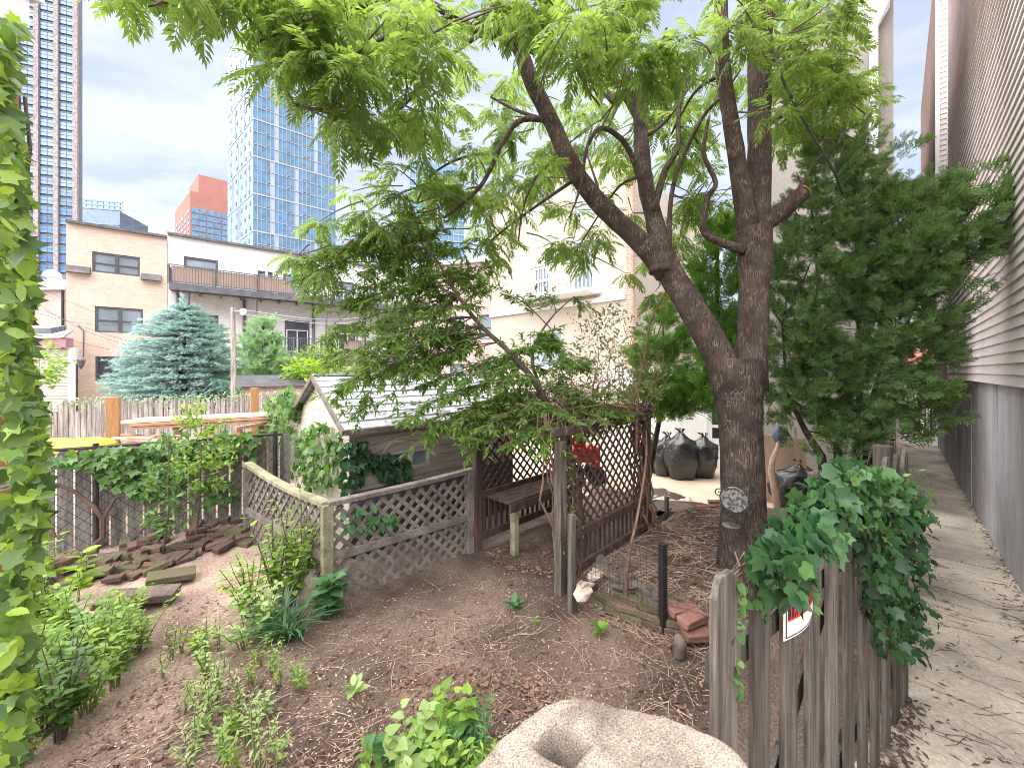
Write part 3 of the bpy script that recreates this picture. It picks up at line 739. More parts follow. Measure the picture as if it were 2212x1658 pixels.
def tower_glass():
    O = Vector((-63.4, 95, 0)); u = FU; n = FN; Wd = 18.9; zt = 92
    t = thing('glass_tower', O, 'sharp cornered teal glass tower behind the white row house', 'tower', 'towers on the skyline')
    fl = 3.05; P = lambda s_, z, d=0: O + u * s_ + Vector((0, 0, z)) + n * d
    b = MB()
    cols = 21; cw = Wd / cols; r = random.Random(3)
    for i in range(cols):
        for k in range(int(zt / fl)):
            z = k * fl
            b.mi = 0
            if i in (4, 5, 10, 15) and (k // 6 + i) % 2 == 0: b.mi = 1
            elif r.random() < .12: b.mi = 2
            d = r.uniform(-.03, .03)
            b.quad(P(i * cw, z, d), P((i + 1) * cw, z, d), P((i + 1) * cw, z + fl, d), P(i * cw, z + fl, d))
    b.build('glazing', [M['tealgl'], M['greyclad'], M['bluegl']], t)
    b = MB()
    for i in range(cols + 1): b.beam(P(i * cw, 0, .08), P(i * cw, zt, .08), .1, .08, up=n)
    for k in range(int(zt / fl) + 1): w = .34 if k % 3 == 0 else .13; b.beam(P(0, k * fl, .08), P(Wd, k * fl, .08), .09, w)
    b.build('mullions', M['greyclad'], t)
    b = MB()
    for i in (3, 8, 12, 13, 18):
        for k in range(int(zt / fl)): b.obox(P((i + .5) * cw, k * fl + .5, .12), u * cw * .45, n * .04, Vector((0, 0, .28)))
    b.build('vent_grilles', M['spandrel'], t)['kind'] = 'stuff'
    # left face, pale panels with an irregular grid
    w = Vector((-.76, .65, 0)).normalized(); Lw = 22; m = Vector((-w.y, w.x, 0)) * 1
    Q = lambda s_, z, d=0: O + w * s_ + Vector((0, 0, z)) + m * d
    b = MB(); b.quad(Q(0, 0), Q(0, zt), Q(Lw, zt), Q(Lw, 0)); b.quad(P(0, zt), P(Wd, zt), P(Wd, zt) + w * Lw, Q(Lw, zt)); b.quad(P(Wd, 0), P(Wd, 0) + w * Lw, P(Wd, zt) + w * Lw, P(Wd, zt)); b.quad(Q(Lw, 0), Q(Lw, zt), P(Wd, zt) + w * Lw, P(Wd, 0) + w * Lw)
    b.build('cladding', M['paleclad'], t)
    b = MB()
    for k in range(int(zt / (fl * 3)) + 1): b.beam(Q(0, k * fl * 3, .06), Q(Lw, k * fl * 3, .06), .1, .32)
    for k in range(int(zt / (fl * 3)) + 1):
        for s_ in [r.uniform(1, Lw - 1) for _ in range(5)]: b.beam(Q(s_, k * fl * 3, .06), Q(s_, (k + 1) * fl * 3, .06), .1, .3, up=w)
    b.build('panel_joints', M['greyclad'], t)
    b = MB()
    for k in range(int(zt / fl)):
        for s_ in (2, 5.5, 9, 13, 18): b.obox(Q(s_ + (k % 2) * .8, k * fl + 1.1, .08), w * .45, m * .04, Vector((0, 0, .5)))
    b.build('slot_windows', M['spandrel'], t)['kind'] = 'stuff'
tower_glass()

def tower_red():
    O = V(411, 800, 200); O.z = 0; u, n = FU, FN; zt = Zat(412, 200)
    t = thing('red_tower', O, 'salmon red and glass tower peeking above the white roofline', 'tower', 'towers on the skyline')
    Wd = 46; w = Vector((-.76, .65, 0)).normalized(); P = lambda s_, z, d=0: O + u * s_ + Vector((0, 0, z)) + n * d
    m = Vector((-w.y, w.x, 0)); Lw = 40
    b = MB(); b.quad(P(0, 0), P(Wd, 0), P(Wd, zt), P(0, zt)); b.quad(P(0, 0), P(0, zt), P(0, zt) + w * Lw, P(0, 0) + w * Lw); b.quad(P(0, zt), P(Wd, zt), P(Wd, zt) + w * Lw, P(0, zt) + w * Lw); b.quad(P(Wd, 0), P(Wd, 0) + w * Lw, P(Wd, zt) + w * Lw, P(Wd, zt))
    b.build('wall', M['redtower'], t)
    b = MB(); b.prism([P(4, zt) + w * 4, P(40, zt) + w * 4, P(40, zt) + w * 26, P(4, zt) + w * 26], (0, 0, 11)); b.build('penthouse', M['redtower'], t)
    b = MB(); fl = 3.1
    for k in range(int(zt / fl) - 2):
        for i in range(6): b.obox(P(2 + i * 3.1, k * fl + 1.5, .15), u * 1.4, n * .1, Vector((0, 0, 1.25)))
    b.build('curtain_wall', M['tealgl'], t)
    b = MB()
    for k in range(int(zt / fl) - 2):
        for i in range(3): b.obox(P(25 + i * 6.5, k * fl + 1.5, .15), u * 2.4, n * .1, Vector((0, 0, .8)))
    wn = b.build('windows_front', M['glass'], t); wn.name = 'window_band'
    b = MB()
    for k in range(int(zt / fl) - 2):
        for i in range(5): b.obox(O + w * (4 + i * 7.5) + m * .1 + Vector((0, 0, k * fl + 1.5)), w * (1.2 + 1.0 * ((i + k) % 2)), m * .1, Vector((0, 0, .9)))
    b.build('window_band', M['paleclad'], t)
    # low glass block and faint tower behind the tree
    O = V(160, 800, 180); O.z = 0; zt = Zat(448, 180)
    t = thing('glass_block', O, 'low banded glass block with open roof frame beside stone pier tower', 'building', 'towers on the skyline')
    u = Vector((.97, .24, 0)).normalized(); n = Vector((u.y, -u.x, 0)); Wd = 17.5; P = lambda s_, z, d=0: O + u * s_ + Vector((0, 0, z)) + n * d
    b = MB(); b.quad(P(0, 0), P(Wd, 0), P(Wd, zt), P(0, zt)); block(b, O, u, n, Wd, 20, 0, zt); b.build('glazing', M['tealgl'], t)
    b = MB()
    for k in range(int(zt / 3.4)): b.beam(P(0, k * 3.4, .15), P(Wd, k * 3.4, .15), .2, .9)
    b.build('floor_bands', M['bluegl'], t)
    b = MB(); 
    for k in range(9): b.beam(P(k * Wd / 8, zt), P(k * Wd / 8, zt + 4), .5, .5)
    for z in (zt + .4, zt + 2.2, zt + 4): b.beam(P(0, z), P(Wd + 1.2, z), .6, .7)
    b.build('roof_frame', M['paleclad'], t)
    O = V(885, 800, 170); O.z = 0; zt = Zat(345, 170)
    t = thing('glass_tower', O, 'pale distant glass tower half hidden behind the tree crown', 'tower', 'towers on the skyline')
    u = Vector((.95, .31, 0)).normalized(); n = Vector((u.y, -u.x, 0)); Wd = 24; P = lambda s_, z, d=0: O + u * s_ + Vector((0, 0, z)) + n * d
    b = MB(); b.quad(P(0, 0), P(Wd, 0), P(Wd, zt), P(0, zt)); block(b, O, u, n, Wd, 20, 0, zt); b.build('glazing', M['tealgl'], t)
    b = MB()
    for k in range(int(zt / 3.2)): b.beam(P(0, k * 3.2, .15), P(Wd, k * 3.2, .15), .2, .5)
    for k in range(11): b.beam(P(k * 2.4, 0, .2), P(k * 2.4, zt, .2), .2, .25, up=n)
    b.build('mullions', M['greyclad'], t)
tower_red()

# ------------------------------------------------------------------ cream house in the middle, grey building at right
CU = Vector((.72, -.694, 0)).normalized(); CN = Vector((CU.y, -CU.x, 0))   # facades square to the alley; CN points at us
def cream_house():
    C = on_line(1352, (3.75 - 7.2, 13 + 6.94), (3.75, 13)); o = C - CU * 6.6; Wd = 6.6
    def s_of(px): return (on_line(px, o, o + CU) - o).dot(CU)
    def z_of(px, py): return Zat(py, on_line(px, o, o + CU).y)
    t = thing('cream_house', o, 'cream stucco row house with fire escape seen through the tree', 'house')
    zt = 9.3; b = MB()
    q = lambda p0, p1, py0, py1: (s_of(p0), s_of(p1), z_of((p0 + p1) / 2, py1), z_of((p0 + p1) / 2, py0))
    ops = [q(1232, 1282, 516, 628), q(1148, 1186, 575, 635), q(1235, 1285, 400, 470), q(1135, 1180, 395, 460), q(1145, 1215, 715, 795)]
    wall_open(b, o, CU, Wd, -.1, zt, ops, CN); block(b, o, CU, CN, Wd, 8, -.1, zt); b.build('wall', M['cream'], t)
    for i, qq in enumerate(ops): window(t, o, CU, CN, qq, M['trimwhite'], M['glass'], 1, True, .12, .08, bars=5 if i < 2 else 0)
    zl = z_of(1228, 638); b = MB()
    a, c = s_of(1140), s_of(1298)
    b.prism([o + CU * a + CN * .02 + Vector((0, 0, zl - .12)), o + CU * c + CN * .02 + Vector((0, 0, zl - .12)), o + CU * c + CN * .95 + Vector((0, 0, zl - .12)), o + CU * a + CN * .95 + Vector((0, 0, zl - .12))], (0, 0, .1))
    f = b.build('fire_escape', M['trimwhite'], t); b = MB()
    for k in range(21):
        p = o + CU * lin(a, c, k / 20) + CN * .93; b.beam(p + Vector((0, 0, zl)), p + Vector((0, 0, zl + .95)), .02, .02)
    for z in (zl + .5, zl + .95): b.beam(o + CU * a + CN * .93 + Vector((0, 0, z)), o + CU * c + CN * .93 + Vector((0, 0, z)), .04, .04)
    b.build('railing', M['trimwhite'], f); b = MB()
    for k in range(9):
        p = o + CU * lin(a + .7, c - 1.2, k / 9) + CN * .4 + Vector((0, 0, zl + .2 + 2.4 * (8 - k) / 9)); b.obox(p, CU * .1, CN * .26, Vector((0, 0, .015)))
    for d in (.13, .67): b.beam(o + CU * (a + .6) + CN * d + Vector((0, 0, zl + 2.45)), o + CU * (c - 1.25) + CN * d + Vector((0, 0, zl)), .03, .12)
    b.build('ladder_stair', M['trimwhite'], f)
    b = MB(); zz = z_of(1250, 655)
    b.beam(o + CN * .05 + Vector((0, 0, zz)), o + CU * Wd + CN * .05 + Vector((0, 0, zz)), .12, .16); b.build('belt_course', M['trimwhite'], t)
    b = MB(); o2 = o + CU * (Wd + .005) ; b.obox(o2 + CU * .13 - CN * .1 + Vector((0, 0, zt / 2)), CU * .12, CN * .13, Vector((0, 0, zt / 2 + .1))); b.build('brick_quoin', M['redbrick'], t)
cream_house()
def red_brick_house():
    A = V(890, 800, 27); A.z = 0; B = V(1092, 800, 25); B.z = 0; u = (B - A).normalized(); n = Vector((u.y, -u.x, 0)); Wd = (B - A).length
    t = thing('plain_house', A, 'plain tan row house glimpsed through the middle of the layered shrub', 'house'); zt = Zat(570, 26); b = MB()
    ops = [(s_, s_ + 1.0, z, z + 1.6) for s_ in (.8, 2.9, 5.0) for z in (1.2, 4.4)]
    wall_open(b, A, u, Wd, -.1, zt, ops, n); block(b, A, u, n, Wd, 7, -.1, zt); b.build('wall', M['pinkwall'], t)
    b = MB(); b.beam(A + n * .03 + Vector((0, 0, zt + .1)), B + n * .03 + Vector((0, 0, zt + .1)), .4, .25); b.build('coping', M['trimwhite'], t)
    for q in ops: window(t, A, u, n, q, M['frame'], M['glass'], 1)
red_brick_house()
def grey_building():
    A0, B0 = Vector((3.4, 9.5, 0)), Vector((6.424, 6.56, 0)); u = (B0 - A0).normalized(); n = Vector((u.y, -u.x, 0))
    o = on_line(1640, A0, B0); C = on_line(1930, A0, B0); Wd = (C - o).length
    t = thing('grey_building', o, 'tall grey beige stucco building with white downspout beside the alley', 'building')
    zt = Zat(32, on_line(1805, A0, B0).y)
    b = MB(); wall_open(b, o, u, Wd, -.1, zt, [], n); block(b, o, u, n, Wd, 9, -.1, zt); b.build('wall', M['greystucco'], t)
    b = MB(); b.beam(o + n * .03 + Vector((0, 0, zt + .05)), C + n * .03 + Vector((0, 0, zt + .05)), .3, .12); b.build('coping', M['greystucco'], t)
    p = on_line(1888, A0, B0) + n * .11; zb = Zat(60, p.y)
    b = MB(); b.beam(p + Vector((0, 0, .1)), p + Vector((0, 0, zb)), .11, .11, up=n)
    h = u * .055; 
    for k, (w0, w1, z0, z1) in enumerate(((.055, .2, zb, zb + .3), (.2, .2, zb + .3, zb + .55))):
        a = [p + u * i * w0 + n * j * w0 * .7 + Vector((0, 0, z0)) for i, j in ((-1, -1), (1, -1), (1, 1), (-1, 1))]; c = [p + u * i * w1 + n * j * w1 * .7 + Vector((0, 0, z1)) for i, j in ((-1, -1), (1, -1), (1, 1), (-1, 1))]
        b.add(a + c, [(0, 1, 5, 4), (1, 2, 6, 5), (2, 3, 7, 6), (3, 0, 4, 7), (4, 5, 6, 7)])
    b.build('downspout', M['trimwhite'], t)
    # white one storey extension with the storm door
    A = V(1300, 800, 10.2); A.z = 0; B = V(1640, 800, 9.0); B.z = 0
    u = (B - A).normalized(); n = Vector((u.y, -u.x, 0)); Wd = (B - A).length
    t = thing('white_extension', A, 'low white walled rear extension behind the refuse bags', 'building')
    dr = [(on_line(p_, A, B) - A).dot(u) for p_ in (1528, 1568, 1600)]; zt = 2.45; ddd = (dr[0], dr[0] + .95, .04, 2.08)
    b = MB(); wall_open(b, A, u, Wd, -.1, zt, [ddd], n); block(b, A, u, n, Wd, 3, -.1, zt); b.build('wall', M['whitewall'], t)
    d = window(t, A, u, n, ddd, M['trimwhite'], M['glassdark'], 1, True, .06, .1, name='door')
    b = MB(); p = A + u * (ddd[0] + .475) + n * -.02; b.obox(p + Vector((0, 0, .42)), u * .38, n * .02, Vector((0, 0, .3))); b.build('kick_panel', M['trimwhite'], d)
    b = MB(); b.tube([A + u * (ddd[0] + .86) + n * .03 + Vector((0, 0, 1.0)), A + u * (ddd[0] + .86) + n * .07 + Vector((0, 0, 1.02)), A + u * (ddd[0] + .76) + n * .07 + Vector((0, 0, 1.02))], .014, 6); b.build('handle', M['iron'], d)
grey_building()

# ------------------------------------------------------------------ vinyl sided building along the alley
def sided_building():
    o = Vector((5.19, 3.94, 0)) - U * 4.2; n = NL; zs, zt = 2.19, 12.6
    t = thing('sided_building', o, 'tall beige vinyl sided building on a bare concrete base along the alley', 'building')
    Lm, Lf = 4.2 + 6.7, 4.2 + 16.9
    def clap(b, o_, u, n_, W_, z0, z1, pitch=.118, seams=True):
        k, z = 0, z0; r = random.Random(5)
        while z < z1:
            zz = min(z + pitch, z1); s_ = 0
            while s_ < W_:
                e = min(s_ + (r.uniform(2.6, 3.7) if seams else W_), W_); j = r.uniform(0, .0025)
                b.quad(o_ + u * s_ + n_ * (.018 + j) + Vector((0, 0, z)), o_ + u * e + n_ * (.018 + j) + Vector((0, 0, z)), o_ + u * e + n_ * j + Vector((0, 0, zz)), o_ + u * s_ + n_ * j + Vector((0, 0, zz)))
                s_ = e
            b.quad(o_ + n_ * -.01 + Vector((0, 0, z)), o_ + u * W_ + n_ * -.01 + Vector((0, 0, z)), o_ + u * W_ + n_ * .02 + Vector((0, 0, z)), o_ + n_ * .02 + Vector((0, 0, z)))
            z += pitch
    b = MB(); clap(b, o + n * .06, U, n, Lm, zs, zt)
    q = o + n * .04 ; b.quad(q + Vector((0, 0, zs)), q + U * Lm + Vector((0, 0, zs)), q + U * Lm + Vector((0, 0, zt)), q + Vector((0, 0, zt)))
    block(b, o + n * .03, U, n, Lm, 8, zs, zt); b.build('siding', M['siding'], t)
    # far, slightly projecting half: corner trim, return and pinkish wall
    o2 = o + U * Lm + n * .06; b = MB(); clap(b, o2 + n * .16 + U * .01, U, n, 7.8, 3.1, 12.04, .118)
    b.build('far_siding', M['sidingpink'], t)
    b = MB(); clap(b, o2 + U * -.0 + n * .002, n, -U, .16, 3.1, 12.04, .118, False); b.build('return_siding', M['siding'], t)
    b = MB(); b.beam(o2 + n * .17 + Vector((0, 0, 3.1)) - U * .01, o2 + n * .17 + Vector((0, 0, 12.04)) - U * .01, .05, .07, up=n); b.beam(o2 + n * .005 + Vector((0, 0, 3.1)) - U * .012, o2 + n * .005 + Vector((0, 0, 12.04)) - U * .012, .04, .03, up=n); b.build('corner_trim', M['trimwhite'], t)
    b = MB(); clap(b, o2 + U * .01, U, n, 10.2, zs, 3.1, .118); b.prism([o2 + Vector((0, 0, 3.1)), o2 + n * .2 + Vector((0, 0, 3.1)), o2 + n * .02 + Vector((0, 0, 3.18)), o2 + Vector((0, 0, 3.2))], U * 8); b.build('red_tinted_siding', M['redtint'], t)  # red tint of a reflection put into the siding's colour
    # concrete base, set back a little
    b = MB(); q = o - n * .02; b.obox(q + U * Lf / 2 - n * .2 + Vector((0, 0, zs / 2 - .02)), U * Lf / 2, n * .2, Vector((0, 0, zs / 2 + .02)))
    for k in range(9): b.beam(q + U * (1 + k * 2.35) + n * .003 + Vector((0, 0, 0)), q + U * (1 + k * 2.35) + n * .003 + Vector((0, 0, zs - .02)), .006, .02, up=n)
    b.build('concrete_base', M['concrete'], t)
sided_building()
def alley_end():
    c = Vector((2.735, 2.72, 0)) + U * 15.5; a = c - NL * -.1; e = c - NL * 1.25
    t = thing('iron_gate', c, 'black iron bar gate closing the far end of the alley', 'gate')
    b = MB()
    for k in range(11): p = a.lerp(e, k / 10); b.beam(p, p + Vector((0, 0, 2.0)), .03, .03)
    b.build('bars', M['iron'], t); b = MB()
    for z in (.15, 1.1, 1.9): b.beam(a + Vector((0, 0, z)), e + Vector((0, 0, z)), .04, .05)
    b.build('rails', M['iron'], t)
    p = Vector((2.735, 2.72, 0)) + U * 34 - NL * 3; n = -U
    t = thing('street_house', p, 'pale red fronted house across the street beyond the alley', 'house')
    b = MB(); wall_open(b, p + NL * -6, NL, 14, -.1, 5.2, [(2, 3.2, 1, 2.8), (5, 6.2, 1, 2.8), (8, 9.2, 1, 2.8)], n); block(b, p - NL * 6, NL, n, 14, 6, -.1, 5.2); b.build('wall', M['whitewall'], t)
    for q in ((2, 3.2, 1, 2.8), (5, 6.2, 1, 2.8), (8, 9.2, 1, 2.8)): window(t, p - NL * 6, NL, n, q, M['trimwhite'], M['glass'], 1)
    b = MB(); b.beam(p - NL * 6 + n * .2 + Vector((0, 0, 3.3)), p + NL * 8 + n * .2 + Vector((0, 0, 3.3)), .6, .7); b.build('awning', M['redtint'], t)
alley_end()
# ------------------------------------------------------------------ picket fence along the alley, with the sign
FA, FB = Vector((.66, 1.23, 0)), Vector((2.735, 2.72, 0))
FD = (FB - FA).normalized(); FNn = Vector((FD.y, -FD.x, 0))        # FNn points to the alley / camera side
def picket(w, h, th, c, d, n, top='gothic'):
    """dog-eared or gothic board standing at c, wide along d"""
    if top == 'gothic':
        pr = [(-.5, 0), (.5, 0), (.5, h - .26), (.32, h - .225), (.5, h - .19), (.5, h - .12), (.34, h - .05), (0, h), (-.34, h - .05), (-.5, h - .12), (-.5, h - .19), (-.32, h - .225), (-.5, h - .26)]
    else:
        pr = [(-.5, 0), (.5, 0), (.5, h - .06), (.28, h), (-.28, h), (-.5, h - .06)]
    return [c + d * (x * w) + Vector((0, 0, z)) for x, z in pr]
def alley_fence():
    t = thing('picket_fence', FA, 'weathered grey picket fence overgrown with creeper beside the alley', 'fence')
    n = 10; Lf = (FB - FA).length
    for k in range(n + 1):
        s_ = Lf * k / n; p = FA + FD * s_; p.z = -.01
        h = lin(1.72, 1.84, k / n) + random.uniform(-.03, .03) - (.12 if k in (2, 3) else 0)
        b = MB(); tilt = random.uniform(-.012, .012)
        d = Vector((FD.x, FD.y, tilt)).normalized()
        b.prism(picket(.13 * random.uniform(.92, 1.08), h, .02, p, d, FNn, 'dog' if k < 9 else 'gothic'), FNn * .022)
        b.build('picket', M['wood'], t, bevel=.003)
    for z in (.38, 1.38):
        b = MB(); b.beam(FA - FNn * .03 + Vector((0, 0, z)), FB - FNn * .03 + Vector((0, 0, z)), .04, .09); b.build('rail', M['wood'], t)
    for p in (FA + FD * 1.32, FB + FD * .07):
        b = MB(); p = p - FNn * .11; b.box(p + Vector((0, 0, .9)), (.1, .1, 1.8), math.atan2(FD.y, FD.x)); b.build('post', M['wood'], t, bevel=.006)
    # diagonal brace seen between the boards
    b = MB(); b.beam(FA + FD * .15 - FNn * .035 + Vector((0, 0, .45)), FA + FD * 1.2 - FNn * .035 + Vector((0, 0, 1.32)), .02, .09); b.build('brace', M['wood'], t)
    # the rest of the fence running down the alley behind the cypress
    t = thing('picket_fence', FB + U * .25, 'far run of gothic topped pickets under the cypress, down the alley', 'fence')
    for k in range(22):
        if k in (3, 9, 14): continue
        p = FB + U * (.3 + k * .19) + NL * .03; p.z = .03
        b = MB(); b.prism(picket(.12, 1.8 + random.uniform(-.05, .04), .02, p, U, -NL), -NL * .022); b.build('picket', M['wood'], t)
    for z in (.4, 1.4):
        b = MB(); b.beam(FB + U * .2 + NL * .06 + Vector((0, 0, z)), FB + U * 4.5 + NL * .06 + Vector((0, 0, z)), .04, .09); b.build('rail', M['wood'], t)
alley_fence()
def sign():
    A, B = on_line(1663, FA, FB) + FNn * .045, on_line(1728, FA, FB) + FNn * .045
    zb, ztp = (Zat(1383, A.y) + Zat(1323, B.y)) / 2, (Zat(1276, A.y) + Zat(1224, B.y)) / 2
    Wd, Ht = (B - A).length, ztp - zb; d = (B - A).normalized()
    t = thing('warning_sign', (A + B) / 2 + Vector((0, 0, zb)), 'curled metal sign with red lettering on a black band, nailed to the pickets', 'sign')
    def S_(x, y, off=0): return A + d * (x * Wd) + Vector((0, 0, zb + y * Ht)) + FNn * (off + .02 * math.sin(math.pi * x))
    def sheet(x0, x1, y0, y1, off, th):
        b = MB(); k = 8; vs = []
        for i in range(k + 1):
            x = lin(x0, x1, i / k); vs += [S_(x, y0, off), S_(x, y1, off), S_(x, y1, off - th), S_(x, y0, off - th)]
        fs = []
        for i in range(k):
            a = 4 * i; fs += [(a, a + 4, a + 5, a + 1), (a + 1, a + 5, a + 6, a + 2), (a + 2, a + 6, a + 7, a + 3), (a + 3, a + 7, a + 4, a)]
        fs += [(0, 1, 2, 3), (4 * k + 3, 4 * k + 2, 4 * k + 1, 4 * k)]
        b.add(vs, fs); return b
    sheet(0, 1, 0, 1, 0, .0015).build('panel', M['signwhite'], t)
    b = MB()
    for q in ((.035, .965, .035, .055), (.035, .965, .945, .965)): b2 = sheet(*q, .0012, .001); b.add(b2.v, b2.f)
    for q in ((.035, .055, .06, .94), (.945, .965, .06, .94)): b2 = sheet(*q, .0012, .001); b.add(b2.v, b2.f)
    b.build('border', M['signblack'], t)
    sheet(.075, .925, .36, .925, .0012, .001).build('dark_band', M['signblack'], t)
    sheet(.075, .925, .36, .40, .0022, .001).build('red_stripe', M['signred'], t)
    cu = bpy.data.curves.new('lettering', 'FONT'); cu.body = 'TRESPASSING'; cu.size = 1; cu.extrude = .004
    to = bpy.data.objects.new('lettering_source', cu); COL.objects.link(to)
    dg = bpy.context.evaluated_depsgraph_get(); me = bpy.data.meshes.new_from_object(to.evaluated_get(dg))
    bpy.data.objects.remove(to)
    vs = np.zeros(len(me.vertices) * 3); me.vertices.foreach_get('co', vs); vs = vs.reshape(-1, 3)
    mn, mxx = vs.min(0), vs.max(0)
    new = [S_(.09 + .82 * (v[0] - mn[0]) / (mxx[0] - mn[0]), .405 + .27 * (v[1] - mn[1]) / (mxx[1] - mn[1]), .0022 + .0008 * (1 if v[2] > 0 else 0)) for v in vs]
    o = wloc(t); me.vertices.foreach_set('co', np.array([tuple(v - o) for v in new]).ravel()); me.update()
    me.materials.clear(); link_mesh(me, 'lettering', M['signred'], t, None)
sign()

# ------------------------------------------------------------------ granite block in the foreground
def granite():
    # plan of the top, metres, counter clockwise, seen from the garden gate
    top = 1.5
    P = lambda px, py: G(px, py, top)
    out = [P(985, 1690), P(1080, 1590), P(1165, 1522), P(1200, 1508), P(1245, 1501), P(1330, 1512), P(1420, 1532), P(1500, 1557), P(1580, 1592), P(1625, 1640), P(1640, 1720), Vector((.5, .62, top)), Vector((.1, .58, top)), Vector((-.1, .68, top))]
    hole = [P(1140, 1607), P(1165, 1575), P(1192, 1553), P(1240, 1575), P(1292, 1607), P(1262, 1640), P(1240, 1668), P(1190, 1642)]
    n = 160
    cx, cy = sum(p.x for p in hole) / 8, sum(p.y for p in hole) / 8
    hole = [Vector((cx + (p.x - cx) * .84, cy + (p.y - cy) * .84, p.z)) for p in hole]
    def ray(poly, a):
        d = (math.cos(a), math.sin(a)); best = None
        for i in range(len(poly)):
            p, q = poly[i - 1], poly[i]; ex, ey = q.x - p.x, q.y - p.y
            det = d[0] * -ey + ex * d[1]
            if abs(det) < 1e-9: continue
            rx, ry = p.x - cx, p.y - cy
            t = (rx * -ey + ex * ry) / det; u = (d[0] * ry - d[1] * rx) / det
            if t > 0 and -1e-6 <= u <= 1 + 1e-6: best = t if best is None else min(best, t)
        return best or .1
    ho = [ray(hole, 2 * math.pi * k / n) for k in range(n)]; oo = [ray(out, 2 * math.pi * k / n) for k in range(n)]
    def sm(a, it): 
        for _ in range(it): a = [(a[i - 1] + 2 * a[i] + a[(i + 1) % n]) / 4 for i in range(n)]
        return a
    ho, oo = sm(ho, 1), sm(oo, 3)
    prof = [(0, 0, -.14), (.5, 0, -.145), (.86, 0, -.135), (.93, 0, -.1), (.99, 0, -.02), (1.04, 0, -.005), (1.13, 0, .0)]  # hole factors
    rings = []
    for k1, _, z in prof: rings.append([(h * k1, z) for h in ho])
    for f_, z in ((.15, .003), (.3, .004), (.45, .004), (.6, .003), (.75, .001), (.85, -.002), (.92, -.006), (.96, -.012), (.985, -.02), (1.0, -.035), (1.008, -.07), (1.012, -.14), (1.03, -.25), (1.05, -.4), (1.08, -.9), (1.1, -1.5)):
        rings.append([(h * 1.13 + (o - h * 1.13) * f_ if f_ <= 1 else o * f_, z) for h, o in zip(ho, oo)])
    b = MB(); vs = []
    for rg in rings:
        for k, (r, z) in enumerate(rg):
            a = 2 * math.pi * k / n; j = .0012 if z > -.15 else .004
            tz = -.035 * max(0, (cx + math.cos(a) * r - .28)) / .4
            vs.append((cx + math.cos(a) * (r + random.uniform(-j, j) * .6), cy + math.sin(a) * (r + random.uniform(-j, j) * .6), top + z + .009 * noise.noise(Vector((math.cos(a) * r * 9, math.sin(a) * r * 9, z * 6))) + .004 * noise.noise(Vector((math.cos(a) * r * 30, math.sin(a) * r * 30, 5))) + random.uniform(-.0007, .0007)))
    m = len(rings)
    b.add(vs, [(i * n + k, i * n + (k + 1) % n, (i + 1) * n + (k + 1) % n, (i + 1) * n + k) for i in range(m - 1) for k in range(n)] + [tuple(range(n))[::-1]])
    o = b.build('granite_block', M['stone'], smooth=True)
    tag(o, 'big speckled granite block with a square socket hole in the foreground', 'stone block')
granite()

# ------------------------------------------------------------------ lattice
def lattice(b, o, u, n, Wd, z0, z1, pitch=.11, w=.034, th=.008, both=True):
    """two layers of diagonal laths clipped to a rectangle; z0,z1 may be callables of s"""
    zf0 = z0 if callable(z0) else (lambda s_: z0); zf1 = z1 if callable(z1) else (lambda s_: z1)
    zmin, zmax = min(zf0(0), zf0(Wd)), max(zf1(0), zf1(Wd)); Ht = zmax - zmin
    for layer, sg in enumerate((1, -1) if both else (1,)):
        c = -Ht
        while c < Wd + Ht:
            # centre line s = c + sg*(z - zmin) (+Ht shift for the other diagonal)
            pts = []
            for k in range(61):
                z = zmin + Ht * k / 60; s_ = c + (z - zmin if sg > 0 else Ht - (z - zmin))
                if 0 <= s_ <= Wd and zf0(s_) <= z <= zf1(s_): pts.append((s_, z))
            if len(pts) > 2:
                P = lambda q: o + u * q[0] + Vector((0, 0, q[1])) + n * (th * (layer - .5) * 1.05)
                b.beam(P(pts[0]), P(pts[-1]), th, w, up=(u * -sg * 1 + Vector((0, 0, 1))).normalized())
            c += pitch
LC, LR, LL = Vector((-1.84, 3.86, 0)), Vector((-.51, 4.99, 0)), Vector((-3.57, 5.24, 0))
def lattice_fence():
    t = thing('lattice_fence', LC, 'low weathered lattice fence with mossy top rail around the playhouse shed', 'fence')
    for A, B, nm in ((LC, LR, 0), (LC, LL, 1)):
        u = (B - A).normalized(); n = Vector((u.y, -u.x, 0)) * (1 if nm == 0 else -1); Wd = (B - A).length
        b = MB(); lattice(b, A, u, n, Wd, .02, .98, .15, .042, .011); b.build('lattice_panel', M['woodh'], t)
        b = MB(); zA, zB = (1.05, 1.1) if nm == 0 else (1.05, 1.12)
        m = M['woodh'] if nm == 0 else M['woodmoss']
        k = 6
        for i in range(k):
            sag = lambda f: lin(zA, zB, f) - (.05 * math.sin(math.pi * f) if nm else .012 * math.sin(math.pi * f)) - .025
            b.beam(A + u * Wd * i / k + Vector((0, 0, sag(i / k))), A + u * Wd * ((i + 1) / k) + Vector((0, 0, sag((i + 1) / k))), .1, .05)
        b.build('top_rail', m, t, bevel=.006)
        for z in (.49,):
            b = MB(); b.beam(A + n * .025 + u * .05 + Vector((0, 0, z)), B + n * .025 - u * .05 + Vector((0, 0, z)), .03, .08); b.build('rail', M['woodh'], t)
    for p, h, m in ((LC, 1.02, 'woodmoss'), (LL, 1.06, 'woodh'), (LR - Vector((.03, .03, 0)), 1.06, 'woodh')):
        b = MB(); b.box(p + Vector((0, 0, h / 2)), (.1, .1, h), .7); b.build('post', M[m], t, bevel=.008)
lattice_fence()

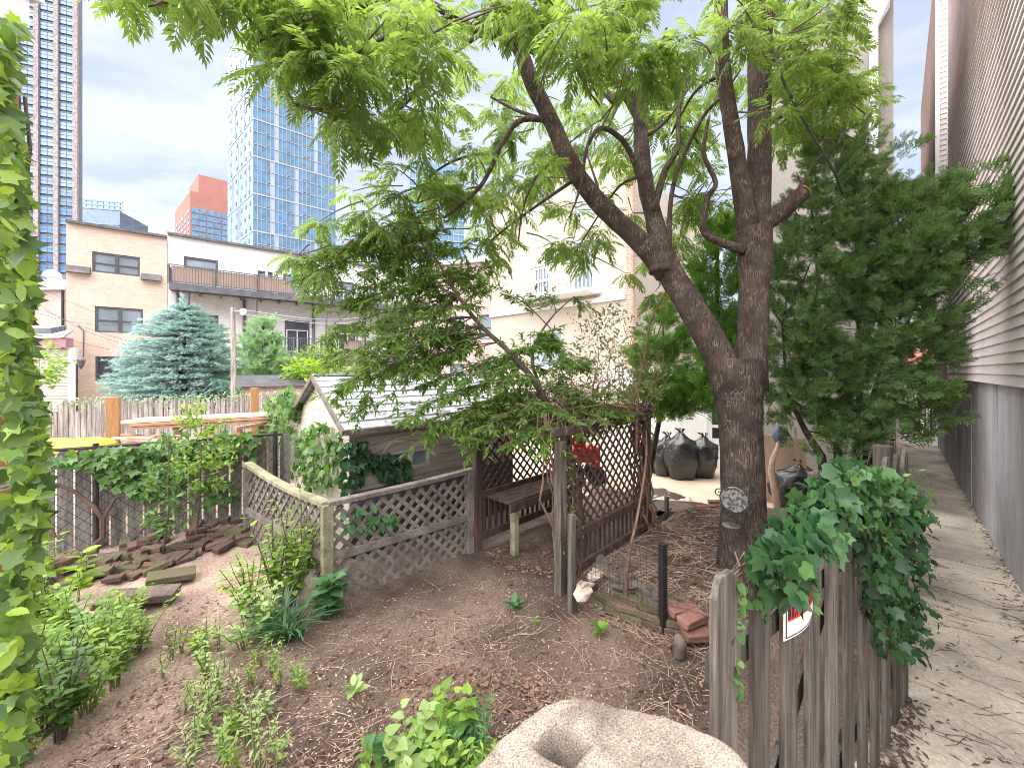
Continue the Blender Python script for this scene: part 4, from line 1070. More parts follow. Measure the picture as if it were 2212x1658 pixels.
# ------------------------------------------------------------------ playhouse shed
SU = Vector((.745, .667, 0)).normalized(); SV = Vector((-.667, .745, 0)); SNf = -SV
SE = Vector((-2.0, 4.63, 0)); SL, SHW, ZE, ZR = 2.9, 1.33, 1.62, 2.27
def shed():
    t = thing('playhouse_shed', SE, 'small gabled playhouse shed with pale shingled roof and creeper on its gable', 'shed')
    a = .1; o = SE + SU * .1 + SV * .12; D = 2 * (SHW - .12); Wl = SL - .2
    P = lambda s_, d, z: o + SU * s_ + SV * d + Vector((0, 0, z))
    b = MB()                                              # long wall: moulded boards with an arched window
    win = (.5, 1.12, 1.0, 1.28); ze = ZE + .02
    wall_open(b, o, SU, Wl, 0, ze, [win], SNf, .06)
    b.quad(P(0, D, 0), P(0, D, ze), P(Wl, D, ze), P(Wl, D, 0)); b.quad(P(Wl, 0, 0), P(Wl, D, 0), P(Wl, D, ze), P(Wl, 0, ze))
    b.build('wall', M['shedwall'], t)
    b = MB()
    def groove(pts): b.tube([P(s_, -.004, z) for s_, z in pts], .007, 4)
    for z in (.3, .46, .62, .78, .9, 1.02, 1.14, 1.26, 1.38, 1.5):
        pts = []
        for i in range(25):
            s_ = Wl * i / 24; bulge = 0
            if z > .95: bulge = .17 * math.exp(-((s_ - .81) / .35) ** 2) * max(0, 1 - abs(z - 1.26) / .3)
            zz = z + bulge + .008 * math.sin(s_ * 5 + z * 9)
            if zz < ze - .03 and not (win[0] - .02 < s_ < win[1] + .02 and win[2] - .02 < zz < win[3] + .03): pts.append((s_, zz))
            else:
                if len(pts) > 1: groove(pts)
                pts = []
        if len(pts) > 1: groove(pts)
    b.build('board_grooves', mat('dark grey moulding', (.2, .165, .15), (.24, .2, .18), 4, .7), t)  # moulding lines in a grey darker than the wall
    b = MB(); b.obox(o + SU * Wl / 2 + SNf * .015 + Vector((0, 0, .42)), SU * (Wl / 2 - .01), SNf * .01, Vector((0, 0, .42))); b.build('shade_board', M['felt'], t)  # added dark board: shade behind the lattice put into its colour
    f = window(t, o, SU, SNf, win, mat('pale green window frame', (.4, .39, .36), (.35, .34, .31), 4, .6), M['glass'], 2, False, .05, .045)
    b = MB(); pts = [P(.81 + .37 * math.cos(a_), -.01, 1.27 + .15 * math.sin(a_)) for a_ in [math.pi * k / 14 for k in range(15)]]; b.tube(pts, .018, 5); b.build('arch_moulding', M['shedwall'], f)
    # gable wall, cream
    gn = -SU; b = MB(); pk = ZR - .07
    b.add([P(-.002, 0, 0), P(-.002, D, 0), P(-.002, D, ze), P(-.002, D / 2, pk), P(-.002, 0, ze)], [(0, 4, 3, 2, 1)])
    b.add([P(Wl + .002, 0, ze), P(Wl + .002, D, ze), P(Wl + .002, D / 2, pk)], [(0, 1, 2)])
    for k in range(9):
        z = .18 + k * .2; hw = D / 2 if z < ze else D / 2 * (pk - z) / (pk - ze)
        if hw > .1: b.beam(P(-.006, D / 2 - hw + .02, z), P(-.006, D / 2 + hw - .02, z), .012, .014)
    b.build('gable', M['shedcream'], t)
    # roof: shingle courses with a small step each
    b = MB(); e0 = SE; rise = ZR - ZE; ncs = 8
    for side in (0, 1):
        for k in range(ncs):
            f0, f1 = k / ncs, (k + 1) / ncs
            def RP(s_, f, dz): d = SHW * f if side == 0 else 2 * SHW - SHW * f; return e0 + SU * s_ + SV * d + Vector((0, 0, ZE + rise * f + dz))
            s_ = 0; off = .0 if k % 2 else .23
            cuts = [0] + [off + .46 * i for i in range(1, 8) if 0 < off + .46 * i < SL] + [SL]
            for i in range(len(cuts) - 1):
                a_, c_ = cuts[i] + .003, cuts[i + 1] - .003; j = random.uniform(0, .004)
                v = [RP(a_, f0 - .01, .03 + j), RP(c_, f0 - .01, .03 + j), RP(c_, f1, .012 + j), RP(a_, f1, .012 + j), RP(a_, f0 - .01, .0), RP(c_, f0 - .01, 0), RP(c_, f1, -.01), RP(a_, f1, -.01)]
                fs = [(0, 1, 2, 3), (4, 7, 6, 5), (0, 4, 5, 1), (1, 5, 6, 2), (2, 6, 7, 3), (3, 7, 4, 0)]
                b.add(v, fs if side == 0 else [q[::-1] for q in fs])
    rf = b.build('roof', M['shedroof'], t)
    b = MB(); b.beam(e0 + SV * SHW + Vector((0, 0, ZR + .02)), e0 + SV * SHW + SU * SL + Vector((0, 0, ZR + .02)), .12, .03); b.build('ridge_cap', M['shedroof'], rf)
    b = MB()
    for sg in (0, 1):
        e = e0 + SV * (2 * SHW * sg); b.beam(e - SU * .012 + Vector((0, 0, ZE - .02)), e0 + SV * SHW - SU * .012 + Vector((0, 0, ZR - .02)), .03, .07, up=(0, 0, 1))
    b.beam(e0 + SNf * .012 + Vector((0, 0, ZE - .02)), e0 + SU * SL + SNf * .012 + Vector((0, 0, ZE - .02)), .025, .06)
    b.build('fascia', M['woodh'], rf)
    b = MB()
    for _ in range(260):
        s_, f = random.uniform(.5, 2.7), abs(random.gauss(0, .28))
        if f > .8: continue
        p = e0 + SU * s_ + SV * SHW * f + Vector((0, 0, ZE + rise * f + .036)); a_ = random.uniform(0, 6.28); d = Vector((math.cos(a_), math.sin(a_), 0)) * random.uniform(.015, .04); e = Vector((-d.y, d.x, 0)) * .35
        b.quad(p - d, p + e, p + d, p - e)
    lf = b.build('fallen_leaves', M['litter'], None); tag(lf, 'fallen brown leaves scattered on the shed roof', 'leaves', kind='stuff')
shed()

# ------------------------------------------------------------------ vine covered arbor with potting bench
AP, GP, BP = Vector((-.45, 4.98, 0)), Vector((1.87, 5.40, 0)), Vector((.92, 6.36, 0))
def arbor():
    t = thing('garden_arbor', FP, 'dark wooden lattice arbor smothered in brown vine stems', 'arbor')
    for p, h, m, nm in ((FP, 1.62, 'wood', 0), (AP, 1.95, 'wooddark', 1), (GP, 1.95, 'wooddark', 2), (BP, 1.95, 'wooddark', 3)):
        b = MB(); b.box(p + Vector((0, 0, h / 2)), (.095, .095, h), .78); b.build('post', M[m], t, bevel=.006)
    z = 1.72
    for p, q in ((AP, BP), (FP, GP), (BP, GP)):
        b = MB(); e = (q - p).normalized() * .15; s_ = Vector((0, 0, z + (.0 if (p, q) in ((AP, BP), (FP, GP)) else .1))); b.beam(p - e + s_, q + e + s_, .04, .085); b.build('beam', M['wooddark'], t)
    for k in range(1, 5):
        p = AP.lerp(BP, (k + .5) / 5); q = FP.lerp(GP, (k + .5) / 5); b = MB(); b.beam(p + Vector((0, 0, z + .075)) - (q - p) * .04, q + Vector((0, 0, z + .075)) + (q - p) * .04, .03, .055); b.build('rafter', M['wooddark'], t)
    # lattice screens
    for A, B, z0, z1 in ((FP, GP, .62, 1.7), (AP, BP, .78, 1.5)):
        u = (B - A).normalized(); n = Vector((u.y, -u.x, 0)); Wd = (B - A).length
        b = MB(); lattice(b, A + u * .05, u, n, Wd - .1, z0, z1, .14, .03); b.build('lattice_screen', M['wooddark'], t)
        for z_ in (z0 - .03, z1 + .02, .22): b = MB(); b.beam(A + u * .05 + n * .03 + Vector((0, 0, z_)), B - u * .05 + n * .03 + Vector((0, 0, z_)), .04, .09); b.build('rail', M['wooddark'], t)
        k = .12
        while k < Wd - .08:
            b = MB(); p = A + u * k; b.box(p + Vector((0, 0, (.17 + z0) / 2)), (.05, .016, z0 - .17), math.atan2(u.y, u.x)); b.build('slat', M['wooddark'], t); k += .105
arbor()
def bench():
    u = (BP - AP).normalized(); n = Vector((u.y, -u.x, 0))
    o = AP + u * .12 + n * .05; Lb = 1.6; Db = .42; zt = .72
    t = thing('potting_bench', o, 'dark wooden potting bench littered with leaves against the arbor lattice', 'bench')
    for k in range(4):
        b = MB(); d = n * (.055 + k * .105); b.beam(o + d + Vector((0, 0, zt)), o + d + u * Lb + Vector((0, 0, zt)), .098, .03); b.build('top_board', M['wooddark'], t, bevel=.004)
    b = MB(); b.beam(o + n * (Db + .01) + Vector((0, 0, zt - .06)), o + n * (Db + .01) + u * Lb + Vector((0, 0, zt - .06)), .03, .1); b.build('apron', M['wooddark'], t)
    for s_ in (.14, 1.0, 1.52):
        b = MB(); b.box(o + u * s_ + n * (Db - .05) + Vector((0, 0, (zt - .02) / 2)), (.08, .08, zt - .02), .78); b.build('leg', M['woodmoss'] if s_ < .2 else M['wooddark'], t, bevel=.004)
    q = QM(); n_ = 170; P = [tuple(o + u * random.uniform(.05, Lb - .05) + n * random.uniform(.02, Db) + Vector((0, 0, zt + .022))) for _ in range(n_)]
    q.put(T_LEAF, P, frames(rnd(n_) * [1, 1, .1], rnd(n_, .3) + [0, 0, 1]), rng.uniform(.03, .06, n_))
    tag(q.build('dead_leaves', M['litter']), 'dead brown leaves lying on the potting bench', 'leaves', kind='stuff')
bench()

# ------------------------------------------------------------------ chain link fence on the left, boards behind it
KA, KB = Vector((-5.55, 4.58, 0)), Vector((-3.45, 5.84, 0))
KD = (KB - KA).normalized(); KN = Vector((KD.y, -KD.x, 0))
def chain_fence():
    A = KA - KD * 1.6; Lk = (KB - A).length
    t = thing('chain_link_fence', KA, 'rusty chain link fence backed by grey boards behind the brick heap', 'fence')
    k = 0
    while k < Lk:
        w = random.uniform(.125, .14); p = A + KD * (k + w / 2) - KN * .07
        b = MB(); h = 1.36 + random.uniform(-.03, .05)
        b.prism(picket(w, h, .02, p, KD, KN, 'dog'), -KN * .02); b.build('board', M['chainboard'], t); k += w + .022
    b = MB(); r = .0045; hgt = 1.26; s_ = .065; z0 = .12
    for i in range(int(Lk / s_) + 1):
        x = i * s_; pts = []
        for j in range(int(hgt / s_) + 1):
            pts.append(A + KD * (x + (s_ * 1.03 if (j + i) % 2 else -s_ * .03)) + Vector((0, 0, z0 + j * s_)) + KN * random.uniform(0, .006))
        b.tube(pts, r, 3, False)
    b.build('wire_mesh', M['wire'], t)
    b = MB(); b.tube([A + Vector((0, 0, 1.4)), KB + Vector((0, 0, 1.4))], .021, 8); b.build('top_pipe', M['wire'], t)
    for s_ in (.2, 2.05, Lk - .1):
        b = MB(); p = A + KD * s_; b.tube([p, p + Vector((0, 0, 1.45))], .028, 8); b.build('post', M['wire'], t)
    # climbing stems
    b = MB()
    def seg(pts, r0, r1):
        P = [V(px, py, on_line(px, KA, KB).y - .05) for px, py in pts]; b.tube(P, [lin(r0, r1, i / (len(P) - 1)) for i in range(len(P))], 6, wob=.1)
    for pts, r0, r1 in (([(195, 1205), (200, 1180), (222, 1160), (222, 1120), (205, 1095), (185, 1080), (160, 1060), (120, 1045), (95, 1040)], .035, .016), ([(222, 1120), (250, 1075), (300, 1060), (360, 1050), (400, 1040)], .02, .01), ([(505, 1010), (530, 985), (560, 960), (520, 930)], .02, .01), ([(300, 1150), (340, 1110), (420, 1080), (500, 1040), (540, 990)], .018, .01), ([(120, 1160), (100, 1110), (95, 1060)], .014, .008)):
        seg(pts, r0, r1)
    tag(b.build('woody_creeper', M['darkdebris']), 'thick dark creeper stems woven through the chain link fence', 'vine')
chain_fence()

# ------------------------------------------------------------------ neighbour's yard: stockade fence, posts, lumber, yellow lids
def neighbour_yard():
    A, B = Vector((-11.3, 8.1, 0)), Vector((-5.3, 9.7, 0)); u = (B - A).normalized(); n = Vector((u.y, -u.x, 0)); Lw = (B - A).length
    t = thing('stockade_fence', A, 'old pale grey stockade fence with broken tops across the neighbouring yard', 'fence')
    k = 0; mid = 0
    while k < Lw:
        w = random.uniform(.07, .1); f = k / Lw; h = lin(1.62, 1.78, f) + random.uniform(-.05, .05)
        if f < .35 and random.random() < .25: h -= .18
        top = 'gothic' if .55 < f < .75 else 'dog'
        b = MB(); b.prism(picket(w, h, .02, A + u * k, u, n, top), n * random.uniform(.012, .03)); b.build('board', M['woodpale'], t); k += w + .012
    for z in (.5, 1.4): b = MB(); b.beam(A - n * .04 + Vector((0, 0, z)), B - n * .04 + Vector((0, 0, z)), .04, .08); b.build('rail', M['woodpale'], t)
    for px, top, Y, w in ((245, 858, 6.9, .17), (550, 838, 8.9, .15)):
        p = V(px, 900, Y); p.z = 0; zt = Zat(top, Y)
        b = MB(); b.box(p + Vector((0, 0, zt / 2)), (w, w, zt), .65); b.box(p + Vector((0, 0, zt + .006)), (w * .9, w * .9, .012), .65)
        tag(b.build('timber_post', M['postbrown'], bevel=.006), 'new orange brown square post in front of the stockade fence' if px < 300 else 'slimmer orange brown post beside the playhouse shed roof', 'post')
    # stack of boards
    p0 = V(405, 905, 7.4); z = 1.05
    i = 0
    for lay in range(3):
        for k in range(3):
            b = MB(); c = V(470 + random.uniform(-12, 12), 900, 7.6) ; c.z = 1.34 + lay * .055; d = Vector((.86, .5, 0)); e = Vector((-.5, .86, 0))
            b.obox(c + e * (k * .2 - .2), d * random.uniform(1.15, 1.3), e * .09, (0, 0, .022))
            tag(b.build('board', M['lumberpale'] if lay == 2 else M['lumber']), 'pale board on top of the lumber stack beyond the chain link fence' if lay == 2 else 'reddish board in the lumber stack beyond the chain link fence', 'board', 'boards in the lumber stack')
    for px in (415, 540):
        b = MB(); c = V(px, 900, 7.5); b.beam(Vector((c.x, c.y - .3, 0)), Vector((c.x, c.y - .3, 1.3)), .07, .07); b.beam(Vector((c.x + .1, c.y + .35, 0)), Vector((c.x + .1, c.y + .35, 1.3)), .07, .07); b.beam(Vector((c.x, c.y - .4, 1.285)), Vector((c.x + .1, c.y + .45, 1.285)), .07, .06)
        tag(b.build('lumber_trestle', M['lumber']), 'rough timber trestle under the left end of the lumber stack' if px < 500 else 'rough timber trestle under the right end of the lumber stack', 'trestle')
    for k in range(14):
        c = V(random.uniform(278, 425), 900, 6.6 + random.uniform(-.25, .35)); c.z = 1.12 + random.uniform(-.03, .1); a = random.uniform(-.25, .6)
        b = MB(); b.obox(c, Vector((math.cos(a), math.sin(a), random.uniform(-.08, .08))) * random.uniform(.25, .5), Vector((-math.sin(a), math.cos(a), 0)) * .05, (0, 0, .012))
        tag(b.build('offcut', M['lumber'] if k % 3 else M['lumberpale']), 'loose thin board in the jumbled pile left of the lumber stack', 'board', 'loose boards in the jumbled pile')
    b = MB(); c = V(350, 900, 6.65); b.box(Vector((c.x, c.y, .54)), (1.5, .7, 1.08), .4); 
    for k in range(5): b.box(Vector((c.x, c.y, .1 + .2 * k)), (1.54, .74, .03), .4)
    tag(b.build('pallet_stack', M['woodpale'], bevel=.01), 'grey pallet stack under the jumbled boards', 'pallet stack')
    for px, py, s_ in ((112, 962, .26), (178, 956, .34)):
        p = V(px, py, 5.7); p.z = 1.2
        b = MB(); b.lathe([(s_ * .98, 0), (s_ * 1.06, .01), (s_ * 1.05, .06), (s_ * .95, .1), (s_ * .6, .14), (s_ * .2, .155)], p, 18); b.mi = 1; b.lathe([(s_ * .75, -p.z), (s_ * .8, -.002)], p, 14)
        tag(b.build('yellow_bin', [M['yellow'], M['signwhite']], smooth=False), 'smaller yellow lidded bin showing over the left fence' if px < 150 else 'wider yellow lidded bin showing over the left fence', 'bin')
    # garden hut with felt roof
    p = V(600, 850, 13); p.z = 0; u = Vector((.85, .52, 0)).normalized(); n = Vector((u.y, -u.x, 0))
    t = thing('garden_hut', p, 'little pinkish hut with black felt roof behind the stockade fence', 'hut')
    b = MB(); b.box(p + Vector((0, 0, .93)), (1.9, 1.4, 1.86), math.atan2(u.y, u.x))
    for k in range(8): b.box(p + u * (-.9 + k * .26) + n * .7 + Vector((0, 0, .93)), (.02, .03, 1.84), math.atan2(u.y, u.x))
    b.build('wall', mat('pinkish boards', (.55, .4, .35), (.47, .34, .3), 3, .9, .3, 20, stretch=(2, 2, .3)), t)
    b = MB(); P = lambda a_, c_, z: p + u * a_ + n * c_ + Vector((0, 0, z)); b.prism([P(-1.1, .85, 1.86), P(-1.1, -.85, 1.86), P(-1.1, 0, 2.2)], u * 2.2); b.build('roof', M['tarp'], t)
    # pole
    p = V(503, 700, 11.5); p.z = 0; t = thing('utility_pole', p, 'slim grey wooden pole standing right of the blue spruce', 'pole')
    b = MB(); zt = Zat(664, 11.5); b.tube([p, p + Vector((.02, 0, zt / 2)), p + Vector((0, 0, zt))], [.075, .068, .06], 10); b.build('shaft', M['woodpale'], t)
    b = MB(); b.lathe([(.02, 0), (.1, .02), (.1, .06), (.02, .08)], p + Vector((.28, 0, zt - .12)), 12, (0, 1, 0)); b.beam(p + Vector((0, 0, zt - .1)), p + Vector((.3, 0, zt - .1)), .03, .03); b.build('pulley', M['trimwhite'], t)
    for k, (z0, py) in enumerate(((zt - .06, 682), (zt - .2, 690))):
        b = MB(); a = p + Vector((.3, .02, z0)); e = V(800, py, 23); b.tube([a.lerp(e, i / 12) - Vector((0, 0, .25 * math.sin(math.pi * i / 12))) for i in range(13)], .012, 4)
        tag(b.build('clothesline', M['trimwhite']), ('upper' if k == 0 else 'lower') + ' white clothesline running right from the pole pulley', 'line', 'clotheslines')
    for k, (a, e) in enumerate((((70, 610, 20), (330, 708, 17)), ((60, 640, 20), (275, 745, 16)), ((70, 672, 21), (300, 700, 18)), ((60, 700, 20), (350, 768, 16)), ((90, 668, 19), (420, 762, 15)), ((200, 808, 18), (500, 815, 12)))):
        b = MB(); a, e = V(*a), V(*e); b.tube([a.lerp(e, i / 12) - Vector((0, 0, .3 * math.sin(math.pi * i / 12))) for i in range(13)], .009, 4)
        tag(b.build('overhead_wire', M['iron']), 'thin dark overhead wire crossing in front of the tan row house', 'wire', 'wires over the left yards')
neighbour_yard()
# ------------------------------------------------------------------ bricks, stones and rubble, each lying on its own
def brick_mesh(name, m, d=(.2, .095, .057), chip=.008):
    b = MB(); nx, ny, nz_ = 3, 2, 2
    b.box((0, 0, d[2] / 2), d); o = b.build(name, m, org=(0, 0, 0))
    for v in o.data.vertices: v.co += Vector((random.uniform(-chip, chip), random.uniform(-chip, chip), random.uniform(-chip, chip) * .6))
    bv = o.modifiers.new('bevel', 'BEVEL'); bv.width = .009; bv.segments = 2
    return o
def stone_mesh(name, m, d):
    b = MB(); b.lathe([(.3, 0), (.47, .12), (.5, .5), (.42, .85), (.25, 1)], (0, 0, 0), 8); o = b.build(name, m, org=(0, 0, 0))
    for v in o.data.vertices: v.co = Vector((v.co.x * d[0] + random.gauss(0, .16) * d[0], v.co.y * d[1] + random.gauss(0, .16) * d[1], v.co.z * d[2] * random.uniform(.7, 1.25)))
    bv = o.modifiers.new('bevel', 'BEVEL'); bv.width = .012; bv.segments = 2
    return o
used = set()
def lay(proto, p, rz, tilt=(0, 0), label=None, cat='brick', group=None, sc=1):
    if proto.name in used: o = proto.copy(); COL.objects.link(o)
    else: o = proto; used.add(proto.name)
    o.location = p; o.rotation_euler = (tilt[0], tilt[1], rz); o.scale = (sc, sc, sc)
    return tag(o, label, cat, group)
def rubble():
    B1, B2, B3 = brick_mesh('brick', M['brick']), brick_mesh('brick', M['moss']), brick_mesh('brick', M['brickpink'])
    ST = [stone_mesh('stone', M['fieldstone'], (.22, .16, .1)), stone_mesh('stone', M['palestone'], (.15, .13, .12))]
    SLAB = brick_mesh('paving_slab', M['moss'], (.4, .26, .06), .012); SL2 = brick_mesh('paving_slab', M['fieldstone'], (.34, .22, .07), .012)
    # heap along the chain link fence
    for i in range(120):
        f = random.random() ** .9; w = random.uniform(-.02, 1.15) * (1 - .5 * f)
        p = KA - KD * .55 + KD * (2.5 * f + .12) + KN * (.15 + w * .95)
        z = soil_z(p.x, p.y) + (.0 if i < 70 else random.uniform(.03, .12)) * max(0, 1 - w)
        q = random.random()
        lab = 'old mossy brown brick in the heap along the chain link fence' if .45 < q else 'reddish broken brick in the heap along the chain link fence'
        lay(B2 if q > .82 else B1, Vector((p.x, p.y, z)), .54 + random.gauss(0, .6), (random.gauss(0, .14), random.gauss(0, .14)), 'mossy green brown brick in the heap along the chain link fence' if q > .82 else 'dark reddish brick in the heap along the chain link fence', 'brick', 'bricks heaped along the fence', random.uniform(.9, 1.15))
    for (px, py, rz, pr, lab) in ((370, 1248, .65, SLAB, 'flat moss covered slab at the near right end of the brick heap'), (335, 1290, .4, SL2, 'grey slab lying at the near edge of the brick heap, below the mossy one'), (215, 1215, .5, SL2, 'grey slab on the brick heap beside the thick creeper stem'), (262, 1300, .3, SL2, 'dark slab half hidden by the leafy weeds in front of the brick heap')):
        p = G(px, py, .12); lay(pr, p, rz, (random.gauss(0, .06), .12), lab, 'slab')
    # edging of the raised bed
    ed = [G(1238, 1285), G(1330, 1330), G(1430, 1368), G(1530, 1392)]
    for lv in range(3):
        for k in range(15):
            f = (k + (.5 if lv % 2 else 0)) / 15 * 3; i = min(int(f), 2); p = ed[i].lerp(ed[i + 1], f - i)
            if lv == 2 and random.random() < .45: continue
            p = p + Vector((random.gauss(0, .012), .02 * lv + random.gauss(0, .012), 0)); p.z = .03 + lv * .062
            e = (ed[i + 1] - ed[i]); a = math.atan2(e.y, e.x) + random.gauss(0, .1)
            lay(B3 if f > 2.2 and random.random() < .6 else (B1 if random.random() < .5 else B2), p, a, (0, random.gauss(0, .04)), ('brick in the bottom course', 'brick in the middle course', 'brick in the top course')[lv] + ' of the raised bed edging by the black post', 'brick', 'bricks edging the raised bed', 1)
    for px, py, lab, i in ((1290, 1255, 'pale angular stone on the edging beside the arbor post', 1), (1262, 1290, 'rounded stone at the foot of the arbor post', 1), (1300, 1235, 'reddish brown stone behind the pale angular one', 0), (1350, 1268, 'flat reddish stone in the middle of the raised bed edging', 0), (1420, 1300, 'grey brown stone on the raised bed edging left of the black post', 0)):
        lay(ST[i], G(px, py, .2), random.uniform(0, 3), (0, 0), lab, 'stone', None, random.uniform(.9, 1.25))
    for px, py, lab in ((1495, 1345, 'large pinkish brick topmost on the edging near the picket fence'), (1510, 1378, 'pinkish brick lowest of the three near the picket fence'), (1475, 1325, 'pinkish brick lying across the edging just right of the black post')):
        lay(B3, G(px, py, .1 if py > 1350 else .2), .2 + random.uniform(-.2, .3), (0, 0), lab, 'brick', None, 1.25)
    # little brick pile by the courtyard
    k = 0
    for lv in range(3):
        for i in range(6 - 2 * lv):
            p = G(1520 + i * 22 + lv * 26, 1086 - lv * 3 + (i % 2) * 3, .2); p.z = soil_z(p.x, p.y) + .01 + lv * .062; p.y += .02 * lv
            lay(B3, p, .1 + random.gauss(0, .15), (0, 0), ('brick in the bottom row', 'brick in the middle row', 'brick topmost')[lv] + ' of the small red pile left of the tree trunk', 'brick', 'bricks in the small red pile', 1); k += 1
    for px, rz in ((1425, .3), (1445, .5), (1462, .2)):
        lay(B3, (lambda v_: Vector((v_.x, v_.y, soil_z(v_.x, v_.y))))(G(px, 1090, .18)), rz, (.1, .1), 'loose red brick lying between the short stake and the small red brick pile', 'brick', 'loose bricks by the stake')
rubble()
def oddments():
    # black steel post of the wire fence and its wires
    p = G(1432, 1372); p.z = .02; zt = Zat(1180, p.y)
    b = MB(); b.box(p + Vector((0, 0, zt / 2)), (.055, .055, zt), .4); b.box(p + Vector((0, 0, zt + .004)), (.062, .062, .008), .4)
    tag(b.build('steel_post', M['blackpost'], bevel=.004), 'short black square post at the raised bed edging', 'post')
    q = FA + FD * .02 + Vector((-.1, .25, 0)); c = FP + Vector((.02, -.02, 0)); b = MB()
    for k in range(9):
        z = .12 + k * .075
        for A, E in ((c, p), (p, Vector((1.95, 3.1, 0)))):
            b.tube([A.lerp(E, i / 10) + Vector((0, 0, z + random.uniform(-.012, .012))) for i in range(11)], .0022, 3, False)
    for k in range(22):
        A = c.lerp(p, k / 22); b.tube([A + Vector((0, 0, .1)), A + Vector((random.uniform(-.02, .02), 0, .74))], .0018, 3, False)
    tag(b.build('wire_fence', M['wire']), 'sagging thin wire fence strung from arbor to black post', 'fence')
    for px, py0, py1, w, lab in ((1235, 1285, 1110, .06, 'old vine wrapped stake just right of the pale arbor post'), (1440, 1100, 1072, .05, 'short wooden stake in front of the sandy courtyard')):
        p = G(px, py0, .2); zt = Zat(py1, p.y); b = MB(); b.box((p.x, p.y, zt / 2), (w, w, zt), .5); tag(b.build('wooden_stake', M['wood'], bevel=.006), lab, 'stake')
    # boards on the litter
    for px, py, L_, rz, lab in ((1405, 1120, .8, .75, 'plank lying on the litter towards the courtyard'), (1430, 1105, .5, .85, 'shorter plank beside the longer one near the stake'), (1300, 1000, .3, .3, 'offcut')):
        if lab == 'offcut': continue
        p = G(px, py, .15); b = MB(); b.obox(p, Vector((math.cos(rz), math.sin(rz), 0)) * L_ / 2, Vector((-math.sin(rz), math.cos(rz), 0)) * .06, (0, 0, .014)); tag(b.build('plank', M['wood']), lab, 'plank')
    # refuse bags
    def bag(px, py, Y, w, h, label, lean=0, seed=0):
        r = random.Random(seed); p = V(px, py, Y); p.z = .04; n, m = 28, 20; b = MB(); vs = []
        for i in range(m + 1):
            f = i / m
            rad = w / 2 * ((.82 + .32 * math.sin(math.pi * min(f * 1.15, 1) * .9)) if f < .8 else lin(1.0, .16, ((f - .8) / .2) ** .6))
            for k in range(n):
                a = 2 * math.pi * k / n
                cr = 1 + .07 * math.sin(3 * a + seed + 4 * f) + .05 * math.sin(7 * a - 9 * f + seed) + .035 * math.sin(13 * a + 5 * f * seed) + r.uniform(-.02, .02)
                vs.append((p.x + math.cos(a) * rad * cr + lean * f * f, p.y + math.sin(a) * rad * cr * .85, p.z + h * f + .02 * math.sin(5 * a + seed)))
        b.add(vs, [(i * n + k, i * n + (k + 1) % n, (i + 1) * n + (k + 1) % n, (i + 1) * n + k) for i in range(m) for k in range(n)] + [tuple(range(n))[::-1]])
        t = thing('refuse_bag', p, label, 'bag', 'black refuse bags')
        b.build('sack', M['plastic'], t, smooth=True)
        b = MB(); tp = p + Vector((lean, 0, h - .01))
        for k in range(7):
            a = k * .9 + seed; d = Vector((math.cos(a), math.sin(a), .5)); b.add([tp + d * .02 + Vector((0, 0, -.02)), tp + d * .09 + Vector((.02, .03, .05)), tp + d * .1 + Vector((-.03, .02, .04)), tp + d * .02 + Vector((.03, 0, 0))], [(0, 1, 2, 3)])
        b.build('knot', M['plastic'], t)
    bag(1412, 1010, 8.9, .5, .8, 'black refuse bag at the left end of the row against the white wall', .02, 1)
    bag(1436, 1015, 8.6, .5, .86, 'narrow black refuse bag second from the left against the white wall', .06, 2)
    bag(1472, 1022, 8.35, .6, .98, 'tallest glossy black refuse bag in the row against the white wall', -.02, 3)
    bag(1512, 1012, 8.5, .62, .86, 'black refuse bag leaning right, nearest the storm door', .08, 4)
    bag(1722, 1040, 6.6, .75, .72, 'black refuse bag standing right of the main tree trunk', .05, 6)
    # red toy behind the lattice
    p = V(1262, 985, 7.9); p.z = .04; b = MB(); b.box(p + Vector((0, 0, .62)), (.6, .32, .3), .3); b.box(p + Vector((-.12, 0, .86)), (.22, .3, .18), .3); b.box(p + Vector((.2, 0, .4)), (.14, .3, .2), .3)
    t = thing('red_cart', p, 'red plastic cart seen through the arbor lattice', 'cart'); b.build('body', M['red'], t, bevel=.04)
    for i in (-1, 1):
        for j in (-1, 1):
            b = MB(); q = p + Vector((.22 * i, .16 * j, .2)); b.lathe([(.05, -.03), (.19, -.03), (.2, 0), (.19, .03), (.05, .03)], q, 14, (.3, 1, 0)); b.build('wheel', M['blackpost'], t)
    # plywood sheet and peeled branch with a rag
    p = V(1685, 1040, 6.75); p.z = .0; u = Vector((.717, -.697, 0)); n = Vector((-.697, -.717, 0))
    b = MB(); b.obox(p + Vector((0, 0, .6)), u * .36, n * .012, Vector((0, 0, .6)) - n * .08); tag(b.build('plywood_sheet', M['ply']), 'brown plywood sheet leaning on the wall behind the tree trunk', 'board')
    pts = [V(1683, 1046, 6.3), V(1666, 1020, 6.3), V(1668, 995, 6.3), V(1680, 965, 6.35), V(1686, 935, 6.4)]
    b = MB(); pts[0].z = .02; b.tube(pts, [.055, .05, .042, .034, .025], 8, wob=.12); tag(b.build('peeled_branch', M['birch'], smooth=True), 'pale crooked peeled branch standing right of the trunk', 'branch')
    b = MB(); q = V(1686, 942, 6.38); b.lathe([(.02, -.17), (.07, -.12), (.1, 0), (.09, .1), (.04, .16)], q, 9); o = b.build('rag', M['bluerag'], smooth=True)
    for v in o.data.vertices: v.co += Vector((random.uniform(-.03, .03), random.uniform(-.03, .03), 0))
    tag(o, 'blue rag hung over the top of the peeled branch', 'rag')
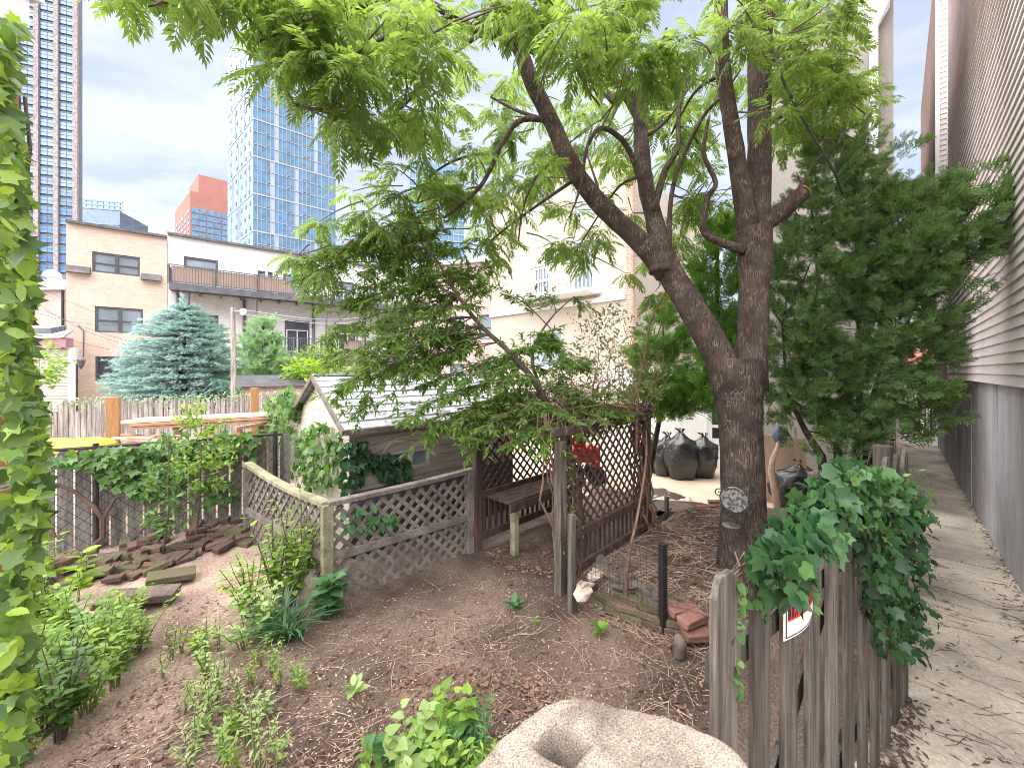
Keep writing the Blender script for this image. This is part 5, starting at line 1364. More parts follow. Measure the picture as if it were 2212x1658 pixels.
    # flat bluish thing on the courtyard, stone by the picket, trunk plaque and shelf
    p = V(1393, 1078, 6.9); p.z = .06; b = MB(); b.obox(p, (.16, .03, 0), (-.02, .06, .01), (0, 0, .012)); b.obox(p + Vector((.1, .05, .015)), (.12, .01, .01), (0, .03, 0), (0, 0, .01)); tag(b.build('flattened_sack', M['bluerag'], bevel=.006), 'flattened blue grey sack lying at the courtyard edge', 'sack')
    c = V(1587, 1078, 3.86); nn = (Vector((0, 0, H)) - c); nn.z = 0; nn = (nn.normalized() + Vector((-.45, 0, .1))).normalized()
    t = thing('trunk_plaque', c, 'round cast plaque with scrolled iron frame hung on the trunk', 'plaque')
    b = MB(); b.lathe([(.0001, .0), (.108, 0), (.122, .006), (.125, .016), (.118, .024), (.105, .02), (.1, .014), (.0001, .02)], c, 28, nn); b.build('disc', M['plaque'], t)
    sd_ = nn.cross(Vector((0, 0, 1))).normalized(); up = sd_.cross(nn)
    b = MB()
    def scroll(ox, oy, r0, turns, ph, sg=1): b.tube([c - nn * .004 + sd_ * (ox + sg * math.cos(ph + a) * r0 * (1 - a / (turns * 6.9))) + up * (oy + math.sin(ph + a) * r0 * (1 - a / (turns * 6.9))) for a in [i * .35 for i in range(int(turns * 6.28 / .35))]], .006, 5)
    for ox, oy, sg in ((-.04, .17, 1), (.05, .165, -1), (-.15, .04, 1), (.15, .03, -1), (.13, -.1, -1), (.06, -.17, -1), (-.05, -.17, 1), (.02, -.24, 1)): scroll(ox, oy, .045, 1.3, 1.0, sg)
    b.tube([c + sd_ * (math.cos(a) * .14) + up * (math.sin(a) * .14) - nn * .004 for a in [i * .3 for i in range(22)]], .006, 5); b.build('scrollwork', M['iron'], t)
    c = V(1580, 1134, 3.9); b = MB(); b.lathe([(.03, -.03), (.05, -.012), (.085, -.008), (.09, 0), (.085, .006), (.01, .004)], c, 16); o = b.build('bracket_fungus', M['fieldstone'], smooth=True); tag(o, 'small round shelf of bracket fungus on the trunk below the plaque', 'fungus')
    # dark drain ring at the granite block and a small figure of stone near the pickets
    p = G(1468, 1420, .03); b = MB(); b.lathe([(.035, 0), (.05, .02), (.045, .09), (.06, .12), (.04, .17), (.01, .19)], p, 9); o = b.build('weathered_ornament', M['fieldstone'], smooth=True); tag(o, 'small weathered stone ornament on the soil below the pinkish bricks', 'ornament')
    p = V(625, 1300, 3.9); p.z = .0; b = MB(); b.obox(p + Vector((.12, .05, .14)), (.12, .03, 0), (-.02, .06, .03), (0, .02, .13)); tag(b.build('leaning_stone', M['palestone'], bevel=.02), 'pale angular stone half hidden by the strap leaved clump', 'stone')
oddments()

# ------------------------------------------------------------------ debris nobody could count
def soil_pts(poly, n, lift=.004):
    out = []
    while len(out) < n:
        for x, y in poly_samples(poly, n):
            p = G(x, y, .03); p.z = soil_z(p.x, p.y) + lift; out.append(p)
    return out[:n]
def debris():
    POLY = [(120, 1658), (330, 1450), (380, 1300), (560, 1240), (740, 1320), (1060, 1215), (1200, 1180), (1215, 1290), (1420, 1390), (1530, 1420), (1530, 1600), (1100, 1658), (1050, 1850), (150, 1850)]
    b = MB()
    for p in soil_pts(POLY, 900):
        a = random.gauss(.5, 1.0); L_ = random.uniform(.08, .42); c = random.gauss(0, .5); pts = []
        x, y = p.x, p.y
        for k in range(5):
            pts.append((x, y, soil_z(x, y) + random.uniform(.002, .014))); x += math.cos(a) * L_ / 4; y += math.sin(a) * L_ / 4; a += c * .4
        b.tube(pts, random.uniform(.001, .0024), 3, False)
    RB = [(1230, 1200), (1390, 1080), (1480, 1085), (1565, 1090), (1565, 1210), (1530, 1380), (1430, 1355), (1240, 1280)]
    for x, y in poly_samples(RB, 620):
        p = G(x, y, .2); a = random.gauss(.3, .9); L_ = random.uniform(.08, .4); pts = []
        x, y = p.x, p.y
        for k in range(4): pts.append((x, y, soil_z(x, y) + random.uniform(.004, .035))); x += math.cos(a) * L_ / 3; y += math.sin(a) * L_ / 3; a += random.gauss(0, .25)
        b.tube(pts, random.uniform(.0016, .0034), 3, False)
    tag(b.build('dry_straw', M['straw']), 'dry stems and straw strewn over the garden soil', 'straw', kind='stuff')
    q = QM(); pts = soil_pts(POLY, 4200, .005); n = len(pts); q.put(T_LEAF, [tuple(p) for p in pts], frames(rnd(n) * [1, 1, .1], rnd(n, .25) + [0, 0, 1]), rng.uniform(.01, .03, n))
    tag(q.build('wood_chips', M['chip']), 'pale wood chips flecking the brown soil', 'chips', kind='stuff')
    q = QM()
    for poly, m, z in ((RB, 1500, .2), ([(1040, 1200), (1200, 1160), (1210, 1260), (1080, 1240)], 420, 0), ([(820, 1480), (1050, 1440), (1250, 1490), (1130, 1560), (900, 1560)], 420, 0), (POLY, 500, 0)):
        P = []
        for x, y in poly_samples(poly, m): p = G(x, y, z); P.append((p.x, p.y, soil_z(p.x, p.y) + random.uniform(.004, .02)))
        n = len(P); q.put(T_OVAL, P, frames(rnd(n) * [1, 1, .2], rnd(n, .4) + [0, 0, 1]), rng.uniform(.02, .06, n))
    tag(q.build('leaf_litter', M['litter']), 'brown dead leaves littering the beds', 'leaf litter', kind='stuff')
    b = MB()
    for p in soil_pts(POLY, 1500, -.004):
        r = random.uniform(.006, .022); b.lathe([(r * .5, 0), (r, r * .5), (r * .6, r)], p, 5)
    for i in range(len(b.v)): b.v[i] = tuple(c + random.uniform(-.003, .003) for c in b.v[i])
    tag(b.build('soil_clods', M['soil'], org=(-1.75, 3.9, 0)), 'crumbly clods of soil over the garden bed', 'clods', kind='stuff')
    # blown debris on the walk
    q = QM(); P = []
    w0 = Vector((2.735, 2.72, 0)) - NL * .02
    for _ in range(2300):
        t_ = random.uniform(-1.6, 9); f = random.random()
        edge = random.random()
        if t_ < -.1: d = random.gauss(.45, .28) if edge < .6 else random.gauss(.85, .12)
        elif t_ < 3: d = random.gauss(.9, .12) if edge < .8 else random.gauss(.15, .12)
        else: d = random.gauss(.93, .06)
        if not .02 < d < 1.02: continue
        p = w0 + U * t_ - NL * d; P.append((p.x, p.y, .039))
    for _ in range(900):
        s_ = random.uniform(.0, 2.6); p = FA + FD * s_ + FNn * abs(random.gauss(.02, .07)); P.append((p.x, p.y, .04 + random.uniform(0, .012)))
    n = len(P); q.put(T_LANCE, P, frames(rnd(n) * [1, 1, .05], rnd(n, .2) + [0, 0, 1]), rng.uniform(.02, .07, n))
    tag(q.build('walk_debris', M['darkdebris']), 'dark blossom and twig debris drifted on the concrete walk', 'debris', kind='stuff')
    b = MB()
    for _ in range(150):
        t_ = random.uniform(-1.7, 3.5); d = random.uniform(.05, 1.0); p = w0 + U * t_ - NL * d; a = random.gauss(-.5, .7); L_ = random.uniform(.08, .3); pts = []
        for k in range(4): pts.append((p.x, p.y, .041)); p = p + Vector((math.cos(a), math.sin(a), 0)) * L_ / 3; a += random.gauss(0, .3)
        b.tube(pts, random.uniform(.0012, .0025), 3, False)
    tag(b.build('walk_twigs', M['twig']), 'thin twigs fallen on the concrete walk', 'twigs', kind='stuff')
debris()
# ------------------------------------------------------------------ main tree: trunk, leaders, crown of long feathery leaves
BR = []                                        # branch polylines kept for hanging twigs
def vb(pts, Y0=None):
    P, Rr = [], []
    for px, py, Y, w in pts: P.append(V(px, py, Y)); Rr.append(w / 2 / F * Y)
    return P, Rr
def refine(P, Rr, k=4):
    """smooth a coarse centre line"""
    out, rr = [], []
    for i in range(len(P) - 1):
        p0, p1, p2, p3 = P[max(i - 1, 0)], P[i], P[i + 1], P[min(i + 2, len(P) - 1)]
        for j in range(k):
            t = j / k
            out.append(.5 * ((2 * p1) + (p2 - p0) * t + (2 * p0 - 5 * p1 + 4 * p2 - p3) * t * t + (3 * p1 - p0 - 3 * p2 + p3) * t ** 3)); rr.append(lin(Rr[i], Rr[i + 1], t))
    return out + [P[-1]], rr + [Rr[-1]]
def main_tree():
    base = V(1603, 1240, 4.2); base.z = .1
    t = thing('tree_of_heaven', base, 'big forked dark barked tree with feathery leaves in mid garden', 'tree')
    b = MB()
    def limb(pts, n=10, rec=True, wob=.05):
        P, Rr = refine(*vb(pts)); b.tube(P, Rr, n, wob=wob)
        if rec: BR.append(P)
    limb([(1603, 1275, 4.2, 128), (1604, 1215, 4.2, 100), (1606, 1100, 4.2, 86), (1601, 950, 4.2, 83), (1596, 870, 4.2, 90), (1592, 810, 4.2, 114), (1592, 775, 4.2, 104)], 20, False, .03)
    limb([(1585, 850, 4.2, 76), (1556, 775, 4.22, 62), (1520, 710, 4.25, 58), (1480, 640, 4.3, 55), (1448, 592, 4.35, 53), (1428, 555, 4.35, 60)], 16, False, .04)
    limb([(1440, 590, 4.35, 50), (1385, 525, 4.4, 43), (1320, 465, 4.4, 40), (1262, 400, 4.4, 38), (1222, 330, 4.4, 36), (1190, 260, 4.4, 34), (1150, 180, 4.35, 33), (1120, 100, 4.3, 31), (1088, 10, 4.2, 28), (1060, -80, 4.1, 24), (1030, -190, 4, 18)], 12)
    limb([(1158, 105, 4.3, 26), (1085, 75, 4.2, 22), (1030, 68, 4.2, 19), (975, 35, 4.1, 16), (935, 10, 4.1, 14), (880, -20, 4.0, 10), (780, -60, 3.8, 7)], 8)
    limb([(1203, 263, 4.4, 14), (1130, 258, 4.35, 12), (1090, 300, 4.3, 11), (1052, 380, 4.25, 9), (1020, 422, 4.2, 8), (960, 470, 4.1, 5)], 6)
    limb([(1430, 590, 4.35, 58), (1430, 548, 4.37, 48), (1412, 470, 4.5, 36), (1395, 400, 4.5, 33), (1385, 300, 4.6, 30), (1380, 230, 4.6, 28), (1365, 190, 4.6, 25), (1340, 140, 4.7, 21), (1300, 80, 4.7, 18), (1265, 30, 4.8, 16), (1240, -40, 4.8, 12)], 12)
    limb([(1382, 262, 4.6, 18), (1350, 205, 4.65, 20), (1325, 218, 4.7, 15), (1295, 175, 4.75, 13), (1270, 120, 4.8, 10), (1200, 60, 4.8, 6)], 7)
    limb([(1396, 430, 4.5, 15), (1362, 330, 4.45, 12), (1330, 290, 4.4, 11), (1295, 278, 4.35, 10), (1268, 318, 4.3, 8), (1255, 400, 4.25, 6), (1230, 470, 4.2, 3)], 7)
    limb([(1446, 560, 4.3, 12), (1448, 444, 4.3, 10), (1467, 359, 4.3, 9), (1518, 253, 4.25, 8), (1560, 208, 4.2, 6), (1600, 150, 4.2, 4)], 6)
    limb([(1410, 460, 4.45, 18), (1436, 369, 4.5, 14), (1464, 320, 4.55, 11), (1468, 230, 4.6, 8), (1500, 120, 4.7, 5)], 7)
    limb([(1612, 840, 4.2, 84), (1625, 740, 4.2, 60), (1628, 640, 4.2, 57), (1631, 560, 4.2, 66), (1626, 495, 4.2, 74)], 16, False, .03)
    limb([(1620, 520, 4.2, 50), (1612, 470, 4.15, 42), (1598, 380, 4.1, 36), (1580, 270, 4.05, 32), (1562, 150, 4.0, 31), (1558, 40, 4.0, 28), (1555, -80, 3.9, 26), (1550, -220, 3.8, 18)], 12)
    limb([(1632, 520, 4.2, 52), (1638, 470, 4.2, 47), (1640, 380, 4.2, 46), (1640, 280, 4.2, 45), (1641, 150, 4.2, 46), (1643, 30, 4.2, 48), (1645, -90, 4.1, 46), (1650, -230, 4.0, 32)], 12)
    limb([(1640, 490, 4.2, 42), (1690, 455, 4.1, 36), (1738, 414, 4.0, 32)], 10, False)
    limb([(1604, 540, 4.15, 22), (1548, 520, 4.1, 16), (1520, 498, 4.1, 15), (1527, 430, 4.1, 13), (1546, 395, 4.1, 10), (1520, 330, 4.1, 9), (1532, 250, 4.1, 6)], 7)
    limb([(1558, 80, 4.0, 12), (1600, 40, 4.1, 13), (1640, 0, 4.1, 14), (1700, -60, 4.2, 12)], 7)
    limb([(1700, 455, 4.1, 8), (1760, 350, 4.2, 5), (1810, 310, 4.3, 3)], 5)
    limb([(1645, 60, 4.2, 20), (1720, -30, 4.4, 14), (1800, -60, 4.7, 10)], 6)
    for pts in ([(1040, 72, 4.2, 11), (960, 130, 4.0, 8), (900, 200, 3.8, 6), (850, 250, 3.7, 4)], [(975, 38, 4.1, 12), (880, 60, 3.8, 9), (780, 110, 3.5, 7), (690, 180, 3.3, 5), (640, 230, 3.2, 3)], [(900, -15, 4.0, 10), (760, 20, 3.5, 8), (640, 50, 3.2, 6), (560, 90, 3.0, 4)], [(690, -60, 3.4, 10), (520, -30, 3.0, 8), (400, -5, 2.8, 5), (320, 15, 2.6, 3)], [(1190, 262, 4.4, 9), (1120, 240, 4.7, 7), (1060, 210, 4.9, 4)], [(1245, 385, 4.4, 9), (1180, 430, 4.6, 7), (1110, 480, 4.8, 5), (1060, 520, 4.9, 3)], [(1215, 330, 4.4, 8), (1160, 380, 4.4, 6), (1130, 450, 4.4, 5), (1120, 520, 4.4, 3)], [(1300, 445, 4.4, 8), (1290, 400, 4.6, 6), (1270, 340, 4.9, 4)], [(1385, 300, 4.6, 9), (1440, 260, 4.8, 7), (1500, 170, 5.0, 4)], [(1560, 160, 4.0, 9), (1500, 200, 4.4, 7), (1450, 290, 4.7, 4)], [(1640, 160, 4.2, 10), (1700, 110, 4.5, 8), (1770, 90, 4.8, 5), (1830, 60, 5, 3)], [(1640, 290, 4.2, 9), (1690, 250, 4.5, 7), (1760, 230, 4.8, 5), (1830, 220, 5, 3)], [(1392, 380, 4.5, 8), (1340, 400, 4.9, 6), (1290, 470, 5.2, 4), (1240, 550, 5.3, 3)], [(1150, 175, 4.35, 10), (1200, 110, 4.4, 8), (1230, 40, 4.3, 6)], [(1080, 330, 4.3, 7), (1000, 340, 4.4, 6), (930, 380, 4.5, 4), (900, 440, 4.5, 3)], [(1365, 190, 4.6, 9), (1420, 120, 4.5, 7), (1440, 60, 4.3, 5)]): limb(pts, 6)
    b.build('trunk', M['bark'], t, smooth=True)
    c = V(1741, 411, 4.0); d = (V(1738, 414, 4.0) - V(1690, 455, 4.1)).normalized(); b = MB(); b.lathe([(.06, 0), (.066, .006), (.03, .012)], c + d * .004, 10, d); b.build('cut_end', M['cutwood'], t)
    # crown: twig tips in clumps, each with a whorl of long leaves
    clumps = [(330, -16, 95, 14, 2.5, 3.2, 12), (470, -30, 50, 16, 2.6, 3.2, 6), (665, 36, 85, 62, 2.8, 4.0, 34), (715, 165, 65, 75, 2.8, 4.0, 22), (610, 110, 28, 45, 2.8, 3.8, 8), (745, 275, 36, 36, 2.8, 3.6, 8), (560, 28, 45, 40, 2.8, 3.6, 9), (590, 190, 22, 30, 2.9, 3.6, 4), (860, 70, 150, 105, 2.8, 4.6, 40), (900, 235, 115, 90, 3.2, 5, 28),
              (1010, 410, 190, 85, 3.8, 5.6, 40), (1150, 330, 110, 110, 4.6, 6, 24), (1060, 200, 90, 70, 4.6, 6.0, 12), (1130, 500, 150, 90, 4.5, 6.0, 30), (930, 470, 110, 90, 4, 5.4, 18), (1210, 80, 130, 100, 2.7, 4.2, 34), (1280, 250, 100, 110, 4.8, 6.4, 22), (1380, 90, 120, 110, 2.8, 4.2, 32), (1480, 190, 100, 110, 4.8, 6.2, 26), (1500, 380, 90, 110, 4.8, 6.4, 24),
              (1330, 430, 90, 90, 5, 6.4, 14), (1720, 150, 110, 150, 3.8, 5.8, 42), (1800, 230, 95, 90, 4, 5.6, 24), (1720, 300, 70, 60, 4.4, 5.6, 12), (1500, 480, 80, 70, 5.0, 6.2, 12), (690, 570, 60, 40, 4, 4.8, 8), (1240, 560, 90, 60, 5, 6, 10), (1380, 600, 60, 60, 5, 6, 7), (1800, 90, 110, 90, 3.6, 5.2, 18), (1130, 20, 90, 50, 3, 4, 12), (1440, 300, 90, 90, 4.8, 6.2, 14), (760, 480, 90, 60, 4, 5, 7), (1560, 60, 110, 80, 3.0, 4.0, 14)]
    tw = MB(); q = QM(); allb = [p for P in BR for p in P]; arr = np.array([tuple(p) for p in allb])
    for cx, cy, rx, ry, Y0, Y1, n in clumps:
        for _ in range(round(n * .58)):
            a, r = random.uniform(0, 6.28), math.sqrt(random.random()); Y = random.uniform(Y0, Y1)
            p = V(cx + math.cos(a) * r * rx, cy - 18 + math.sin(a) * r * ry, Y)
            # twig from the nearest branch, arching
            d2 = ((arr - np.array(p)) ** 2).sum(1) + 4 * np.maximum(arr[:, 2] - p.z, 0); s_ = allb[int(d2.argmin())]
            dist = (p - s_).length; dr = (s_ - p).normalized() + Vector((random.gauss(0, .35), random.gauss(0, .35), random.gauss(.1, .3))); L_ = min(dist, random.uniform(.25, .75))
            a2 = p + dr.normalized() * L_ if L_ < dist else s_; mid = p.lerp(a2, .5) + Vector((random.gauss(0, .05), random.gauss(0, .05), .06 * L_))
            pts = [a2.lerp(mid, i / 3).lerp(mid.lerp(p, i / 3), i / 3) for i in range(4)]; tw.tube(pts, [.009, .008, .006, .004], 4, False)
            k = random.randint(7, 10); ax = (p - s_); ax.z *= .4; ax = ax.normalized() if ax.length > 1e-3 else Vector((0, 0, 1))
            P, D, Nn, sc = [], [], [], []
            for i in range(k):
                aa = 6.28 * i / k + random.uniform(-.4, .4); d = Vector((math.cos(aa), math.sin(aa), random.uniform(-.85, .25))) + ax * .45
                P.append(tuple(p + d * .02)); D.append(tuple(d)); Nn.append((random.gauss(0, .3), random.gauss(0, .3), 1)); sc.append(random.uniform(.22, .37))
            Fm = frames(D, Nn); T = T_PIN[random.randrange(4)]; q.put(T, P, Fm, sc)
    tw.build('twigs', M['twig'], t); q.build('crown', M['l_tree'], t)
    b = MB(); P = [V(1640, 15, 4.0), V(1665, 90, 3.95), V(1690, 170, 3.9), V(1722, 235, 3.95), V(1760, 300, 4.0), V(1802, 372, 4.1), V(1820, 420, 4.3)]; b.tube(refine(P, [.013] * 7)[0], .012, 7)
    tag(b.build('hanging_rope', mat('dark green rope', (.03, .045, .035), (.05, .065, .045), 30, .9, .4, 60), smooth=True), 'dark green rope hanging slack from the tree towards the cypress', 'rope')
main_tree()

# ------------------------------------------------------------------ leaning layered shrub over the shed roof
def layered_shrub():
    base = V(1262, 1010, 5.0); base.z = .05
    t = thing('layered_shrub', base, 'leaning green shrub with layered sprays reaching over the shed roof', 'shrub')
    b = MB(); st = [V(1262, 1180, 5.0), V(1235, 1000, 4.9), V(1201, 911, 4.85), V(1172, 855, 4.75), V(1143, 808, 4.7), V(1095, 755, 4.6), V(1040, 705, 4.5), V(990, 640, 4.45), V(948, 569, 4.4), V(905, 520, 4.4), V(870, 480, 4.4)]
    st[0].z = .1
    P, Rr = refine(st, [.06, .05, .045, .04, .036, .03, .025, .02, .015, .01, .006], 3); b.tube(P, Rr, 8, wob=.05)
    P2, R2 = refine([V(1230, 960, 4.9), V(1150, 790, 5.0), V(1180, 700, 5.1), V(1240, 640, 5.2)], [.03, .022, .014, .006], 3); b.tube(P2, R2, 6)
    stem = [p for p in P[4:]] + P2[2:]
    tips = [(650, 575, 4.2), (665, 600, 4.3), (700, 640, 4.2), (705, 560, 4.4), (760, 545, 4.4), (720, 700, 4.2), (700, 745, 4.15), (700, 800, 4.1), (740, 835, 4.1), (715, 870, 4.05), (770, 905, 4.05), (755, 760, 4.3), (780, 650, 4.4), (820, 600, 4.5), (850, 500, 4.4), (890, 470, 4.5), (940, 500, 4.6), (1000, 540, 4.8), (1050, 580, 4.9), (1100, 640, 4.9), (1180, 640, 5.2), (1250, 650, 5.3), (860, 700, 4.3), (830, 750, 4.2), (800, 800, 4.1), (850, 850, 4.05), (880, 905, 4.0), (900, 960, 4.0), (940, 925, 4.1), (960, 870, 4.2), (1000, 900, 4.2), (1010, 960, 4.15), (1050, 920, 4.2), (1090, 970, 4.1), (1140, 950, 4.2), (1190, 930, 4.3), (1250, 910, 4.4), (1010, 820, 4.3), (930, 780, 4.3), (1080, 850, 4.3), (1130, 890, 4.3), (1110, 760, 4.9), (1170, 800, 5.1), (1230, 840, 5.2), (1260, 780, 5.3), (1200, 740, 5.3), (960, 720, 4.3), (900, 620, 4.3), (1010, 660, 4.3), (860, 560, 4.3), (780, 720, 4.9), (850, 660, 5.0), (920, 690, 5.0), (980, 760, 5.0), (1060, 790, 5.1), (880, 810, 4.9), (960, 830, 5.0), (1240, 940, 4.2), (1180, 960, 4.0), (1220, 900, 4.1), (1290, 900, 4.3), (1330, 890, 4.6), (1260, 860, 4.4), (1310, 850, 4.7), (1370, 880, 5.0), (1080, 930, 4.9), (1000, 610, 5.1), (930, 560, 5.0)]
    tips += [(x, y, random.uniform(4.25, 5.0)) for x, y in poly_samples([(655, 570), (850, 480), (1000, 540), (1150, 640), (1270, 720), (1290, 920), (1050, 965), (780, 910), (700, 760)], 46)]
    arr = np.array([tuple(p) for p in stem]); q = QM(); LP, LD, LN, LS = [], [], [], []
    def leaf(p, d, up=.8):
        LP.append(tuple(p)); LD.append(tuple(d)); LN.append((random.gauss(0, .35), random.gauss(0, .35) - .25, up)); LS.append(random.uniform(.06, .11))
    for x, y, Y in tips:
        e = V(x, y, Y); d2 = ((arr - np.array(e)) ** 2).sum(1) + 1.5 * np.maximum(arr[:, 2] - e.z - .3, 0); s_ = stem[int(d2.argmin())]
        mid = s_.lerp(e, random.uniform(.35, .65)) + Vector((random.gauss(0, .12), random.gauss(0, .12), random.uniform(.04, .28))) * (e - s_).length; pts = [s_.lerp(mid, i / 7).lerp(mid.lerp(e, i / 7), i / 7) for i in range(8)]
        b.tube(pts, [.009 - .001 * i for i in range(8)], 5, False)
        Ln = (e - s_).length
        for i in range(int(9 + Ln * 14)):
            f = random.uniform(.06, 1) ** .75; k = min(int(f * 7), 6); p = pts[k].lerp(pts[k + 1], f * 7 - k); ax = (pts[k + 1] - pts[k]).normalized()
            d = (ax * .7 + Vector((random.gauss(0, .7), random.gauss(0, .7), random.gauss(-.05, .22)))).normalized(); L_ = random.uniform(.1, .3); tip = p + d * L_ - Vector((0, 0, .05 * L_))
            b.tube([p, p.lerp(tip, .5) + Vector((0, 0, .01)), tip], [.004, .003, .002], 3, False)
            for j in range(int(7 + L_ * 42)):
                g = random.uniform(.1, 1); lp = p.lerp(tip, g); ld = d * .6 + Vector((random.gauss(0, .6), random.gauss(0, .6), random.gauss(-.15, .3))); leaf(lp, ld)
    q.put(T_LANCE, LP, frames(LD, LN), LS); print('shrub leaves', len(LP))
    b.build('stem', M['twig'], t); q.build('foliage', M['l_shrub'], t)
layered_shrub()
def vine_tangle():
    t = thing('woody_vine', GP, 'tangled leafless brown vine piled over the arbor roof', 'vine')
    b = MB()
    for k in range(26):                                     # stems twisting up the arbor corner posts
        p = (GP if k < 18 else FP + Vector((.12, .12, 0))) + Vector((random.gauss(0, .07), random.gauss(0, .07), .1)); pts = []
        for i in range(11):
            pts.append(p + Vector((math.sin(i * .8 + k) * .07 + random.gauss(0, .02) - .02 * i, math.cos(i * .7 + k) * .07 - .01 * i, i * .18)))
        b.tube(pts, [lin(.018, .006, i / 10) for i in range(11)], 5, False)
    for k in range(330):
        f, g = random.random(), random.random() ** .7; a = FP.lerp(GP, f).lerp(AP.lerp(BP, f), 1 - g); z = random.uniform(1.75, 1.9 + .35 * random.random() * (.4 + f)); p = Vector((a.x, a.y, z))
        d = Vector((random.gauss(0, 1), random.gauss(0, 1), random.gauss(.05, .35))).normalized(); pts = []
        for i in range(7): pts.append(p.copy()); p += d * random.uniform(.06, .16); d = (d + Vector((random.gauss(0, .4), random.gauss(0, .4), random.gauss(-.08, .25)))).normalized()
        b.tube(pts, random.uniform(.002, .006), 4, False)
    for k in range(36):                                     # whips rising to the right
        p = V(random.uniform(1230, 1420), random.uniform(840, 890), random.uniform(4.6, 5.6)); d = Vector((random.gauss(.1, .3), random.gauss(0, .3), 1)); pts = []
        for i in range(9): pts.append(p.copy()); p += d.normalized() * .14; d += Vector((random.gauss(0, .35), random.gauss(0, .3), -.06))
        b.tube(pts, [lin(.007, .002, i / 8) for i in range(9)], 4, False)
    P, Rr = refine([V(1375, 980, 5.0), V(1378, 850, 5.0), V(1392, 770, 5.0), V(1408, 690, 5.0), V(1450, 610, 4.9), V(1470, 560, 4.8)], [.02, .018, .015, .012, .01, .006]); b.tube(P, Rr, 6)
    P, Rr = refine([V(1350, 1370, 3.65), V(1352, 1260, 3.7), V(1362, 1180, 3.75), V(1376, 1120, 3.8), V(1395, 1000, 4.4), V(1396, 930, 5.0)], [.02, .018, .014, .012, .012, .01]); b.tube(P, Rr, 6)
    b.build('stem', M['vine'], t)
    q = QM(); P = []
    for poly, n, y0, y1 in (([(1180, 830), (1260, 690), (1330, 650), (1420, 720), (1450, 830), (1400, 910), (1190, 900)], 2100, 4.3, 5.7), ([(1215, 1000), (1260, 960), (1270, 1100), (1245, 1260), (1215, 1200)], 110, 3.95, 4.3), ([(1260, 700), (1340, 640), (1320, 760)], 160, 4.8, 5.4)):
        P += [tuple(V(x, y, random.uniform(y0, y1))) for x, y in poly_samples(poly, n)]
    n = len(P); q.put(T_LEAF, P, frames(rnd(n) + [0, 0, -.4], rnd(n, .6) + [0, -.3, .8]), rng.uniform(.03, .065, n)); q.build('foliage', M['l_vine'], t)
    q = QM(); P = [tuple(V(x + random.gauss(0, 5), y + random.gauss(0, 6), 4.8)) for x, y in ((1298, 678), (1264, 712), (1275, 728), (1240, 690)) for _ in range(9)]; n = len(P)
    q.put(T_LEAF, P, frames(rnd(n), rnd(n)), rng.uniform(.03, .05, n)); q.build('blossom', M['l_red'], t)
vine_tangle()

# ------------------------------------------------------------------ cypresses at right, columns behind the trunk
def conifer(name, label, stems, clumps, n, size, T, m, up=.75, group=None, flat=.35):
    """clumps: (px,py,Y,rx,ry,rdepth) ellipsoids in photo units, depth in metres"""
    base = Vector(stems[0][0]); base.z = .03
    t = thing(name, base, label, 'tree', group)
    b = MB()
    for pts, r0 in ((s_, .06 - .006 * i) for i, s_ in enumerate(stems)):
        P = [Vector(p) for p in pts]; b.tube(P, [lin(r0, .008, i / (len(P) - 1)) for i in range(len(P))], 7, wob=.06)
    sp = [Vector(p) for s_ in stems for p in s_]
    q = QM(); tot = sum(c[3] * c[4] for c in clumps)
    for cx, cy, Y, rx, ry, rd in clumps:
        k = int(n * rx * ry / tot); c = V(cx, cy, Y); ax = Vector((rx / F * Y, rd, ry / F * Y))
        # tufts: each carries a fan of sprays on one twig, so gaps and light edges show between them
        per = 13; kc = max(4, k // per); cd = nrm(rnd(kc)); cr = rng.uniform(.35, 1.05, kc) ** .55
        ct = np.array(c) + cd * np.array(ax) * (cr * (1 + .2 * np.sin(cd[:, 0] * 7 + cx) * np.sin(cd[:, 2] * 9 + cy)))[:, None]
        cdir = nrm(cd * [1, 1, flat] + [0, 0, up] + rnd(kc, .3)); idx = np.repeat(np.arange(kc), per); k = len(idx); g = np.tile(np.linspace(0, 1, per), kc)[:, None]
        P = ct[idx] + cdir[idx] * (g - .3) * size * 1.5 + rnd(k, size * .13)
        D = cdir[idx] + rnd(k, .42)
        Nn = np.cross(D, rnd(k)); s_ = rng.uniform(.6, 1.2, k) * size * (1.1 - .4 * g[:, 0])
        for j in range(3):
            sel = np.arange(k) % 3 == j; q.put(T[j % len(T)], P[sel], frames(D[sel], Nn[sel]), s_[sel])
        for _ in range(max(2, k // 110)):                        # limbs into the clump
            s0 = min(sp, key=lambda p: (p - c).length); e = c + Vector((random.uniform(-1, 1) * ax.x, random.uniform(-1, 1) * ax.y, random.uniform(-1, 1) * ax.z)) * .8
            mid = s0.lerp(e, .5) + Vector((0, 0, -.06)); b.tube([s0, mid, e], [.014, .009, .004], 4, False)
    b.build('trunk', M['bark'], t, smooth=True); q.build('crown', m, t)
    return t
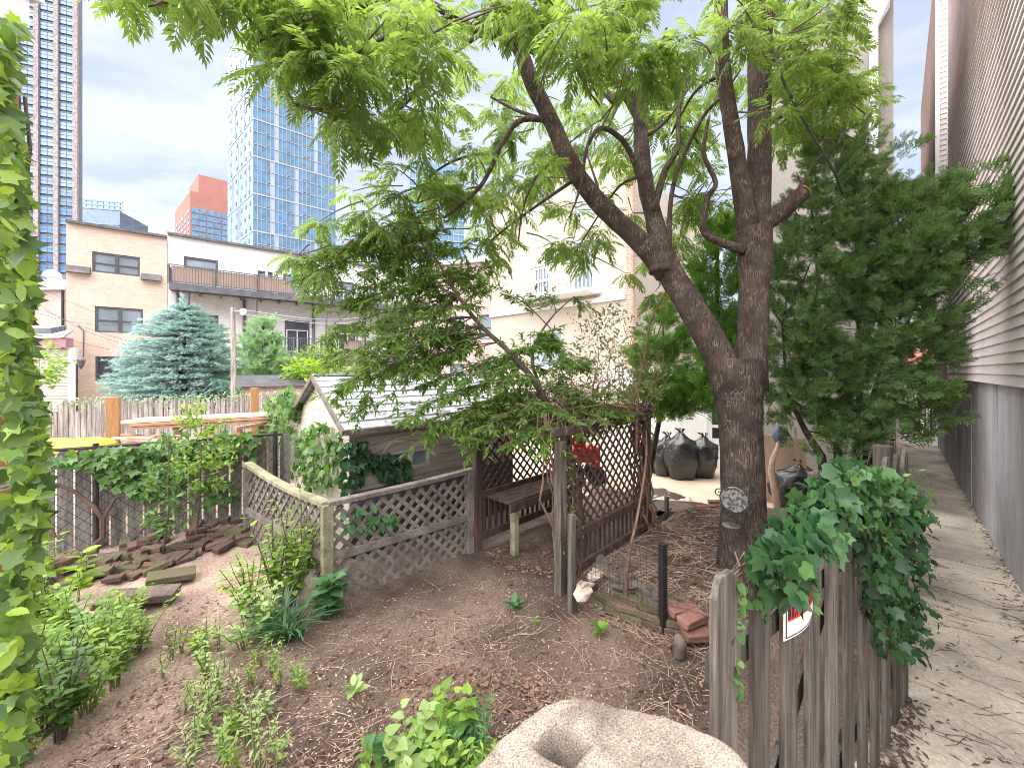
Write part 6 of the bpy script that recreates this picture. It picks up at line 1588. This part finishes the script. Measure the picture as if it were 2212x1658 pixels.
def cypresses():
    S1 = [[V(1800, 1150, 4.9), V(1775, 985, 4.9), V(1740, 930, 4.9), V(1700, 850, 4.9), V(1690, 700, 4.9)], [V(1805, 1150, 5.0), V(1810, 970, 5.0), V(1790, 880, 5.0), V(1770, 700, 5.0), V(1760, 500, 5.0)], [V(1815, 1150, 5.0), V(1850, 980, 4.9), V(1860, 800, 4.9), V(1850, 600, 4.9), V(1850, 350, 5)], [V(1825, 1150, 5.0), V(1895, 960, 4.9), V(1930, 860, 4.8), V(1960, 700, 4.7), V(2000, 560, 4.5)], [V(1822, 1150, 4.9), V(1880, 940, 4.8), V(1900, 800, 4.8), V(1960, 650, 4.6)]]
    for s_ in S1: s_[0].z = .03
    C1 = [(1740, 860, 4.7, 90, 75, .4), (1830, 870, 4.6, 110, 80, .5), (1920, 850, 4.5, 80, 70, .4), (1720, 740, 4.7, 80, 90, .4), (1830, 740, 4.6, 110, 95, .5), (1930, 720, 4.5, 90, 90, .45), (1720, 600, 4.8, 75, 90, .4), (1810, 590, 4.7, 100, 95, .45), (1920, 590, 4.5, 100, 90, .45), (1990, 560, 4.35, 95, 75, .4), (2060, 530, 4.25, 75, 60, .35), (2100, 470, 4.2, 55, 65, .3), (2120, 390, 4.2, 30, 45, .2), (1750, 470, 4.9, 60, 85, .4), (1830, 460, 4.9, 80, 80, .4), (1920, 470, 4.7, 90, 60, .4), (2000, 450, 4.5, 70, 50, .35), (1830, 350, 5.0, 50, 70, .3), (1890, 370, 5.0, 45, 60, .3), (1780, 380, 5.0, 45, 60, .3), (1980, 640, 4.4, 60, 50, .35), (2010, 690, 4.4, 35, 50, .3), (1800, 950, 4.6, 90, 30, .4), (1900, 930, 4.5, 80, 35, .4), (1970, 900, 4.5, 55, 25, .3), (1990, 850, 4.5, 50, 28, .3), (1985, 775, 4.45, 40, 40, .3)]
    conifer('cypress_tree', 'sprawling dark green cypress with several stems beside the alley', S1, C1, 11000, .16, T_SPRAY, M['l_cyp'], .55)
    S2 = [[V(1600, 1000, 6.0), V(1545, 800, 6.0), V(1550, 600, 6.0), V(1552, 480, 6)]]; S2[0][0].z = .03
    conifer('thuja_column', 'dark narrow thuja column rising behind the trunk fork', S2, [(1550, 560, 6.0, 45, 80, .35), (1545, 660, 6.0, 50, 90, .35), (1550, 760, 6.0, 50, 80, .35), (1530, 850, 6.0, 60, 60, .4), (1560, 500, 6, 30, 40, .25)], 1900, .2, T_SPRAY, M['l_thuja'], 1.1, 'thuja columns')
    S3 = [[V(1388, 1000, 6.6), V(1435, 850, 6.6), V(1432, 690, 6.6)]]; S3[0][0].z = .03
    conifer('thuja_column', 'bright green thuja bush left of the trunk, above the bags', S3, [(1432, 730, 6.6, 48, 65, .35), (1430, 800, 6.6, 60, 60, .4), (1450, 860, 6.6, 70, 45, .4), (1420, 870, 6.5, 50, 40, .35), (1480, 880, 6.5, 50, 35, .35)], 1900, .2, T_SPRAY, M['l_thuja'], 1.1, 'thuja columns')
cypresses()
def background_trees():
    # blue spruce: whorls of drooping limbs carrying needle twigs
    Y = 14.5; c = V(398, 800, Y); base = Vector((c.x, c.y, 0)); zt = Zat(664, Y)
    t = thing('blue_spruce', base, 'broad silvery blue spruce in front of the brick row houses', 'tree')
    b = MB(); b.tube([base, base + Vector((0, 0, zt))], [.16, .02], 8); q = QM(); P, D, Nn, Sc = [], [], [], []
    z = .3
    while z < zt - .05:
        f = z / zt; rad = 2.05 * (1 - f ** 2.5) ** .7 * (1 if f > .12 else .93) + .08; n = int(9 + rad * 7)
        for k in range(n):
            a = 6.283 * k / n + random.uniform(-.25, .25) + z; d = Vector((math.cos(a), math.sin(a), 0)); R = rad * random.uniform(.82, 1.08); s0 = base + Vector((0, 0, z)); e = s0 + d * R + Vector((0, 0, R * random.uniform(-.16, .02) + .1))
            b.tube([s0, s0.lerp(e, .6) - Vector((0, 0, .05 * R)), e], [.025, .014, .006], 4, False); side = Vector((-d.y, d.x, 0))
            m = int(7 + R * 10)
            for j in range(m):
                g = lin(.25, 1, j / m); w = .34 * R * (1.1 - g) ** .7; p = s0.lerp(e, g) + side * random.uniform(-w, w) + Vector((0, 0, random.uniform(-.05, .06)))
                P.append(tuple(p)); D.append(tuple(d + side * random.uniform(-.7, .7) + Vector((0, 0, random.uniform(-.15, .3))))); Nn.append((0, 0, 1)); Sc.append(random.uniform(.22, .36))
        z += .19 + .08 * (1 - f)
    for k in range(6): P.append(tuple(base + Vector((0, 0, zt - .25 + .08 * k)))); D.append((random.gauss(0, .3), random.gauss(0, .3), 1)); Nn.append((1, 0, 0)); Sc.append(.4)
    h = len(P) // 2; q.put(T_BRUSH[0], P[:h], frames(D[:h], Nn[:h]), Sc[:h]); q.put(T_BRUSH[1], P[h:], frames(D[h:], Nn[h:]), Sc[h:])
    b.build('trunk', M['bark'], t); q.build('crown', M['l_spruce'], t)
    print('spruce', len(P))
    S_ = [[V(567, 900, 15), V(567, 700, 15)]]; S_[0][0].z = 0
    conifer('pale_conifer', 'soft pale green conical bush right of the grey pole', S_, [(566, 720, 15, 22, 28, .4), (567, 760, 15, 38, 40, .6), (570, 800, 15, 55, 45, .8), (575, 840, 15, 62, 35, .9)], 2600, .3, T_SPRAY, M['l_paletree'], .6)
    for px, py, Y, rx, ry, lab, m, n in ((660, 805, 13.5, 40, 30, 'rounded light green bush behind the little hut', 'l_lime', 700), (760, 830, 12, 60, 40, 'dark leafy bush beyond the shed ridge', 'l_shrub', 1100), (80, 790, 12, 45, 45, 'light green sapling crown in front of the clapboard garage', 'l_weed', 420), (700, 770, 18, 60, 25, 'mid green bush under the lower deck', 'l_shrub', 700)):
        c = V(px, py, Y); base = Vector((c.x, c.y, 0)); t = thing('leafy_bush', base, lab, 'bush', 'bushes in the left yards'); b = MB(); b.tube([base, base.lerp(c, .6), c], [.05, .04, .01], 6)
        q = QM(); dirs = nrm(rnd(n)); P = np.array(c) + dirs * np.array([rx / F * Y, .7, ry / F * Y]) * (rng.uniform(.2, 1, n) ** .5)[:, None] * (1 + .2 * np.sin(dirs[:, :1] * 8 + dirs[:, 2:] * 6))
        for _ in range(9): e = P[random.randrange(n)]; b.tube([base.lerp(c, .5), Vector(e)], [.015, .004], 4, False)
        q.put(T_OVAL, P, frames(dirs * [1, 1, .3] + rnd(n, .5), dirs * .5 + rnd(n, .4) + [0, -.2, .7]), rng.uniform(.1, .22, n)); b.build('stem', M['twig'], t); q.build('foliage', M[m], t)
background_trees()
# ------------------------------------------------------------------ creepers
def ivy_leaves(q, P, n_out, size, T, droop=.8, spread=.5):
    n = len(P); Nn = np.asarray(n_out) + rnd(n, .42) + [0, 0, .35]; D = rnd(n, spread) + np.asarray(n_out) * .35 - [0, 0, droop]
    q.put(T, P, frames(D, Nn), size)
def creeper(name, label, polys, surf, nout, T, m, sizes, stems=12, thick=.1, droop=.8, group=None, clear=None):
    """leaf cover over a wall or fence: polys [(photo polygon, count)], surf(px,py) gives the point on the surface"""
    pts = []
    for poly, n in polys:
        for x, y in poly_samples(poly, n):
            if clear and clear[0] < x < clear[2] and clear[1] < y < clear[3]: continue
            pts.append(surf(x, y) + nout * random.uniform(0, thick))
    z = min(p.z for p in pts); c = sum(pts, Vector()) / len(pts); t = thing(name, Vector((c.x, c.y, 0)), label, 'creeper', group)
    q = QM(); ivy_leaves(q, [tuple(p) for p in pts], np.array(nout), rng.uniform(*sizes, len(pts)), T, droop); q.build('foliage', m, t)
    if not stems: return t
    b = MB()
    for _ in range(stems):
        p = random.choice(pts); near = sorted(pts, key=lambda o: (o - p).length)[3:70:11]; P = [p] + near
        P.sort(key=lambda o: o.z); b.tube([p_ - nout * .03 for p_ in P], [.003] * len(P), 4, False)
    b.build('stem', M['twig'], t)
    return t
def ivies():
    # over the picket fence
    sf = lambda x, y: (lambda p: Vector((p.x, p.y, Zat(y, p.y))))(on_line(x, FA, FB))
    big = [(1625, 1165), (1690, 1080), (1740, 1020), (1760, 985), (1830, 1000), (1905, 1030), (1960, 1075), (1955, 1130), (1880, 1120), (1820, 1090), (1790, 1120), (1740, 1110), (1700, 1170), (1640, 1200)]
    right = [(1815, 1100), (1900, 1080), (1950, 1120), (1965, 1190), (1940, 1260), (1955, 1320), (1930, 1400), (1880, 1400), (1850, 1330), (1835, 1240), (1820, 1180)]
    left = [(1585, 1180), (1640, 1170), (1700, 1150), (1735, 1190), (1725, 1215), (1690, 1225), (1660, 1270), (1640, 1270), (1600, 1250)]
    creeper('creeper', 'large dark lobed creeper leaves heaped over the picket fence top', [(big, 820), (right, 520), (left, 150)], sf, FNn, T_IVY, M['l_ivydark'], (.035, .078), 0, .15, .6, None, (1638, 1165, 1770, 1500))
    creeper('trailing_ivy', 'thin strand of small bright ivy leaves trailing down the nearest pickets', [([(1565, 1240), (1600, 1245), (1598, 1290), (1582, 1330), (1590, 1500), (1570, 1500), (1568, 1330)], 46), ([(1590, 1200), (1650, 1185), (1640, 1330), (1620, 1330)], 40)], sf, FNn, T_HEART, M['l_ivymid'], (.022, .042), 8, .03, 1.0)
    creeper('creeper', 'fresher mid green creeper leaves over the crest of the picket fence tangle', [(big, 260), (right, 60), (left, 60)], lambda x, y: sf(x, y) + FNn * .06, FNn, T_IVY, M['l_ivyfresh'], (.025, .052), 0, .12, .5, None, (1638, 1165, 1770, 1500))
    # small leaves at the top of the far posts
    creeper('trailing_ivy', 'small yellow green leaves beside the gothic topped end picket', [([(1880, 1010), (1950, 1000), (1968, 1060), (1900, 1070)], 90)], sf, FNn, T_LEAF, M['l_ivymid'], (.03, .06), 6, .12, .4)
    # chain link fence
    sk = lambda x, y: (lambda p: Vector((p.x, p.y, Zat(y, p.y))))(on_line(x, KA, KB))
    creeper('creeper', 'green lobed creeper hanging over the chain link fence top', [([(100, 985), (260, 960), (400, 945), (480, 960), (475, 1000), (400, 1005), (380, 1060), (300, 1075), (235, 1045), (190, 1005), (110, 1000)], 430), ([(460, 935), (560, 930), (560, 985), (480, 1000)], 110), ([(430, 1040), (520, 1040), (500, 1080), (440, 1090)], 40)], sk, KN, T_IVY, M['l_ivymid'], (.06, .115), 8, .14)
    # shed gable and corner
    gp = lambda x, y: (lambda p: Vector((p.x, p.y, Zat(y, p.y))))(on_line(x, SE + SU * .1, SE + SU * .1 + SV))
    lw = lambda x, y: (lambda p: Vector((p.x, p.y, Zat(y, p.y))))(on_line(x, SE + SV * .12, SE + SV * .12 + SU))
    creeper('creeper', 'pale green creeper climbing the cream gable of the playhouse shed', [([(560, 930), (590, 870), (645, 830), (660, 850), (650, 900), (640, 950), (600, 960), (570, 975)], 520), ([(645, 930), (720, 905), (745, 950), (740, 1040), (690, 1060), (640, 1030), (655, 990), (640, 960)], 300), ([(560, 930), (600, 935), (590, 990), (560, 985)], 50)], gp, -SU, T_IVY, M['l_ivymid'], (.07, .13), 26, .2)
    creeper('creeper', 'drooping creeper sprigs on the long grooved wall of the playhouse shed', [([(735, 945), (790, 950), (800, 1010), (770, 1045), (735, 1060)], 90), ([(790, 975), (880, 985), (885, 1030), (830, 1035), (800, 1010)], 80)], lw, SNf, T_IVY, M['l_ivydark'], (.065, .12), 8, .1, 1.1)
    lt = lambda x, y: (lambda p: Vector((p.x, p.y, Zat(y, p.y))))(on_line(x, LC, LR))
    creeper('creeper', 'dark leafy sprig pushing through the right lattice panel', [([(735, 1105), (800, 1085), (850, 1110), (860, 1130), (800, 1150), (740, 1140)], 46)], lt, Vector((.65, -.76, 0)), T_OVAL, M['l_big'], (.07, .13), 4, .08, .8)
    # ivy clad house corner at the left edge
    IC = Vector((-2.06, 1.62, 0)); iu = Vector((-.9, .43, 0)).normalized(); inn = Vector((.43, .9, 0)).normalized()
    t = thing('neighbour_house', IC, 'ivy covered house corner with pale gutter at the left edge', 'house')
    b = MB(); c = IC + Vector((-.42, -.25, 0)); b.prism([IC, IC + Vector((-1.2, -.05, 0)), IC + Vector((-1.2, -.4, 0)), IC + Vector((-.1, -.35, 0))], (0, 0, 3.75)); b.build('wall', M['redbrick'], t)
    b = MB(); b.prism([IC + Vector((-.03, .06, 3.8)), IC + Vector((-1.3, .03, 3.8)), IC + Vector((-1.3, -.1, 3.8)), IC + Vector((-.1, -.08, 3.8))], (0, 0, .16)); b.prism([IC + Vector((0, .09, 3.965)), IC + Vector((-1.3, .07, 3.965)), IC + Vector((-1.3, -.13, 3.965)), IC + Vector((-.08, -.1, 3.965))], (0, 0, .05)); b.build('cornice', M['trimwhite'], t)
    P, Nn = [], []
    edge = [(60, 20), (200, 20), (330, 42), (480, 44), (560, 62), (640, 72), (700, 48), (820, 60), (900, 85), (1000, 88), (1100, 84), (1200, 74), (1300, 60), (1658, 40)]
    def ex(y):
        for i in range(len(edge) - 1):
            if edge[i][0] <= y <= edge[i + 1][0]: return lin(edge[i][1], edge[i + 1][1], (y - edge[i][0]) / (edge[i + 1][0] - edge[i][0]))
        return edge[-1][1]
    for _ in range(3900):
        y = random.uniform(50, 1640); x = ex(y) - abs(random.gauss(0, 28)) - random.uniform(0, 10); Y = 1.62 + random.uniform(-.4, .12) - max(0, (40 - x)) * .003
        P.append(tuple(V(x, y, Y))); Nn.append((.55, -.75, .2))
    Pf, Nf = np.array(P), np.array(Nn); n = len(P); q = QM()
    Fr = frames(rnd(n, .6) + [.3, -.1, -.45], Nf + rnd(n, .8) + [0, 0, .4]); Sz = rng.uniform(.03, .068, n)
    for j, T in enumerate((T_HEART, T_IVY, T_OVAL)): sel = np.arange(n) % 3 == j; q.put(T, Pf[sel], Fr[sel], Sz[sel])
    i = thing('wall_ivy', IC + Vector((.05, 0, 0)), 'bright green ivy curtain clinging to the house corner at the left edge', 'creeper'); q.build('foliage', M['l_ivy'], i)
    b = MB()
    for k in range(12):
        x = random.uniform(0, 60); b.tube([V(x + random.gauss(0, 6), y, 1.66) for y in range(1640, 120, -110)], .006, 4, False)
    b.build('stem', M['twig'], i)
ivies()

# ------------------------------------------------------------------ weeds, seedlings, clumps
def stemmy(name, p, h, ns, T, m, ls, label, group=None, spread=.3, per=9, cat='plant', lean=None):
    """several upright stems set with leaves all the way up"""
    t = thing(name, p, label, cat, group); b = MB(); P, D, Nn, Sc = [], [], [], []
    for k in range(ns):
        a = random.uniform(0, 6.28); d = Vector((math.cos(a), math.sin(a), 0)) * random.uniform(.2, 1) * spread + (lean or Vector()); hh = h * random.uniform(.6, 1.05); n = 6
        pts = [p + d * .15 + Vector((0, 0, -.02))]
        for i in range(1, n): f = i / (n - 1); pts.append(p + d * (.15 + .85 * f ** 1.4) + Vector((random.gauss(0, .008), random.gauss(0, .008), hh * f)))
        b.tube(pts, [lin(.006, .002, i / (n - 1)) * (h / .5) ** .5 for i in range(n)], 4, False)
        m_ = int(per * random.uniform(.8, 1.2))
        for j in range(m_):
            f = .22 + .78 * (j + random.random()) / m_; i = min(int(f * (n - 1)), n - 2); q_ = pts[i].lerp(pts[i + 1], f * (n - 1) - i); aa = j * 2.4 + random.gauss(0, .4)
            P.append(tuple(q_)); D.append((math.cos(aa), math.sin(aa), random.uniform(-.15, .55))); Nn.append((random.gauss(0, .25), random.gauss(0, .25), 1)); Sc.append(random.uniform(*ls) * (1.15 - .45 * f))
    b.build('stem', M['twig'] if h > .6 else mat_stem, t); q = QM(); q.put(T, P, frames(D, Nn), Sc); q.build('foliage', M[m], t)
    return t
mat_stem = mat('green plant stem', (.16, .22, .07), (.2, .16, .08), 6, .7)
def sg(px, py):
    p = G(px, py, .04); p.z = soil_z(p.x, p.y); return p
def weeds():
    i = 0
    for px, py, h, ns, ls, m in ((40, 1640, .62, 9, (.06, .11), 'l_weed'), (130, 1590, .6, 9, (.06, .11), 'l_ivymid'), (190, 1530, .55, 8, (.06, .1), 'l_weed'), (60, 1520, .7, 9, (.06, .12), 'l_weed'), (250, 1480, .5, 8, (.05, .1), 'l_weed'), (140, 1450, .6, 9, (.06, .12), 'l_weed'), (40, 1420, .75, 9, (.07, .13), 'l_lime'), (215, 1410, .52, 8, (.06, .11), 'l_ivymid'), (300, 1400, .42, 7, (.05, .09), 'l_weed'), (110, 1370, .6, 9, (.07, .13), 'l_weed'), (270, 1360, .42, 7, (.06, .1), 'l_lime'), (20, 1600, .7, 9, (.06, .12), 'l_lime'), (95, 1560, .62, 9, (.06, .12), 'l_weed'), (215, 1450, .5, 8, (.06, .1), 'l_weed'), (255, 1420, .48, 8, (.06, .1), 'l_weed'), (160, 1390, .55, 8, (.07, .12), 'l_weed')):
        stemmy('leafy_weed', sg(px, py), h * random.uniform(.7, 1.15), ns, T_OVAL if i % 2 else T_LEAF, m, ls, 'bushy green weed in the dense patch under the ivy curtain, lower left', 'weeds in the lower left patch', .26, 19); i += 1
    for px, py, lab in ((165, 1225, 'tall weed with broad lime leaves standing before the brick heap'), (105, 1195, 'broad leaved lime sapling beside the ivy curtain')):
        stemmy('leafy_weed', sg(px, py + 70), .55, 3, T_OVAL, 'l_lime', (.12, .2), lab, None, .2, 9)
    # saplings before the chain link fence
    for px, py, Y, rx, ry, nn, lab in ((350, 1170, 4.75, 55, 130, 620, 'slender leafy sapling growing before the middle of the chain link fence'), (420, 1110, 5.0, 75, 95, 640, 'bushy bright sapling before the chain link fence, right of the slender one')):
        p = V(px, py, Y); p.z = .05; cpy = 1030 if nn == 620 else 960; c = V(px + 15, cpy, Y - .1)
        t = thing('sapling', p, lab, 'sapling'); b = MB(); b.tube([p, p.lerp(c, .5) + Vector((.03, 0, 0)), c + Vector((0, 0, ry / F * Y * .7))], [.014, .01, .004], 6)
        P = []
        for k in range(26):
            a = random.uniform(0, 6.28); f = random.uniform(-.95, .95); w = math.sqrt(max(.05, 1 - f * f)); e = c + Vector((math.cos(a) * rx / F * Y * w, math.sin(a) * .25 * w, f * ry / F * Y)) * 1.0
            s0 = Vector((p.x + .02, p.y, max(.3, e.z - random.uniform(.1, .3)))); b.tube([s0, s0.lerp(e, .5) + Vector((0, 0, .03)), e], [.005, .004, .002], 3, False)
            for _ in range(nn // 26): g = random.uniform(.25, 1); P.append(tuple(s0.lerp(e, g) + Vector((random.gauss(0, .03), random.gauss(0, .03), random.gauss(0, .03)))))
        n = len(P); q = QM(); q.put(T_LEAF, P, frames(rnd(n) + [0, -.2, -.1], rnd(n, .5) + [0, -.3, .9]), rng.uniform(.05, .1, n)); b.build('stem', M['twig'], t); q.build('foliage', M['l_ivymid' if nn == 620 else 'l_weed'], t)
    # group before the lattice corner
    for px, py, h, ns, m, ls, lab in ((600, 1300, .95, 10, 'l_weed', (.07, .12), 'tall bright weed before the left lattice panel'), (655, 1285, 1.05, 10, 'l_lime', (.07, .13), 'tallest lime green weed before the lattice corner post'), (545, 1330, .7, 9, 'l_lime', (.07, .12), 'lime leaved weed left of the strap leaved clump'), (630, 1310, .9, 9, 'l_weed', (.07, .12), 'dense bright weed between the lattice corner post and the strap leaves'), (575, 1370, .5, 8, 'l_pale', (.06, .1), 'pale low weed left of the strap leaves'), (530, 1390, .42, 7, 'l_pale', (.06, .09), 'pale wispy weed at the left end of the lattice corner group')):
        stemmy('leafy_weed', sg(px, py), h, ns, T_OVAL, m, ls, lab, None, .28, 15)
    p = sg(705, 1335); stemmy('broadleaf_plant', p, .5, 6, T_HEART, 'l_big', (.12, .19), 'broad heart leaved plant at the foot of the lattice corner post', None, .22, 10)
    # strap leaved clump
    for px, py, n, L_, lab in ((622, 1380, 74, .5, 'dark strap leaved clump before the lattice corner'), (585, 1350, 30, .36, 'smaller strap leaved clump just left of the dark one')):
        p = sg(px, py); q = QM(); P = [tuple(p + Vector((random.gauss(0, .06), random.gauss(0, .06), .0))) for _ in range(n)]; a = rng.uniform(0, 6.28, n); D = np.stack([np.cos(a) * .5, np.sin(a) * .5, rng.uniform(.7, 1.7, n)], -1)
        Nn = np.stack([-np.cos(a), -np.sin(a), np.full(n, .6)], -1); q.put(t_strap(.05, .55), P, frames(D, Nn), rng.uniform(.6, 1.15, n) * L_); tag(q.build('strap_leaf_clump', M['l_strap']), lab, 'plant')
    # pale seedlings scattered over the bare soil
    sd = [(470, 1380), (440, 1405), (395, 1385), (560, 1420), (420, 1480), (480, 1470), (395, 1520), (455, 1540), (520, 1520), (600, 1470), (430, 1590), (475, 1610), (520, 1640), (545, 1600), (410, 1640), (500, 1570), (585, 1440), (445, 1440), (370, 1400), (600, 1640), (560, 1655), (640, 1480), (350, 1440), (465, 1500), (500, 1540), (440, 1560), (530, 1590), (490, 1650), (420, 1610), (450, 1440), (540, 1460), (575, 1530)]
    for k, (px, py) in enumerate(sd):
        stemmy('pale_seedling', sg(px, py + 20), random.uniform(.18, .42), random.randint(2, 5), T_LEAF if k % 2 else T_LANCE, 'l_pale' if k % 3 else 'l_weed', (.035, .07), 'thin pale green seedling standing on the bare soil, lower left', 'seedlings on the bare soil', .1, 10)
    stemmy('lime_weed', sg(425, 1400), .22, 7, T_OVAL, 'l_lime', (.06, .1), 'low lime green tuft on the bare soil left of the strap leaves', None, .16, 7)
    # single rosettes
    for px, py, s_, n, m, lab in ((765, 1505, .11, 9, 'l_pale', 'small pale round leaved plant alone on the soil'), (1110, 1315, .12, 12, 'l_big', 'little dark leaved plant in the middle of the bare soil'), (1297, 1372, .11, 12, 'l_weed', 'little bright leaved plant before the raised bed edging'), (1260, 1258, .09, 10, 'l_big', 'small leafy tuft among the edging stones'), (1700 - 210, 1120, .1, 8, 'l_big', 'tiny bluish green plant on the litter left of the trunk'), (1155, 1350, .06, 6, 'l_weed', 'tiniest green sprout on the soil right of the dark leaved plant')):
        p = sg(px, py); 
        if py < 1260: p = G(px, py, .2); p.z = soil_z(p.x, p.y)
        a = rng.uniform(0, 6.28, n); t = thing('small_plant', p, lab, 'plant'); q = QM(); q.put(T_OVAL, [tuple(p + Vector((0, 0, .02 + .06 * random.random()))) for _ in range(n)], frames(np.stack([np.cos(a), np.sin(a), rng.uniform(.1, .9, n)], -1), rnd(n, .2) + [0, 0, 1]), rng.uniform(.7, 1.2, n) * s_); q.build('foliage', M[m], t)
        b = MB(); b.tube([p, p + Vector((0, 0, .08))], .004, 4); b.build('stem', mat_stem, t)
    # foreground clump left of the granite block
    for px, py, h, ns, T, m, ls, per, lab in ((905, 1655, .34, 7, T_HEART, 'l_pale', (.08, .14), 8, 'pale broad leaved weed in the foreground clump, left side'), (985, 1600, .42, 7, T_HEART, 'l_weed', (.08, .13), 8, 'tallest arching weed in the foreground clump'), (1020, 1640, .34, 12, T_LANCE, 'l_big', (.05, .09), 20, 'fine leaved dark green weed against the granite block'), (950, 1690, .36, 8, T_OVAL, 'l_weed', (.06, .1), 10, 'bright weed at the bottom edge, in the foreground clump'), (860, 1640, .26, 5, T_HEART, 'l_big', (.08, .12), 7, 'dark leaved weed at the left end of the foreground clump'), (800, 1690, .24, 6, T_OVAL, 'l_weed', (.06, .1), 8, 'low weed at the bottom edge left of the foreground clump'), (1045, 1700, .3, 12, T_LANCE, 'l_weed', (.05, .09), 18, 'fine leaved bright weed beside the granite block at the bottom edge')):
        stemmy('foreground_weed', sg(px, py), h, ns, T, m, ls, lab, None, .2, per)
    q = QM(); n = 150; P = [tuple(sg(random.gauss(985, 38), random.gauss(1655, 25))) for _ in range(n)]; a = rng.uniform(0, 6.28, n)
    q.put(t_strap(.02, .6), P, frames(np.stack([np.cos(a) * .5, np.sin(a) * .5, np.full(n, 1.0)], -1), np.stack([-np.cos(a), -np.sin(a), np.full(n, .6)], -1)), rng.uniform(.15, .32, n)); tag(q.build('grass_tuft', M['l_weed']), 'tuft of thin grass in the foreground clump', 'grass', kind='stuff')
    # lone dead stalk
    p = sg(1003, 1530); b = MB(); b.tube([p, p + Vector((.01, 0, .12)), p + Vector((0, 0, .26))], [.006, .005, .003], 5); tag(b.build('dead_stalk', M['vine']), 'single upright dead stalk behind the foreground clump', 'stalk')
    # cover on the far fence top and small shoots at the alley mouth
    A, B = Vector((-11.3, 8.1, 0)), Vector((-5.3, 9.7, 0)); u = (B - A).normalized(); n_ = Vector((u.y, -u.x, 0))
    q = QM(); P = []
    for _ in range(620): f = random.random(); P.append(tuple(A + u * (f * 6.2) + n_ * random.uniform(-.1, .08) + Vector((0, 0, lin(1.6, 1.76, f) + random.gauss(.0, .06) - .15 * (random.random() < .2)))))
    n = len(P); q.put(T_LEAF, P, frames(rnd(n), rnd(n, .5) + [0, -.3, .8]), rng.uniform(.05, .1, n)); t = thing('creeper', A + u * 3, 'pale small leaved creeper along the stockade fence top', 'creeper'); q.build('foliage', M['l_paletree'], t)
    pts = [V(1930, 890, 4.5), V(1985, 868, 4.35), V(2045, 845, 4.25), V(2098, 826, 4.2)]; t = thing('lime_branch', pts[0], 'yellow green leafy branch reaching out of the cypress over the concrete walk', 'branch'); b = MB(); b.tube(pts, [.012, .009, .006, .003], 5); b.build('stem', M['twig'], t)
    q = QM(); P = [];
    for k in range(46): f = random.uniform(.8, 3); i_ = min(int(f), 2); P.append(tuple(pts[i_].lerp(pts[i_ + 1], f - i_) + Vector((random.gauss(0, .02), random.gauss(0, .05), random.gauss(-.02, .04)))))
    n = len(P); q.put(T_LEAF, P, frames(rnd(n, .6) + [.6, -.2, -.1], rnd(n, .4) + [0, -.2, .9]), rng.uniform(.06, .11, n)); q.build('foliage', M['l_lime'], t)
weeds()
print('objects', len(bpy.data.objects), 'faces', sum(len(o.data.polygons) for o in bpy.data.objects if o.type == 'MESH'))
